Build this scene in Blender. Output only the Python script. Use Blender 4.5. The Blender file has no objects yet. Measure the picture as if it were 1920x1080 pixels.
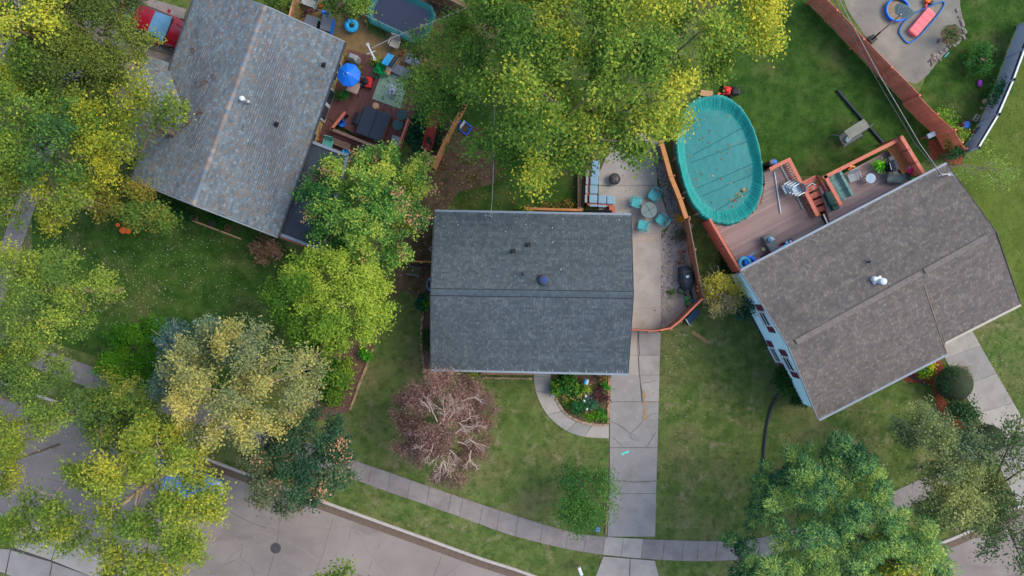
import bpy, math, random
import numpy as np
from mathutils import Vector, Matrix
random.seed(7)
R = math.radians
# ------------------------------------------------------------------ camera, world, sun, exposure
sc = bpy.context.scene
H = 47.0                     # drone height in metres
FPX = 1493.333               # 28 mm lens on a 36 mm sensor, in 1920-px pixels
cd = bpy.data.cameras.new('drone_camera'); cam = bpy.data.objects.new('drone_camera', cd)
sc.collection.objects.link(cam); cam.location = (0, 0, H); cam.rotation_euler = (0, 0, 0)
cd.lens = 28.0; cd.sensor_width = 36.0; cd.clip_end = 1000; cd.clip_start = .5
sc.camera = cam
w = bpy.data.worlds.new('World'); sc.world = w; w.use_nodes = True
nt = w.node_tree; bg = nt.nodes['Background']
sky = nt.nodes.new('ShaderNodeTexSky'); sky.sky_type = 'NISHITA'; sky.sun_disc = False
SUN_EL, SUN_AZ = R(48), R(75)          # azimuth from +Y (picture top) clockwise
sky.sun_elevation = SUN_EL; sky.sun_rotation = SUN_AZ
sky.air_density = 1.0; sky.dust_density = 2.5; sky.ozone_density = 1.2
nt.links.new(sky.outputs[0], bg.inputs[0]); bg.inputs[1].default_value = 0.15
sl = bpy.data.lights.new('sun', 'SUN'); so = bpy.data.objects.new('sun', sl); sc.collection.objects.link(so)
sl.energy = 0.8; sl.angle = R(30); sl.color = (1.0, .88, .68)
so.rotation_euler = Vector((math.sin(SUN_AZ)*math.cos(SUN_EL), math.cos(SUN_AZ)*math.cos(SUN_EL), math.sin(SUN_EL))).to_track_quat('Z', 'Y').to_euler()
so.location = (0, 0, 40)
vs = sc.view_settings; vs.view_transform = 'Standard'; vs.look = 'None'; vs.gamma = 1; vs.use_curve_mapping = False
vs.exposure = 1.14
sc.cycles.max_bounces = 5; sc.cycles.diffuse_bounces = 4; sc.cycles.glossy_bounces = 2; sc.cycles.transmission_bounces = 3

# ------------------------------------------------------------------ helpers
COL = sc.collection
def W(px, py, z=0.0):
    k = (H - z) / FPX
    return Vector(((px - 960) * k, (540 - py) * k, z))
def lin(c):
    c /= 255.0
    return c / 12.92 if c <= .04045 else ((c + .055) / 1.055) ** 2.4
KA = 0.92
def A(rgb, k=1.0): return tuple(min(.86, lin(c) * KA * k) for c in rgb)
class MB:
    def __init__(s): s.v = []; s.f = []; s.t = []; s.tint = None; s.M = None
    def add(s, vs, fs):
        n = len(s.v)
        s.v += [(s.M @ Vector(p)) if s.M else Vector(p) for p in vs]
        for f in fs: s.f.append([i + n for i in f]); s.t.append(s.tint)
        return s
    def box(s, c, d, rz=0, bev=0):
        x, y, z = d[0]/2, d[1]/2, d[2]/2
        ca, sa = math.cos(rz), math.sin(rz)
        def q(a, b, e): return (c[0] + a*ca - b*sa, c[1] + a*sa + b*ca, c[2] + e)
        if not bev:
            V = [q(-x,-y,-z), q(x,-y,-z), q(x,y,-z), q(-x,y,-z), q(-x,-y,z), q(x,-y,z), q(x,y,z), q(-x,y,z)]
            return s.add(V, [(3,2,1,0),(4,5,6,7),(0,1,5,4),(1,2,6,5),(2,3,7,6),(3,0,4,7)])
        b = min(bev, x*.9, y*.9)
        out = []
        for (sx, sy) in ((-1,-1),(1,-1),(1,1),(-1,1)):
            for k in range(4):
                base = {(-1,-1):180,(1,-1):270,(1,1):0,(-1,1):90}[(sx,sy)]
                a = R(base + 30*k); out.append((sx*(x-b) + b*math.cos(a), sy*(y-b) + b*math.sin(a)))
        rings = [(-z, 1), (z-b*.5, 1), (z-b*.15, 1-.35*b/max(x,y)), (z, 1-b/max(x,y))]
        return s.loft([[q(px*k, py*k, e) for px, py in out] for e, k in rings], caps=True)
    def loft(s, rings, caps=False, closed=True):
        n = len(rings[0]); V = [p for r in rings for p in r]; F = []
        for i in range(len(rings)-1):
            for j in range(n if closed else n-1):
                a = i*n + j; b = i*n + (j+1) % n
                F.append((a, b, b+n, a+n))
        if caps: F.append(tuple(reversed(range(n)))); F.append(tuple(range((len(rings)-1)*n, len(rings)*n)))
        return s.add(V, F)
    def prism(s, poly, z0, z1):
        a = sum(poly[i][0]*poly[(i+1)%len(poly)][1] - poly[(i+1)%len(poly)][0]*poly[i][1] for i in range(len(poly)))
        if a < 0: poly = poly[::-1]
        return s.loft([[(p[0], p[1], z0) for p in poly], [(p[0], p[1], z1) for p in poly]], caps=True)
    def sheet(s, poly, z):
        a = sum(poly[i][0]*poly[(i+1)%len(poly)][1] - poly[(i+1)%len(poly)][0]*poly[i][1] for i in range(len(poly)))
        if a < 0: poly = poly[::-1]
        return s.add([(p[0], p[1], z) for p in poly], [tuple(range(len(poly)))])
    def tube(s, pts, r, n=6, caps=True):
        pts = [Vector(p) for p in pts]; rs = r if isinstance(r, (list, tuple)) else [r]*len(pts)
        rings = []
        for i, p in enumerate(pts):
            d = (pts[min(i+1, len(pts)-1)] - pts[max(i-1, 0)]).normalized()
            u = d.cross(Vector((0,0,1)) if abs(d.z) < .9 else Vector((1,0,0))).normalized(); v = d.cross(u)
            rings.append([p + (u*math.cos(2*math.pi*k/n) + v*math.sin(2*math.pi*k/n))*rs[i] for k in range(n)])
        return s.loft(rings, caps=caps)
    def lathe(s, prof, n=20, c=(0,0,0)):
        return s.loft([[(c[0] + r*math.cos(2*math.pi*k/n), c[1] + r*math.sin(2*math.pi*k/n), c[2] + z) for k in range(n)] for r, z in prof], caps=True)
    def torus(s, c, R0, r, n=28, m=8, sx=1, sy=1, rz=0):
        V = []; F = []
        for i in range(n):
            a = 2*math.pi*i/n
            for j in range(m):
                b = 2*math.pi*j/m; q = R0 + r*math.cos(b)
                x, y = q*math.cos(a)*sx, q*math.sin(a)*sy
                V.append((c[0] + x*math.cos(rz) - y*math.sin(rz), c[1] + x*math.sin(rz) + y*math.cos(rz), c[2] + r*math.sin(b)))
                F.append((i*m+j, ((i+1)%n)*m+j, ((i+1)%n)*m+(j+1)%m, i*m+(j+1)%m))
        return s.add(V, F)
    def ball(s, c, r, n=12, sz=1.0, wob=0):
        V = []; F = []; m = n//2
        for i in range(m+1):
            for j in range(n):
                a = math.pi*i/m; b = 2*math.pi*j/n
                rr = r*(1 + (random.uniform(-wob, wob) if wob else 0))
                V.append((c[0]+rr*math.sin(a)*math.cos(b), c[1]+rr*math.sin(a)*math.sin(b), c[2]+rr*sz*math.cos(a)))
        for i in range(m):
            for j in range(n): F.append((i*n+j, (i+1)*n+j, (i+1)*n+(j+1)%n, i*n+(j+1)%n))
        return s.add(V, F)
    def beam(s, p0, p1, wd, ht):
        p0, p1 = Vector(p0), Vector(p1); d = (p1-p0).normalized()
        u = d.cross(Vector((0,0,1)) if abs(d.z) < .95 else Vector((1,0,0))).normalized(); v = u.cross(d)
        R_ = lambda p: [p + u*wd/2*a + v*ht/2*b for a, b in ((-1,-1),(1,-1),(1,1),(-1,1))]
        return s.loft([R_(p0), R_(p1)], caps=True)
ROOT = {}
def link(name, me, m, parent=None):
    o = bpy.data.objects.new(name, me); COL.objects.link(o)
    if m and not me.materials: me.materials.append(m)
    if parent: o.parent = parent
    return o
def P(name, mb, m, parent=None, world=False, smooth=False, kind=None, label=None):
    V = mb.v
    if world and parent is not None and parent.name in ROOT:
        inv = ROOT[parent.name].inverted(); V = [inv @ p for p in V]
    me = bpy.data.meshes.new(name); me.from_pydata([tuple(p) for p in V], [], mb.f)
    if any(t is not None for t in mb.t):
        at = me.attributes.new('tint', 'FLOAT_COLOR', 'FACE')
        at.data.foreach_set('color', [c for t in mb.t for c in ((*t, 1) if t else (1,1,1,1))])
    if smooth: me.polygons.foreach_set('use_smooth', [True]*len(me.polygons))
    me.update()
    o = link(name, me, m, parent)
    if parent is None: ROOT[o.name] = Matrix.Identity(4)
    else: ROOT[o.name] = ROOT.get(parent.name, Matrix.Identity(4)).copy()
    if kind: o['kind'] = kind
    if label: o['label'] = label
    return o
def T(name, label, cat, px, py, z=0.0, rot=0, group=None, loc=None, zr=0.0):
    o = bpy.data.objects.new(name, None); COL.objects.link(o)
    o.empty_display_size = .2
    o.location = loc if loc is not None else Vector((*W(px, py, z+zr).xy, z)); o.rotation_euler = (0, 0, R(-rot))
    ROOT[o.name] = Matrix.Translation(o.location) @ Matrix.Rotation(R(-rot), 4, 'Z')
    o['label'] = label; o['category'] = cat
    if group: o['group'] = group
    return o
def setp(o, kind='structure'): o['kind'] = kind; return o
def S(name, loc=(0,0,0)):            # an Empty of the setting
    o = bpy.data.objects.new(name, None); COL.objects.link(o); o.location = loc; o['kind'] = 'structure'
    ROOT[o.name] = Matrix.Translation(loc); return o
def tagm(o, label, cat, group=None):
    o['label'] = label; o['category'] = cat
    if group: o['group'] = group
    return o
def px2(pts, z=0.0): return [tuple(W(x, y, z))[:2] for x, y in pts]
def dupe(root, loc, rot, label, group=None):
    r = root.copy(); COL.objects.link(r); r.location = loc; r.rotation_euler = (0, 0, R(-rot)); r['label'] = label
    if group: r['group'] = group
    ROOT[r.name] = Matrix.Translation(loc) @ Matrix.Rotation(R(-rot), 4, 'Z')
    for ch in list(root.children):
        c = ch.copy(); COL.objects.link(c); c.parent = r
        for g in list(ch.children):
            d = g.copy(); COL.objects.link(d); d.parent = c
    return r
def inpoly(x, y, poly):
    ins = np.zeros(len(x), bool); n = len(poly)
    for i in range(n):
        x0, y0 = poly[i]; x1, y1 = poly[(i+1) % n]
        if y0 == y1: continue
        c = ((y0 > y) != (y1 > y)) & (x < (x1-x0)*(y-y0)/(y1-y0) + x0)
        ins ^= c
    return ins

# ------------------------------------------------------------------ materials
MATS = {}
def mat(name, rgb, rough=.8, var=.18, scale=3.0, bump=.15, bscale=45, metal=0, spec=.3, rgb2=None, tint=False, k=1.0, dist=.02, stretch=None, lohi=(.32,.68)):
    if name in MATS: return MATS[name]
    m = bpy.data.materials.new(name); m.use_nodes = True; MATS[name] = m
    n, l = m.node_tree.nodes, m.node_tree.links
    b = n['Principled BSDF']; b.inputs['Roughness'].default_value = rough; b.inputs['Metallic'].default_value = metal
    b.inputs['Specular IOR Level'].default_value = spec
    tc = n.new('ShaderNodeTexCoord'); src = tc.outputs['Object']
    if stretch:
        mp = n.new('ShaderNodeMapping'); mp.inputs['Scale'].default_value = stretch; l.new(src, mp.inputs[0]); src = mp.outputs[0]
    no = n.new('ShaderNodeTexNoise'); no.inputs['Scale'].default_value = scale; no.inputs['Detail'].default_value = 8; no.inputs['Roughness'].default_value = .65
    l.new(src, no.inputs['Vector'])
    c = A(rgb, k); c2 = A(rgb2, k) if rgb2 else None
    rp = n.new('ShaderNodeValToRGB'); rp.color_ramp.elements[0].position = lohi[0]; rp.color_ramp.elements[1].position = lohi[1]
    lo = c if c2 else tuple(x*(1-var) for x in c); hi = c2 if c2 else tuple(min(.9, x*(1+var)) for x in c)
    rp.color_ramp.elements[0].color = (*lo, 1); rp.color_ramp.elements[1].color = (*hi, 1)
    l.new(no.outputs['Fac'], rp.inputs[0]); out = rp.outputs[0]
    if tint:
        at = n.new('ShaderNodeAttribute'); at.attribute_name = 'tint'
        mx = n.new('ShaderNodeMix'); mx.data_type = 'RGBA'; mx.blend_type = 'MULTIPLY'; mx.inputs[0].default_value = 1
        l.new(out, mx.inputs[6]); l.new(at.outputs['Color'], mx.inputs[7]); out = mx.outputs[2]
    l.new(out, b.inputs['Base Color'])
    if bump:
        n2 = n.new('ShaderNodeTexNoise'); n2.inputs['Scale'].default_value = bscale; n2.inputs['Detail'].default_value = 4; l.new(src, n2.inputs['Vector'])
        bp = n.new('ShaderNodeBump'); bp.inputs['Strength'].default_value = bump; bp.inputs['Distance'].default_value = dist
        l.new(n2.outputs['Fac'], bp.inputs['Height']); l.new(bp.outputs[0], b.inputs['Normal'])
    return m
def blotch(m, rgb, scale, lo, hi, amt=1.0, detail=6, k=1.0, seed=0, vor=False, stretch=None):
    """lays a second colour over a material where a noise is high (stains, bare patches) or along cell edges (cracks)"""
    n, l = m.node_tree.nodes, m.node_tree.links; b = n['Principled BSDF']
    old = b.inputs['Base Color'].links[0].from_socket
    tc = n.new('ShaderNodeTexCoord'); mp = n.new('ShaderNodeMapping'); mp.inputs['Location'].default_value = (seed*7.3, seed*3.1, seed)
    if stretch: mp.inputs['Scale'].default_value = stretch
    l.new(tc.outputs['Object'], mp.inputs[0])
    if vor:
        no = n.new('ShaderNodeTexNoise'); no.inputs['Scale'].default_value = scale*2.5; no.inputs['Detail'].default_value = 3
        l.new(mp.outputs[0], no.inputs['Vector'])
        ad = n.new('ShaderNodeVectorMath'); ad.operation = 'MULTIPLY_ADD'; ad.inputs[1].default_value = (.25/scale,)*3
        l.new(no.outputs['Color'], ad.inputs[0]); l.new(mp.outputs[0], ad.inputs[2])
        t = n.new('ShaderNodeTexVoronoi'); t.feature = 'DISTANCE_TO_EDGE'; t.inputs['Scale'].default_value = scale
        l.new(ad.outputs[0], t.inputs['Vector']); fac = t.outputs['Distance']
    else:
        t = n.new('ShaderNodeTexNoise'); t.inputs['Scale'].default_value = scale; t.inputs['Detail'].default_value = detail; t.inputs['Roughness'].default_value = .6
        l.new(mp.outputs[0], t.inputs['Vector']); fac = t.outputs['Fac']
    mr = n.new('ShaderNodeMapRange'); mr.inputs[1].default_value = lo; mr.inputs[2].default_value = hi; mr.inputs[3].default_value = amt if vor else 0; mr.inputs[4].default_value = 0 if vor else amt
    l.new(fac, mr.inputs[0])
    mx = n.new('ShaderNodeMix'); mx.data_type = 'RGBA'; l.new(mr.outputs[0], mx.inputs[0]); l.new(old, mx.inputs[6])
    mx.inputs[7].default_value = (*A(rgb, k), 1); l.new(mx.outputs[2], b.inputs['Base Color'])
    return m
def leafmat():
    m = bpy.data.materials.new('leaf'); m.use_nodes = True; n, l = m.node_tree.nodes, m.node_tree.links
    b = n['Principled BSDF']; b.inputs['Roughness'].default_value = .7; b.inputs['Specular IOR Level'].default_value = .15
    at = n.new('ShaderNodeAttribute'); at.attribute_name = 'tint'; l.new(at.outputs['Color'], b.inputs['Base Color'])
    tr = n.new('ShaderNodeBsdfTranslucent'); l.new(at.outputs['Color'], tr.inputs[0])
    mx = n.new('ShaderNodeMixShader'); mx.inputs[0].default_value = .38
    l.new(b.outputs[0], mx.inputs[1]); l.new(tr.outputs[0], mx.inputs[2]); l.new(mx.outputs[0], n['Material Output'].inputs[0])
    return m
LEAF = leafmat()
TINT = mat('tinted', (255,255,255), var=.12, scale=9, tint=True, k=.86/1.2)
def tint(rgb, k=1.0): return A(rgb, k/.72)
lawn = mat('lawn_grass', (75,98,45), rgb2=(105,120,65), scale=1.2, rough=.95, bump=.8, bscale=30, dist=.06, spec=.1, lohi=(.38,.62))
blotch(lawn, (122,114,80), .38, .48, .70, .8, 10, seed=2)
blotch(lawn, (150,136,112), 1.0, .56, .72, .75, 10, seed=5)
blotch(lawn, (50,76,32), 2.6, .5, .66, .6, 10, seed=9)
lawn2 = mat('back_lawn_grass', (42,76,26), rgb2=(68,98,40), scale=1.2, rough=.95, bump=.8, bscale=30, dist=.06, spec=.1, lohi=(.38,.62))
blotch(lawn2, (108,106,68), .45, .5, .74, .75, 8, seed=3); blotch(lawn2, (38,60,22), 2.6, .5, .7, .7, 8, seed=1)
lawn3 = mat('yellow_green_lawn_grass', (72,92,34), rgb2=(98,112,50), scale=.8, rough=.95, bump=.7, bscale=26, dist=.05, spec=.1)  # lighter yellow-green turf, its own colour
blotch(lawn3, (132,128,84), .5, .6, .8, .5, 8, seed=3); blotch(lawn3, (60,78,30), 3.0, .5, .72, .5, 5, seed=1)
dirt = mat('bare_soil', (80,66,52), rgb2=(116,98,78), scale=2.2, rough=.95, bump=.8, bscale=18, dist=.06, spec=.1)
blotch(dirt, (66,72,36), 1.1, .52, .66, .8, 8, seed=4)
mulch = mat('mulch', (84,64,54), rgb2=(124,98,88), scale=8, rough=.95, bump=1, bscale=24, dist=.05, spec=.1)
redmulch = mat('red_mulch', (112,56,40), rgb2=(146,82,62), scale=8, rough=.95, bump=1, bscale=24, dist=.05, spec=.1)
concs = []
for i, c in enumerate([(150,146,140),(140,137,134),(157,152,144)]):
    m = mat('concrete_%s' % 'abc'[i], c, var=.10, scale=1.1, rough=.9, bump=.2, bscale=60, spec=.2)
    blotch(m, (112,108,104), .8, .5, .75, .55, 9, seed=i+1); blotch(m, (176,172,164), 2.6, .58, .75, .35, 7, seed=i+4); concs.append(m)
walkc = mat('sidewalk_concrete', (132,126,122), var=.14, scale=1.4, rough=.9, bump=.3, bscale=50, spec=.2)
blotch(walkc, (104,98,98), .9, .5, .7, .6, 9, seed=2); blotch(walkc, (166,160,154), 2.0, .6, .74, .5, 7, seed=7)
patioc = mat('patio_concrete', (144,140,135), k=1.2, var=.14, scale=.8, rough=.9, bump=.2, bscale=50, spec=.2)
blotch(patioc, (150,128,100), .9, .56, .75, .4, 8, seed=2); blotch(patioc, (124,120,118), 1.8, .52, .7, .4, 8, seed=8)
padc = mat('old_pad_concrete', (122,120,112), var=.14, scale=.8, rough=.9, bump=.3, bscale=50, spec=.2)
blotch(padc, (150,142,128), .5, .5, .68, .7, 6, seed=2); blotch(padc, (88,88,86), 1.1, .55, .75, .5, 8, seed=8)
road_m = mat('road_concrete', (126,118,113), rgb2=(142,134,128), scale=.35, rough=.92, bump=.25, bscale=70, spec=.2)
blotch(road_m, (94,87,84), .5, .5, .72, .55, 9, seed=3, stretch=(.5,1.4,1)); blotch(road_m, (140,132,126), 1.6, .62, .76, .35, 6, seed=6)
blotch(road_m, (88,83,80), .16, .0, .006, .3, vor=True, seed=1)
kerb_m = mat('kerb_concrete', (170,164,158), var=.12, scale=5, rough=.9)
gutter_m = mat('gutter_dirt', (112,96,82), rgb2=(92,80,72), scale=5, rough=.95, bump=.5)
soilj = mat('joint_soil', (74,70,66), rough=.95)
gravel_m = mat('gravel', (122,114,107), rgb2=(152,142,132), k=1.6, scale=12, rough=.95, bump=1, bscale=22, dist=.06, spec=.1)
paver_m = mat('tan_pavers', (112,94,64), rgb2=(136,116,82), scale=3, rough=.9, bump=.3, spec=.15)
wood_red = mat('red_stained_wood', (160,94,76), k=1.12, var=.16, scale=5, rough=.75, bump=.2, stretch=(1,1,1))
wood_redtop = mat('red_rail_wood', (180,104,84), k=1.08, var=.12, scale=6, rough=.7)
wood_fence = mat('fence_redwood', (180,106,86), var=.15, scale=3, rough=.8, tint=True, k=1.5)
wood_brown = mat('brown_fence_wood', (132,96,74), var=.25, scale=4, rough=.85, tint=True, k=1.3)
wood_orange = mat('orange_cedar', (172,120,74), k=1.05, var=.15, scale=5, rough=.8, tint=True)
wood_grey = mat('weathered_wood', (122,98,88), var=.2, scale=4, rough=.85)
deck_l = mat('maroon_deck_boards', (102,68,64), var=.2, scale=2.5, rough=.75, tint=True)
deck_r = mat('brown_deck_boards', (132,113,110), k=1.25, var=.08, scale=1.2, rough=.75, tint=True)
white_m = mat('white_paint', (205,212,214), var=.05, scale=4, rough=.5, bump=.03)
siding = mat('pale_aqua_siding', (182,210,208), k=1.5, var=.05, scale=2, rough=.6, bump=.05)
tan_side = mat('tan_siding', (186,164,112), var=.08, scale=2, rough=.7, bump=.05)
brick_wall = mat('brick_red', (150,104,88), var=.2, scale=6, rough=.9)
navy = mat('navy_vinyl', (38,46,60), var=.12, scale=3, rough=.55)
black_m = mat('black_plastic', (30,32,36), var=.2, scale=5, rough=.5)
dgrey = mat('dark_grey_metal', (62,66,72), var=.15, scale=5, rough=.5)
grey_m = mat('grey_plastic', (108,114,124), var=.12, scale=4, rough=.6)
lgrey = mat('light_grey_fabric', (140,148,150), var=.1, scale=6, rough=.85)
galv = mat('galvanised_metal', (150,156,160), var=.12, scale=5, rough=.4, metal=.4)
blue_m = mat('bright_blue_plastic', (20,110,214), var=.1, scale=4, rough=.45, k=1.15)
sky_m = mat('sky_blue_vinyl', (34,160,214), var=.14, scale=5, rough=.4, k=1.15)
red_m = mat('red_plastic', (204,38,40), var=.12, scale=4, rough=.45, k=1.1)
orange_m = mat('orange_plastic', (226,96,34), var=.15, scale=6, rough=.55, k=1.2)
green_m = mat('bright_green_plastic', (30,196,70), var=.12, scale=4, rough=.45, k=1.2)
teal_m = mat('teal_chair_paint', (64,160,166), var=.12, scale=5, rough=.55)
cush = mat('blue_grey_cushion', (124,156,176), var=.1, scale=7, rough=.9)
sage = mat('sage_cover_fabric', (110,146,136), var=.14, scale=4, rough=.9)
pink_m = mat('pink_foam', (224,118,122), var=.08, scale=4, rough=.8, k=1.05)
magenta = mat('magenta_cloth', (216,38,98), var=.2, scale=9, rough=.7, k=1.15)
purple = mat('purple_rubber', (160,60,190), var=.1, rough=.5, k=1.1)
terra = mat('terracotta', (150,86,66), var=.12, rough=.85)
tan_m = mat('tan_wood', (186,150,112), var=.14, scale=8, rough=.8)
beige = mat('beige_plastic', (172,166,152), var=.08, rough=.6)
rugm = mat('pale_green_rug', (112,142,116), rgb2=(150,172,148), scale=6, rough=.95, bump=.2)
glass_m = mat('dark_window_glass', (40,62,74), var=.1, scale=1.5, rough=.08, bump=0, spec=.8)
wind_m = mat('windscreen_glass', (66,118,156), var=.3, scale=1.5, rough=.5, bump=0, spec=.15)
burg = mat('burgundy_shutter', (104,46,66), var=.08, rough=.6)
carred = mat('red_car_paint', (130,16,34), var=.06, scale=2, rough=.22, bump=0, spec=.6)
carblue = mat('pale_blue_car_paint', (104,146,186), var=.06, scale=2, rough=.25, bump=0, spec=.6)
tub_cov = mat('charcoal_spa_cover', (44,54,66), var=.1, scale=2, rough=.65, bump=.1)
tub_side = mat('brown_spa_panel', (92,62,46), var=.2, scale=4, rough=.7)
flat_roof = mat('dark_membrane', (52,60,70), var=.18, scale=1.2, rough=.7, bump=.1)
trim_m = mat('pale_metal_trim', (126,138,148), var=.08, rough=.5)
mat_navy = mat('trampoline_mesh', (44,54,74), var=.08, scale=2, rough=.8)
pad_teal = mat('teal_spring_pad', (8,84,90), var=.12, scale=3, rough=.6)
pool_flat = mat('pool_cover_tarp', (32,122,122), var=.06, scale=1.2, rough=.5, bump=.5, bscale=2.2, dist=.06)
blotch(pool_flat, (44,136,132), .7, .5, .7, .5, 6, seed=3)
pool_rim = mat('pool_cover_edge', (20,132,126), var=.16, scale=3, rough=.5, bump=.6, bscale=8, dist=.05)
seam_m = mat('pool_seam', (20,92,96), rough=.7)
bark = mat('bark', (112,98,84), var=.25, scale=6, rough=.95, bump=.6)
palebark = mat('pale_bark', (168,150,132), var=.2, scale=6, rough=.95, bump=.4)
stone_m = mat('flagstone', (142,138,134), var=.14, scale=4, rough=.9, bump=.4, tint=True)
edge_m = mat('edging_block', (158,140,120), var=.2, scale=6, rough=.9, bump=.4, tint=True)
debris = mat('brown_leaf_litter', (92,68,50), var=.3, scale=9, rough=.95)
ochre_stain = mat('rust_stain', (156,122,84), rgb2=(146,132,112), scale=7, rough=.9)
cable_m = mat('cable', (150,150,150), rough=.6); cable_d = mat('dark_cable', (70,72,78), rough=.6)

# ------------------------------------------------------------------ ground, lawns, roads
mb = MB(); mb.sheet([(-260,-220),(260,-220),(260,220),(-260,220)], 0); setp(P('ground', mb, lawn))
def sheet(name, pts, z, m):
    mb = MB(); mb.sheet(px2(pts), z); return setp(P(name, mb, m))
NOGRASS = []
def ng(pts): NOGRASS.append(px2(pts)); return pts
back_lawn = [(1290,-40),(1500,-40),(1795,262),(1690,330),(1440,330),(1380,250),(1330,160)]
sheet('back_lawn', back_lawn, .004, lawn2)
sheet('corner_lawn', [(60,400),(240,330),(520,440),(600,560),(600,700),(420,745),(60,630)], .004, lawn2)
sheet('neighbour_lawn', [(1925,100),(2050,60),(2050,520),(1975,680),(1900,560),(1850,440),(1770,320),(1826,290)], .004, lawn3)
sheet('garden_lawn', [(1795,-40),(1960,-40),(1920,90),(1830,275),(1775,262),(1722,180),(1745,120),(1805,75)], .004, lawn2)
sheet('bare_ground', ng([(790,290),(842,225),(900,240),(935,300),(925,345),(860,360),(838,392),(812,400),(808,490),(755,490),(740,440),(770,380)]), .004, dirt)
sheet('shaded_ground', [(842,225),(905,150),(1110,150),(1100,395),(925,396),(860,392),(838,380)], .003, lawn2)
sheet('side_soil', ng([(742,492),(810,492),(808,575),(760,545),(735,560)]), .004, dirt)
sheet('soil_strip', ng([(790,575),(812,575),(815,700),(796,700)]), .004, mulch)
sheet('flower_bed', ng([(1036,704),(1142,704),(1141,796),(1112,794),(1086,788),(1062,772),(1044,748)]), .01, dirt)
sheet('mulch_bed', ng([(600,600),(702,640),(690,672),(655,772),(590,790),(560,700)]), .004, mulch)
sheet('backyard_soil', ng([(440,-60),(960,-60),(960,60),(860,150),(830,110),(690,-10),(560,20),(500,-10)]), .004, dirt)
road_up = [(-260,620),(-40,702),(200,790),(430,878),(595,938),(700,976),(800,1012),(900,1048),(960,1067),(1040,1093),(1180,1118),(1310,1124),(1450,1114),(1600,1082),(1745,1027),(1835,989),(1960,925),(2300,740)]
road_lo = [(2400,1000),(2000,1180),(1700,1330),(1310,1380),(900,1320),(560,1210),(400,1145),(215,1062),(130,1016),(47,976),(0,960),(-300,850)]
ng(road_up + road_lo)
sheet('road', road_up + road_lo, .004, road_m)
sheet('side_street', ng([(-60,330),(-30,330),(-80,690),(-260,640),(-200,-60),(60,-60)]), .006, road_m)
def strip(pts, off, z, w_, h_, name, m, joint=None):
    """a kerb or gutter: one bar along a polyline"""
    q = [Vector((*px2([p])[0], 0)) for p in pts]; rl = []; rr = []
    for i, p in enumerate(q):
        d = (q[min(i+1,len(q)-1)] - q[max(i-1,0)]).normalized(); nn = Vector((-d.y, d.x, 0))
        rl.append(p + nn*off); rr.append(p + nn*(off + w_))
    mb = MB()
    mb.loft([[(a.x,a.y,z),(b.x,b.y,z),(b.x,b.y,z+h_),(a.x,a.y,z+h_)] for a, b in zip(rl, rr)], caps=True)
    return setp(P(name, mb, m))
def smooth_line(pts, n=4):
    out = []
    for i in range(len(pts)-1):
        p0 = pts[max(i-1,0)]; p1 = pts[i]; p2 = pts[i+1]; p3 = pts[min(i+2,len(pts)-1)]
        for k in range(n):
            t = k/n
            out.append(tuple(.5*((2*p1[j]) + (-p0[j]+p2[j])*t + (2*p0[j]-5*p1[j]+4*p2[j]-p3[j])*t*t + (-p0[j]+3*p1[j]-3*p2[j]+p3[j])*t**3) for j in (0,1)))
    return out + [pts[-1]]
ru = smooth_line(road_up)
strip(ru, -.02, -.02, .16, .14, 'kerb', kerb_m)
strip(ru, -.46, .005, .43, .006, 'gutter', gutter_m)
strip([(-120,918),(0,960),(47,976),(130,1016),(215,1062),(300,1100)], -.16, -.02, .15, .12, 'far_kerb', kerb_m)
# slabs: each slab of a walk is a part of it
def slab(parent, pts, z0=-.02, z1=.035, m=None, shrink=.008, name='slab'):
    q = [Vector((*p, 0)) for p in px2(pts)]; c = sum(q, Vector())/len(q); out = []
    for i in range(len(q)):
        a, b, d = q[i-1], q[i], q[(i+1)%len(q)]
        e1 = (b-a).normalized(); e2 = (d-b).normalized(); s = 1 if (e1.cross(e2)).z >= 0 else -1
        bis = (c-b).normalized(); out.append(b + bis*shrink*1.6)
    zt = z1 + random.uniform(-.006, .006)
    mb = MB(); mb.prism([tuple(p)[:2] for p in out], z0, zt)
    return P(name, mb, m or random.choice(concs), parent, world=True)
def lerp(a, b, t): return (a[0]+(b[0]-a[0])*t, a[1]+(b[1]-a[1])*t)
def at_x(line, x):
    for i in range(len(line)-1):
        if line[i][0] <= x <= line[i+1][0]: return lerp(line[i], line[i+1], (x-line[i][0])/(line[i+1][0]-line[i][0]))
    return line[0] if x < line[0][0] else line[-1]
walk = S('sidewalk', W(1000,990))
up = smooth_line([(-80,590),(130,672),(420,770),(660,861),(735,887),(805,912),(905,946),(960,964),(1065,996),(1135,1006),(1225,1011),(1345,1014),(1420,1009),(1510,988),(1620,945),(1740,890),(1860,820),(2000,735)])
lo = smooth_line([(-90,628),(120,710),(405,807),(652,894),(727,922),(797,946),(895,981),(960,1004),(1061,1029),(1132,1040),(1229,1049),(1315,1052),(1410,1047),(1525,1024),(1640,980),(1760,922),(1885,850),(2020,770)])
ng(up + lo[::-1])
js = [-80,-42,-5,33,70,108,145,183,220,258,296,333,370,408,446,483,520,558,596,634,662,697,733,770,806,846,868,905,937,972,1018,1066,1099,1135,1169,1206,1246,1282,1310,1345,1385,1425,1462,1498,1535,1570,1605,1640,1675,1710,1745,1780,1815,1850,1885,1920,1955]
jj = [(at_x(up, x), at_x(lo, x - 8 + (x-600)*.006)) for x in js]
for i in range(len(js)-1):
    (a, d), (b, c) = jj[i], jj[i+1]
    slab(walk, [a, b, c, d], m=concs[2] if 1135 <= js[i] < 1206 else walkc)
mb = MB(); mb.sheet(px2(up + lo[::-1]), .006); P('bedding', mb, soilj, walk, world=True)
sw2 = S('side_sidewalk', W(40,350))
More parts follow.
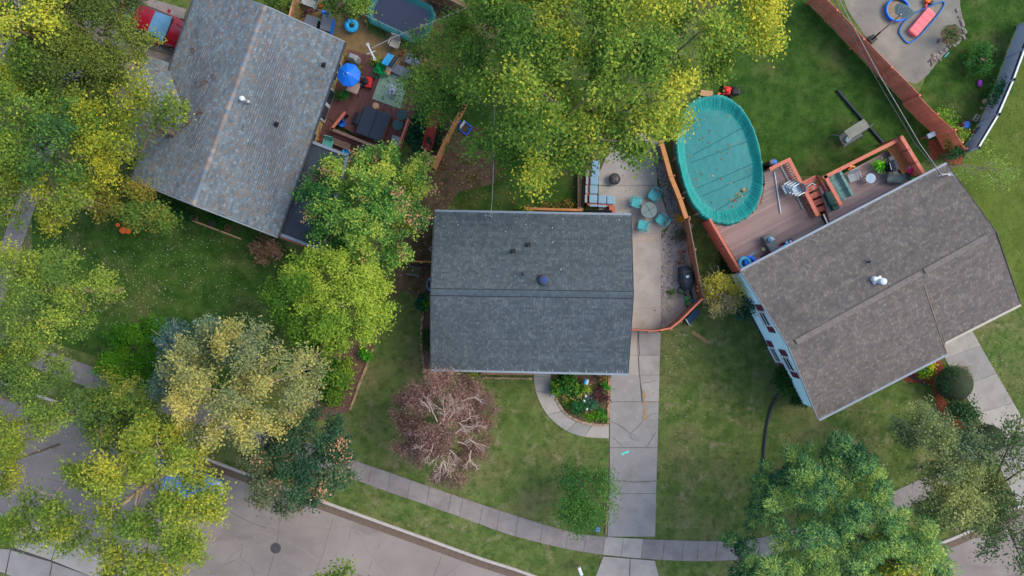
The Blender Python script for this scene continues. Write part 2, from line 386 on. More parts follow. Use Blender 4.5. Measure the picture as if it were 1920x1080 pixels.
for i in range(20):
    t0, t1 = i/20, (i+1)/20
    a, b = (150,30), (-60,640)
    p, q = lerp(a, b, t0), lerp(a, b, t1)
    slab(sw2, [p, q, (q[0]+36, q[1]+12), (p[0]+36, p[1]+12)], m=walkc)
ng([(150,30),(-60,640),(-24,652),(186,42)])
# centre driveway
drive = S('driveway', W(1190,850))
dl = lambda y: 1185 if y < 700 else 1143 - max(0,(y-900))*.04
dr = lambda y: 1239 - (y-612)*.027
rows = [(619,666),(666,703),(703,753),(753,839),(839,902),(902,925),(925,1006)]
for (y0, y1) in rows:
    g = 1.2
    if y0 == 703:
        slab(drive, [(1144,y0-3),(1199,y0-3),(1203,y1),(1144,y1)]); slab(drive, [(1200,y0),(dr(y0),y0),(dr(y1),y1),(1204,y1)])
    elif y0 < 703:
        slab(drive, [(1150,y0),(1196,y0),(1198,y1),(1150,y1)]); slab(drive, [(1197,y0),(dr(y0),y0),(dr(y1),y1),(1199,y1)])
    else: slab(drive, [(dl(y0),y0+.3),(dr(y0),y0+.3),(dr(y1),y1),(dl(y1),y1)])
slab(drive, [(1131,1043),(1181,1047),(1178,1118),(1105,1110)], m=concs[2]); slab(drive, [(1182,1047),(1228,1051),(1244,1118),(1179,1118)], m=concs[2])
mb = MB(); mb.sheet(px2([(1148,618),(1239,618),(1228,1006),(1138,1006),(1143,830),(1143,700),(1148,700)]), .008); mb.sheet(px2([(1131,1042),(1228,1050),(1244,1117),(1105,1110)]), .0085); P('bedding', mb, soilj, drive, world=True)
ng([(1148,618),(1239,618),(1228,1006),(1244,1118),(1105,1110),(1138,1006)])
def mark(parent, pts, wd, z, m, name='crack'):
    mb = MB(); q = [W(*p) for p in pts]
    rl = []
    for i, p in enumerate(q):
        d = (q[min(i+1,len(q)-1)] - q[max(i-1,0)]).normalized(); nn = Vector((-d.y,d.x,0)); ww = wd*random.uniform(.6,1.3)
        rl.append([(p+nn*ww/2).xy, (p-nn*ww/2).xy])
    for i in range(len(rl)-1):
        mb.add([(*rl[i][0],z),(*rl[i][1],z),(*rl[i+1][1],z),(*rl[i+1][0],z)], [(3,2,1,0)] if True else [])
    for f in mb.f: f.reverse()
    return P(name, mb, m, parent, world=True)
CRK_ = 1
crk = mat('crack_dark', (96,93,90), rough=.95)
rdo = bpy.data.objects['road']
for pts in ([(524,972),(522,1000),(519,1018)],[(624,972),(621,985),(613,1010),(606,1040),(596,1062)],[(658,992),(655,1004),(656,1012)],[(712,1018),(708,1030)],[(830,1038),(822,1058),(812,1085)],[(697,1052),(692,1068)],[(514,1040),(505,1070),(500,1090)],[(432,960),(470,980),(500,990)],[(420,1060),(450,1046),(470,1060),(480,1085)],[(450,1046),(455,1020)],[(60,890),(120,905),(170,935)],[(30,830),(20,870)]):
    mark(rdo, pts, .03, .0065, crk)
lite = mat('worn_pale_streak', (134,126,121), rough=.9)
for pts in ([(470,990),(510,1005),(545,1018),(575,1034),(600,1058)],[(610,975),(640,985),(680,1000)],[(0,810),(60,835),(120,862)]): mark(rdo, pts, .12, .006, lite, 'wear_streak')
for pts in ([(1143,790),(1158,795),(1170,803),(1182,813),(1196,800),(1205,790),(1220,777),(1231,774)], [(1182,813),(1183,822),(1198,828),(1186,812)], [(1150,820),(1162,832),(1168,838)], [(1144,902),(1168,900),(1185,904),(1205,904),(1229,901)], [(1196,619),(1195,650),(1197,680),(1199,705),(1203,730),(1206,752)],[(1205,718),(1216,717),(1230,713)],[(1212,838),(1222,822),(1231,808)]):
    mark(drive, pts, .028, .047, crk)
random.seed(44); mb = MB()
for k in range(34):
    y = random.uniform(734,785); x = 1207+(y-734)*.05+random.gauss(0,1.3); r0 = random.uniform(.03,.085); p = W(x,y); n = 7; g = random.uniform(.9,1.12); mb.tint = (g,g,g)
    mb.sheet([(p.x+r0*random.uniform(.5,1.2)*math.cos(6.283*j/n), p.y+1.9*r0*random.uniform(.5,1.2)*math.sin(6.283*j/n)) for j in range(n)], .0445+.0003*k)
P('rust_stain', mb, mat('rust_tint', (154,126,92), var=.15, scale=9, rough=.95, tint=True), drive, world=True, kind='stuff')
mark(drive, [(1166,852),(1171,849),(1179,846)], .12, .046, mat('aqua_chalk', (96,214,196), rough=.9), 'chalk_mark')
# curved front walk
fw = S('front_walk', W(1060,780))
wi = smooth_line([(1033,697),(1034,720),(1042,746),(1052,764),(1068,780),(1088,790),(1115,796),(1142,797)], 3)
wo = smooth_line([(1000,697),(1001,715),(1006,740),(1020,770),(1042,794),(1068,811),(1100,820),(1142,822)], 3)
cuts = [0,1.5,5.2,10,14.4,17.6,21]
L2 = lambda l, t: lerp(l[int(t)], l[min(int(t)+1, len(l)-1)], t-int(t))
for i in range(len(cuts)-1):
    ts = [cuts[i] + (cuts[i+1]-cuts[i])*k/3 for k in range(4)]
    slab(fw, [L2(wo, t) for t in ts] + [L2(wi, t) for t in reversed(ts)], m=concs[i % 3], shrink=.01)
ng(wo + wi[::-1])
# back patio and side slabs
patio = S('patio', W(1190,370))
for pts in ([(1122,326),(1138,290),(1150,250),(1210,250),(1222,290),(1232,328),(1232,348),(1122,348)], [(1122,349),(1232,349),(1245,384),(1258,418),(1247,429),(1234,437),(1220,440),(1205,440),(1196,446),(1190,453),(1150,453),(1150,407),(1122,407)]):
    slab(patio, pts, z1=.05, m=patioc, shrink=.006)
for (y0, y1) in ((453.5,495),(495,540),(540,578),(578,617)): slab(patio, [(1150,y0),(1240,y0),(1239,y1),(1150,y1)], m=patioc, shrink=.008)
mb = MB(); mb.sheet(px2([(1152,300),(1220,300),(1240,380),(1239,616),(1151,616)]), .01); P('bedding', mb, gravel_m, patio, world=True)
ng([(1122,250),(1215,250),(1262,420),(1240,440),(1239,616),(1122,616)])
sheet('gravel_strip', ng([(1210,250),(1240,270),(1288,405),(1308,565),(1262,612),(1240,616),(1240,450),(1258,418)]), .006, gravel_m)
random.seed(11)
mb = MB()
for k in range(1500):
    t = random.random(); y = 270 + t*170; x = 1222 + (y-280)*.27 + random.uniform(-2,22)
    if random.random() < .35: y = random.uniform(430,560); x = random.uniform(1241,1285)
    p = W(x, y); s = random.uniform(.03,.09); g = random.choice([(140,140,140),(116,116,118),(146,142,138),(92,94,98),(172,166,158),(134,118,104)]); mb.tint = tint(g)
    mb.box((p.x,p.y,s*.25+.006), (s, s*random.uniform(.6,1), s*.6), random.uniform(0,3))
P('gravel_stones', mb, TINT, kind='stuff')
fp = S('flagstone_path', W(1256,540))
for (x, y) in [(1248,506),(1258,503),(1266,514),(1245,524),(1257,523),(1269,525),(1252,535),(1268,536),(1244,544),(1257,545),(1272,547),(1250,555),(1246,564),(1245,577),(1255,578),(1246,588),(1244,599),(1262,556)]:
    mb = MB(); p = W(x, y); n = random.randint(6,8); r = random.uniform(.17,.215)
    g = random.uniform(.85,1.1); mb.tint = (g, g*random.uniform(.95,1), g*random.uniform(.92,1.0))
    a0 = random.random()
    mb.prism([(p.x + r*random.uniform(.85,1.1)*math.cos(a0+2*math.pi*k/n), p.y + r*random.uniform(.85,1.1)*math.sin(a0+2*math.pi*k/n)) for k in range(n)], 0, .04+random.uniform(0,.015))
    P('stone', mb, stone_m, fp, world=True)
# right driveway
rd = S('neighbour_driveway', W(1830,760))
e0 = [(1760,650),(1771,672),(1800,725),(1830,775),(1855,830),(1880,890),(1930,985)]; e1 = [(1818,612),(1838,648),(1868,700),(1900,755),(1930,808),(1965,870),(2010,950)]
for i in range(len(e0)-1):
    slab(rd, [e0[i], e1[i], e1[i+1], e0[i+1]], m=concs[(i*2+2) % 3])
mb = MB(); mb.sheet(px2(e0 + e1[::-1]), .008); P('bedding', mb, soilj, rd, world=True)
ng(e0 + e1[::-1])
# far lower left apron and walk
fa = S('far_driveway', W(100,1040))
slab(fa, [(30,980),(110,1012),(96,1050),(28,1027)], m=concs[2]); slab(fa, [(111,1012),(216,1052),(190,1088),(97,1050)], m=concs[2])
slab(fa, [(-30,1026),(20,1030),(10,1075),(-40,1060)]); slab(fa, [(21,1031),(98,1054),(88,1105),(12,1076)]); slab(fa, [(99,1055),(190,1087),(180,1130),(90,1106)])
mb = MB(); mb.sheet(px2([(26,978),(218,1052),(190,1130),(-40,1062),(-30,1026),(26,1030)]), .0085); P('bedding', mb, soilj, fa, world=True)
ng([(26,978),(218,1052),(190,1130),(-40,1062),(-30,1026),(26,1030)])
# upper left driveway with the red car
ld = S('garage_driveway', W(270,70))
for i in range(5):
    x0, x1 = 90 + i*52, 142 + i*52
    slab(ld, [(x0,-58+i*15),(x1,-43+i*15),(x1-24,44+i*15),(x0-24,29+i*15)], m=walkc); slab(ld, [(x0-25,30+i*15),(x1-25,45+i*15),(x1-46,108+i*15),(x0-46,93+i*15)], m=walkc)
ng([(90,-58),(350,17),(304,168),(44,93)])
sheet('paver_patio', ng([(555,-40),(690,-40),(690,60),(830,120),(800,175),(700,150),(640,130),(560,55)]), .006, paver_m)
# concrete pad in the far yard
sheet('concrete_pad', ng([(1560,-60),(1800,-60),(1800,10),(1806,40),(1806,70),(1780,92),(1755,120),(1740,140),(1718,158),(1690,150),(1640,95),(1590,20)]), .008, padc)
sheet('planting_circle', ng([(1764,60),(1775,48),(1792,45),(1802,58),(1800,76),(1782,84),(1767,80)]), .012, dirt)
sheet('red_mulch_bed', ng([(1740,262),(1775,262),(1812,285),(1800,315),(1768,300),(1745,300)]), .012, redmulch)
sheet('front_red_mulch', ng([(1690,710),(1740,690),(1762,672),(1775,700),(1765,740),(1790,770),(1810,800),(1795,805),(1760,772),(1745,722),(1700,716)]), .012, redmulch)
ng([(1265,175),(1435,175),(1435,420),(1265,420)]); ng([(1325,405),(1480,290),(1700,250),(1775,310),(1920,570),(1770,665),(1535,790),(1390,510)])
ng([(812,397),(1186,397),(1180,702),(806,692)]); ng([(247,337),(373,-28),(646,79),(606,466),(520,446)]); ng([(570,255),(650,88),(790,130),(750,285)])

# ------------------------------------------------------------------ houses
def roof_tabs(mb, a, b, c, d, exposure, tabw, pal, seed, lift=.018):
    """courses of shingle tabs on the quad a-b (eave) d-c (ridge)"""
    rnd = random.Random(seed); a, b, c, d = map(Vector, (a, b, c, d))
    sl = ((d-a).length + (c-b).length)/2; wl = (b-a).length; n = max(1, int(sl/exposure)); nrm = (b-a).cross(d-a).normalized()
    if nrm.z < 0: nrm = -nrm
    def at(u, v): return (a*(1-u) + b*u)*(1-v) + (d*(1-u) + c*u)*v
    pal2 = [tint(p) for p in pal]
    for i in range(n):
        v0, v1 = i/n, min(1, (i+1.12)/n); u = -rnd.random()*tabw/wl
        rowk = rnd.uniform(.94,1.06)
        while u < 1:
            u2 = u + tabw/wl*rnd.uniform(.8,1.2)
            s, e = max(0,u), min(1,u2 - .012/wl*1.5)
            if e > s + .002:
                p = rnd.choice(pal2); k = rowk*rnd.uniform(.95,1.05); mb.tint = tuple(x*k for x in p)
                h = lift*rnd.uniform(.75,1.5); q0, q1, q2, q3 = at(s,v0), at(e,v0), at(e,v1), at(s,v1)
                mb.add([q0, q1, q0+nrm*h, q1+nrm*h, q2+nrm*.002, q3+nrm*.002], [(0,1,3,2),(2,3,4,5)])
            u = u2
def slab_roof(parent, a, b, c, d, th, m, name='roof'):
    mb = MB(); pts = [Vector(p) for p in (a,b,c,d)]; dn = Vector((0,0,-th))
    mb.add(pts + [p+dn for p in pts], [(0,1,2,3),(7,6,5,4),(0,4,5,1),(1,5,6,2),(2,6,7,3),(3,7,4,0)])
    return P(name, mb, m, parent, world=True)
def inset2(pts, c, d): return [p + (Vector((c.x,c.y,0))-Vector((p.x,p.y,0))).normalized()*d for p in pts]
felt_g = mat('roof_felt_grey', (60,66,72), rough=.95); felt_b = mat('roof_felt_brown', (84,78,74), rough=.95); felt_l = mat('roof_felt_slate', (84,90,96), rough=.95)
shing = mat('asphalt_shingle', (255,255,255), var=.10, scale=1.3, rough=.95, bump=.25, bscale=60, tint=True, k=.86/1.2, spec=.15)
blotch(shing, (52,56,60), .33, .5, .78, .30, 6, seed=3); blotch(shing, (128,128,124), 3.5, .6, .8, .16, 8, seed=8)
def walls(parent, base4, ztop, m, gables=()):
    mb = MB(); mb.prism([(p.x,p.y) for p in base4], -.1, ztop)
    for g in gables: mb.add([g[0], g[1], g[2]], [(0,1,2)])
    return P('wall', mb, m, parent, world=True)
# --- centre house
ze, zr = 3.0, 4.25
a, b, c, d = W(815,397,ze), W(1183,404,ze), W(1177,700,ze), W(808,692,ze); r1, r2 = W(808,547.5,zr), W(1187,553,zr)
ch = T('house', 'grey shingled ranch house in the middle of the block', 'house', 995, 548)
roof = slab_roof(ch, d, c, r2, r1, .16, felt_g); 
slab_roof(ch, r1, r2, b, a, .16, felt_g, 'roof')
pal_c = [(79,91,97),(84,95,100),(88,98,103),(74,86,92),(93,103,107),(78,88,93)]
mb = MB(); roof_tabs(mb, d, c, r2, r1, .125, .17, pal_c, 1); roof_tabs(mb, b, a, r1, r2, .125, .17, pal_c, 2); P('shingles', mb, shing, roof, world=True, kind='stuff')
mb = MB(); rd_ = (r2-r1); nn = 52
for s in (1,-1):
    up_ = ((d-r1) if s > 0 else (a-r1)).normalized()
    for i in range(nn):
        p, q = r1 + rd_*(i/nn), r1 + rd_*((i+1)/nn - .0006); g = random.uniform(.85,1.1); mb.tint = tuple(x*g for x in tint((80,92,100))); z = Vector((0,0,.035)); h2 = Vector((0,0,.028+random.uniform(0,.01)))
        f = [p+z, q+z, q+up_*.17+h2, p+up_*.17+h2, q+up_*.17, p+up_*.17]
        mb.add(f, [(0,1,2,3),(3,2,4,5)] if s < 0 else [(3,2,1,0),(5,4,2,3)])
P('ridge_cap', mb, shing, roof, world=True, kind='stuff')
for s in (1,-1):
    up_ = ((d-r1) if s > 0 else (a-r1)).normalized(); mb = MB(); z_ = Vector((0,0,.03)); mb.beam(r1+up_*.19+z_, r2+up_*.19+z_, .035, .03); P('vent_shadow_strip', mb, black_m, roof, world=True)  # solid black strips standing in for the shadow gaps beside the ridge cap
base4 = [W(828,412,0)+Vector((.0,0,0)), W(1160,418,0), W(1155,680,0), W(824,674,0)]
walls(ch, base4, ze+.05, brick_wall)
for (p, q) in ((d, c), (a, b)):
    mb = MB(); off = Vector((0, -.06 if p is d else .06, -.04)); mb.beam(p+off, q+off, .12, .12); g_ = P('gutter', mb, trim_m, ch, world=True)
    for k in range(12 if p is d else 0):
        mb = MB(); t = (k+.5+random.uniform(-.2,.2))/12; m_ = p*(1-t)+q*t; mb.box((m_.x, m_.y + (.07 if p is d else -.07), m_.z+.045), (.035,.26,.012)); P('hanger', mb, galv, g_, world=True)
for (p, q) in ((d, r1), (r1, a), (c, r2), (r2, b)):
    mb = MB(); o_ = Vector((-.03 if p.x < 0 else .03, 0, -.08)); mb.beam(p+o_, q+o_, .04, .16); P('rake_trim', mb, felt_g, ch, world=True)
def on_roof(px, py, a, b, c, z0):      # height of a roof plane at a pixel (fixed-point search)
    n_ = (b-a).cross(c-a)
    z = z0
    for _ in range(20):
        p = W(px, py, z); z = a.z - (n_.x*(p.x-a.x) + n_.y*(p.y-a.y))/n_.z
    return z
def pipe_vent(parent, px, py, pl, r=.05, h=.35, m=black_m, flange=True):
    z = on_roof(px, py, *pl, 4); p = W(px, py, z); v = S('x') if False else None
    mb = MB(); mb.lathe([(r, -.05), (r, h), (r*.6, h+.01)], 10, p)
    if flange: mb.box((p.x, p.y, z+.03), (.3,.3,.02))
    return P('vent_pipe', mb, m, parent, world=True)
plN = (a, b, r1)
pipe_vent(ch, 962, 472, plN); pipe_vent(ch, 990, 460, plN); vp = pipe_vent(ch, 983, 514, plN, .07, .4, dgrey)
z = on_roof(1020, 525, *plN, 4); p = W(1020, 525, z)
mb = MB(); mb.lathe([(.22,-.1),(.24,.12),(.31,.14),(.31,.2),(.27,.26),(.12,.29)], 22, p); mb.box((p.x,p.y,z+.04),(.6,.6,.03)); av = P('attic_vent', mb, dgrey, ch, world=True)
mb = MB(); mb.lathe([(.2,.281),(.19,.3),(.05,.31)], 20, p); P('vent_cap', mb, mat('blue_cap', (44,70,116), rough=.4), av, world=True)
z = on_roof(921, 408, *plN, 3.2); p = W(921, 408, z)
mb = MB(); mb.tube([p+Vector((0,0,-.05)), p+Vector((0,0,.9))], .03, 8); mb.beam(p+Vector((-.35,.1,.5)), p+Vector((.1,.0,.5)), .02, .02); mb.beam(p+Vector((-.3,.2,.5)), p+Vector((-.25,-.1,.5)), .02, .02); P('service_mast', mb, galv, ch, world=True)
mt = p+Vector((0,0,.9))
mb = MB(); mb.tube([mt, W(923,370,4.6), W(924.5,335,5.2), W(926,250,6.5), W(930,120,7.5)], .015, 5); o = P('power_cable', mb, cable_m); tagm(o, 'thin cable from the grey house mast up into the tree', 'cable')
# front door step, brick planter front
mb = MB(); p = W(1016,694); mb.box((p.x,p.y,.08),(1.05,.35,.16)); P('door_step', mb, concs[0], ch, world=True)
bl = T('brick_ledge', 'low red brick ledge under the front eave of the grey house', 'ledge', 955, 700)
random.seed(3)
for i in range(16):
    for j in range(2):
        x = 905+i*6; p = W(x, 697+j*3.0+(i*.06)); mb = MB(); g = random.uniform(.8,1.15); mb.tint = (g*1.1, g*.78, g*.7); mb.box((p.x,p.y,.15),(.178,.088,.3+random.uniform(0,.02))); P('brick', mb, edge_m, bl, world=True)
def edging(label, name, line, n, size, cols, z=.05, cat='edging'):
    q = [W(*p) for p in smooth_line(line, 6)]; t = T(name, label, cat, *line[len(line)//2])
    L = [0]
    for i in range(1, len(q)): L.append(L[-1] + (q[i]-q[i-1]).length)
    for k in range(n):
        s = L[-1]*(k+.5)/n; i = max(j for j in range(len(L)) if L[j] <= s); i = min(i, len(q)-2)
        p = q[i].lerp(q[i+1], (s-L[i])/max(1e-6, L[i+1]-L[i])); d_ = q[i+1]-q[i]
        mb = MB(); c_ = random.choice(cols); g = random.uniform(.8,1.15); mb.tint = tuple(x*g for x in c_)
        mb.box((p.x+random.uniform(-.02,.02), p.y+random.uniform(-.02,.02), z*random.uniform(.7,1.2)), (size[0]*random.uniform(.85,1), size[1]*random.uniform(.85,1.05), .1), math.atan2(d_.y, d_.x)+random.uniform(-.12,.12)); P('block', mb, edge_m, t, world=True)
    return t
tanb = [(1,1,1),(1.05,.95,.9),(.9,.85,.8),(1.1,.85,.75)]
edging('pale block edging around the front flower bed beside the curved walk', 'bed_edging', [(1042,748),(1056,770),(1078,786),(1102,794),(1128,797),(1141,796)], 30, (.13,.13), tanb)
edging('straight pinkish block edging between flower bed and driveway', 'bed_edging', [(1142,704),(1141,750),(1140,793)], 24, (.12,.14), [(1.1,.85,.78),(1.0,.8,.72)])
edging('row of cream blocks along the lawn under the house front', 'bed_edging', [(905,708),(950,709),(998,710)], 22, (.13,.12), [(1,.95,.82),(.9,.85,.75)])
edging('tan block edging down the left side of the grey house', 'bed_edging', [(794,583),(790,620),(791,660),(796,698)], 26, (.14,.14), [(.75,.62,.5),(.65,.52,.42),(.95,.9,.75)])
edging('tan stone edging of the long mulch bed under the left trees', 'bed_edging', [(700,655),(690,680),(676,715),(664,748),(656,768)], 26, (.16,.14), [(.95,.85,.65),(.85,.75,.6),(1.05,.95,.8)])
edging('short pinkish block edging by the young tree at the driveway', 'bed_edging', [(1139,938),(1138,965),(1136,1000)], 18, (.11,.11), [(1.05,.85,.75),(.95,.8,.7)])

# --- right house
ze, zr = 3.7, 5.0
Wc, Nc, Sc, Ec = W(1390,508,ze), W(1775,308,ze), W(1535,786,ze), W(1775,663,ze)
R1, R2 = W(1479,649,zr), W(1867,435,zr); Rm = R1.lerp(R2, .635)
g1, g2 = W(1771,642,ze+.05), W(1913,570,ze+.05)
rh = T('house', 'brown shingled house with pale aqua gable wall beside the pool deck', 'house', 1620, 560)
Nm = Wc.lerp(Nc, .635)
roofA = slab_roof(rh, Sc, Ec, Rm, R1, .17, felt_b); roofG = slab_roof(rh, g1, g2, R2+Vector((0,0,-.03)), Rm+Vector((0,0,-.03)), .17, felt_b); roofB = slab_roof(rh, R1, R2, Nc, Wc, .17, felt_b)
pal_r = [(113,107,102),(117,111,105),(107,103,100),(123,117,110),(110,104,97),(102,99,98)]
mb = MB(); roof_tabs(mb, Sc, Ec, Rm, R1, .13, .18, pal_r, 3); P('shingles', mb, shing, roofA, world=True, kind='stuff')
mb = MB(); roof_tabs(mb, g1, g2, R2+Vector((0,0,-.03)), Rm+Vector((0,0,-.03)), .13, .18, pal_r, 4); P('shingles', mb, shing, roofG, world=True, kind='stuff')
mb = MB(); roof_tabs(mb, Nc, Wc, R1, R2, .13, .18, pal_r, 5); P('shingles', mb, shing, roofB, world=True, kind='stuff')
rv_m = mat('ridge_vent_cap', (112,106,100), var=.2, scale=6, rough=.9)
for (t0, t1, o_) in ((.035,.64,0),(.655,.955,.0)):
    p, q = R1.lerp(R2, t0), R1.lerp(R2, t1); mb = MB(); n_ = 24
    dv = (q-p).normalized(); sd = Vector((-dv.y, dv.x, 0))
    for i in range(n_):
        s0, s1 = p.lerp(q, i/n_), p.lerp(q, (i+.985)/n_); zz = .07 + random.uniform(-.006,.006)
        mb.loft([[s+sd*.15+Vector((0,0,-.03)), s+sd*.15+Vector((0,0,zz-.03)), s+Vector((0,0,zz)), s-sd*.15+Vector((0,0,zz-.03)), s-sd*.15+Vector((0,0,-.03))] for s in (s0, s1)], caps=True)
    P('ridge_vent', mb, rv_m, rh, world=True)
for nm_, (p, q), m_ in (('gutter', (Sc,Ec), trim_m), ('gutter', (g1,g2), beige), ('gutter', (Wc,Nc), trim_m)):
    mb = MB(); dv = (q-p).normalized(); sd = Vector((dv.y,-dv.x,0)) if nm_ else 0
    if p is Wc: sd = -sd
    mb.beam(p+sd*.06+Vector((0,0,-.03)), q+sd*.06+Vector((0,0,-.03)), .12, .12); P('gutter', mb, m_, rh, world=True)
for (p, q) in ((Wc,R1),(R1,Sc),(Nc,R2),(R2,g2)):
    mb = MB(); s_ = Vector((-.03 if p.x < 22 else .03, 0, -.05)); mb.beam(p+s_, q+s_, .035, .16); P('rake_trim', mb, trim_m if p in (Wc,R1) else felt_b, rh, world=True)
# valley stain strip between main and garage slope
mb = MB(); p, q = Rm.lerp(Ec, .12), Ec
for i in range(10):
    s0, s1 = p.lerp(q, i/10), p.lerp(q, (i+1)/10); mb.beam(s0+Vector((.0,0,.03)), s1+Vector((0,0,.03)), .05+.04*random.random(), .02)
P('valley_flashing', mb, mat('tan_flashing', (124,108,94), var=.3, scale=8), rh, world=True)
def ground(p): return Vector((p.x, p.y, 0))
ux = (Nc-Wc); ux.z = 0; ux.normalize(); uy = (Sc-Wc); uy.z = 0; uy.normalize()
wA = ground(Wc)+ux*.28+uy*.35; wB = ground(Sc)+ux*.28-uy*.4; wC = ground(Ec)-ux*.3-uy*.4; wD = ground(Nc)-ux*.3+uy*.4
wG = ground(g2)-ux*.35-uy*.4; wH = ground(g1)-uy*.45
mb = MB(); mb.prism([(p.x,p.y) for p in (wA,wB,wC,wH,wG,wD)], -.1, ze-.1); rw = P('wall', mb, siding, rh, world=True)
mid = (wA+wB)/2; mb = MB(); gz = Vector((0,0,ze-.1))
apex = ground(R1)+ux*.28; apex.z = zr-.25
mb.add([wA+gz, wB+gz, apex], [(0,1,2)]); mb.add([wA+gz+ux*.1, wB+gz+ux*.1, apex+ux*.1], [(2,1,0)]); P('gable', mb, siding, rh, world=True)
mb = MB(); 
for k in range(16):      # lapped siding courses
    zz = .25 + k*.215; mb.beam(wA+Vector((0,0,zz))-ux*.012, wB+Vector((0,0,zz))-ux*.012, .024, .02)
P('siding_courses', mb, siding, rh, world=True, kind='stuff')
mb = MB(); mb.beam(wA+Vector((0,0,.12))-ux*.04, wB+Vector((0,0,.12))-ux*.04, .06, .3); P('foundation', mb, dgrey, rh, world=True)
wl = (wB-wA).length; wdir = (wB-wA).normalized(); wn = -ux
def window(t, z, wd, ht):
    c_ = wA.lerp(wB, t)+Vector((0,0,z)); mb = MB()
    mb.beam(c_-wdir*wd/2+wn*.03, c_+wdir*wd/2+wn*.03, .08, ht); f = P('window', mb, white_m, rh, world=True)
    for s in (-1,1):
        mb = MB(); zo = Vector((0,0,s*ht*.235)); mb.beam(c_-wdir*wd*.40+wn*.05+zo, c_+wdir*wd*.40+wn*.05+zo, .05, ht*.33); P('pane', mb, glass_m, f, world=True)
        mb = MB(); e = c_+wdir*s*(wd/2+.22)+wn*.03; mb.beam(e-wdir*.18, e+wdir*.18, .05, ht*1.0); P('shutter', mb, burg, rh, world=True)
    mb = MB(); mb.beam(c_-wdir*(wd/2+.04)+wn*.07+Vector((0,0,-ht/2-.03)), c_+wdir*(wd/2+.04)+wn*.07+Vector((0,0,-ht/2-.03)), .14, .05); P('sill', mb, white_m, f, world=True)
window(.33, 2.55, .95, 1.05); window(.67, 2.6, .95, 1.05); window(.62, .95, 1.0, .85)
mb = MB(); p = W(1645,527, on_roof(1645,527,Wc,Nc,R1,4.5))
mb.lathe([(.14,-.1),(.15,.1),(.12,.35),(.17,.37),(.17,.5),(.06,.55)], 14, p+Vector((.12,-.02,0))); mb.box((p.x,p.y,p.z+.05),(.55,.4,.04), .5); P('flue_vent', mb, white_m, rh, world=True)
mb = MB(); mb.lathe([(.15,0),(.15,.22),(.1,.3),(.02,.32)], 12, p+Vector((-.22,.1,.0))); P('flue_cap', mb, white_m, rh, world=True)
mb = MB(); p = W(1628,491, on_roof(1628,491,Wc,Nc,R1,4.5)); mb.lathe([(.06,-.1),(.06,.35),(.03,.36)], 10, p); mb.box((p.x,p.y,p.z+.03),(.3,.3,.02),.5); P('vent_pipe', mb, dgrey, rh, world=True)
p = W(1766,332, on_roof(1766,332,Wc,Nc,R1,4)); mb = MB(); mb.tube([p+Vector((0,0,-.1)), p+Vector((.02,0,.7))], .035, 8)
for k in range(3): mb.beam(p+Vector((-.35,.05*k,.3+.15*k)), p+Vector((.3,.2-.1*k,.35+.15*k)), .025, .025)
P('service_mast', mb, galv, rh, world=True)
for lab, pts, m_ in (('pale overhead cable running from the brown house toward the upper fence', [(1768,330,4.6),(1725,270,5.0),(1686,203,5.4),(1647,137,5.8),(1615,77,6.2),(1587,25,6.6),(1560,-30,7)], cable_m), ('darker second overhead cable close beside the pale cable', [(1768,332,4.4),(1716,270,4.8),(1668,190,5.1),(1622,112,5.5),(1590,50,5.9),(1555,-20,6.5)], cable_d)):
    mb = MB(); mb.tube([W(*q) for q in pts], .018, 5); o = P('power_cable', mb, m_); tagm(o, lab, 'cable')

# --- left house
ze, zr = 2.9, 4.45
NE, SE, SW, NW = W(646,79,ze), W(520,444,ze), W(247,337,ze), W(373,-28,ze)
Rt, Rb = W(496,11,zr), W(361,383,zr)
lh = T('house', 'mottled slate blue roofed house beneath the upper left trees', 'house', 450, 215)
rE = slab_roof(lh, SE, NE, Rt, Rb, .17, felt_l); rW_ = slab_roof(lh, Rb, Rt, NW, SW, .17, felt_l)
pal_l = [(110,123,130)]*3+[(103,115,122)]*3+[(116,115,113)]*2+[(124,118,112)]*2+[(118,132,140)]*2+[(97,106,113)]+[(124,138,145)]
mb = MB(); roof_tabs(mb, SE, NE, Rt, Rb, .12, .2, pal_l, 6, .016); P('shingles', mb, shing, rE, world=True, kind='stuff')
mb = MB(); roof_tabs(mb, NW, SW, Rb, Rt, .12, .2, pal_l, 7, .016); P('shingles', mb, shing, rW_, world=True, kind='stuff')
mb = MB(); n_ = 46
for i in range(n_):
    s0, s1 = Rb.lerp(Rt, i/n_), Rb.lerp(Rt, (i+.985)/n_); dv = (Rt-Rb).normalized(); sd = Vector((-dv.y,dv.x,0)); g = random.uniform(.85,1.15); mb.tint = tuple(x*g for x in tint(random.choice([(128,124,122),(118,130,140),(140,132,126)])))
    mb.loft([[s+sd*.16+Vector((0,0,-.03)), s+Vector((0,0,.04)), s-sd*.16+Vector((0,0,-.03))] for s in (s0,s1)], caps=True)
P('ridge_cap', mb, shing, rE, world=True, kind='stuff')
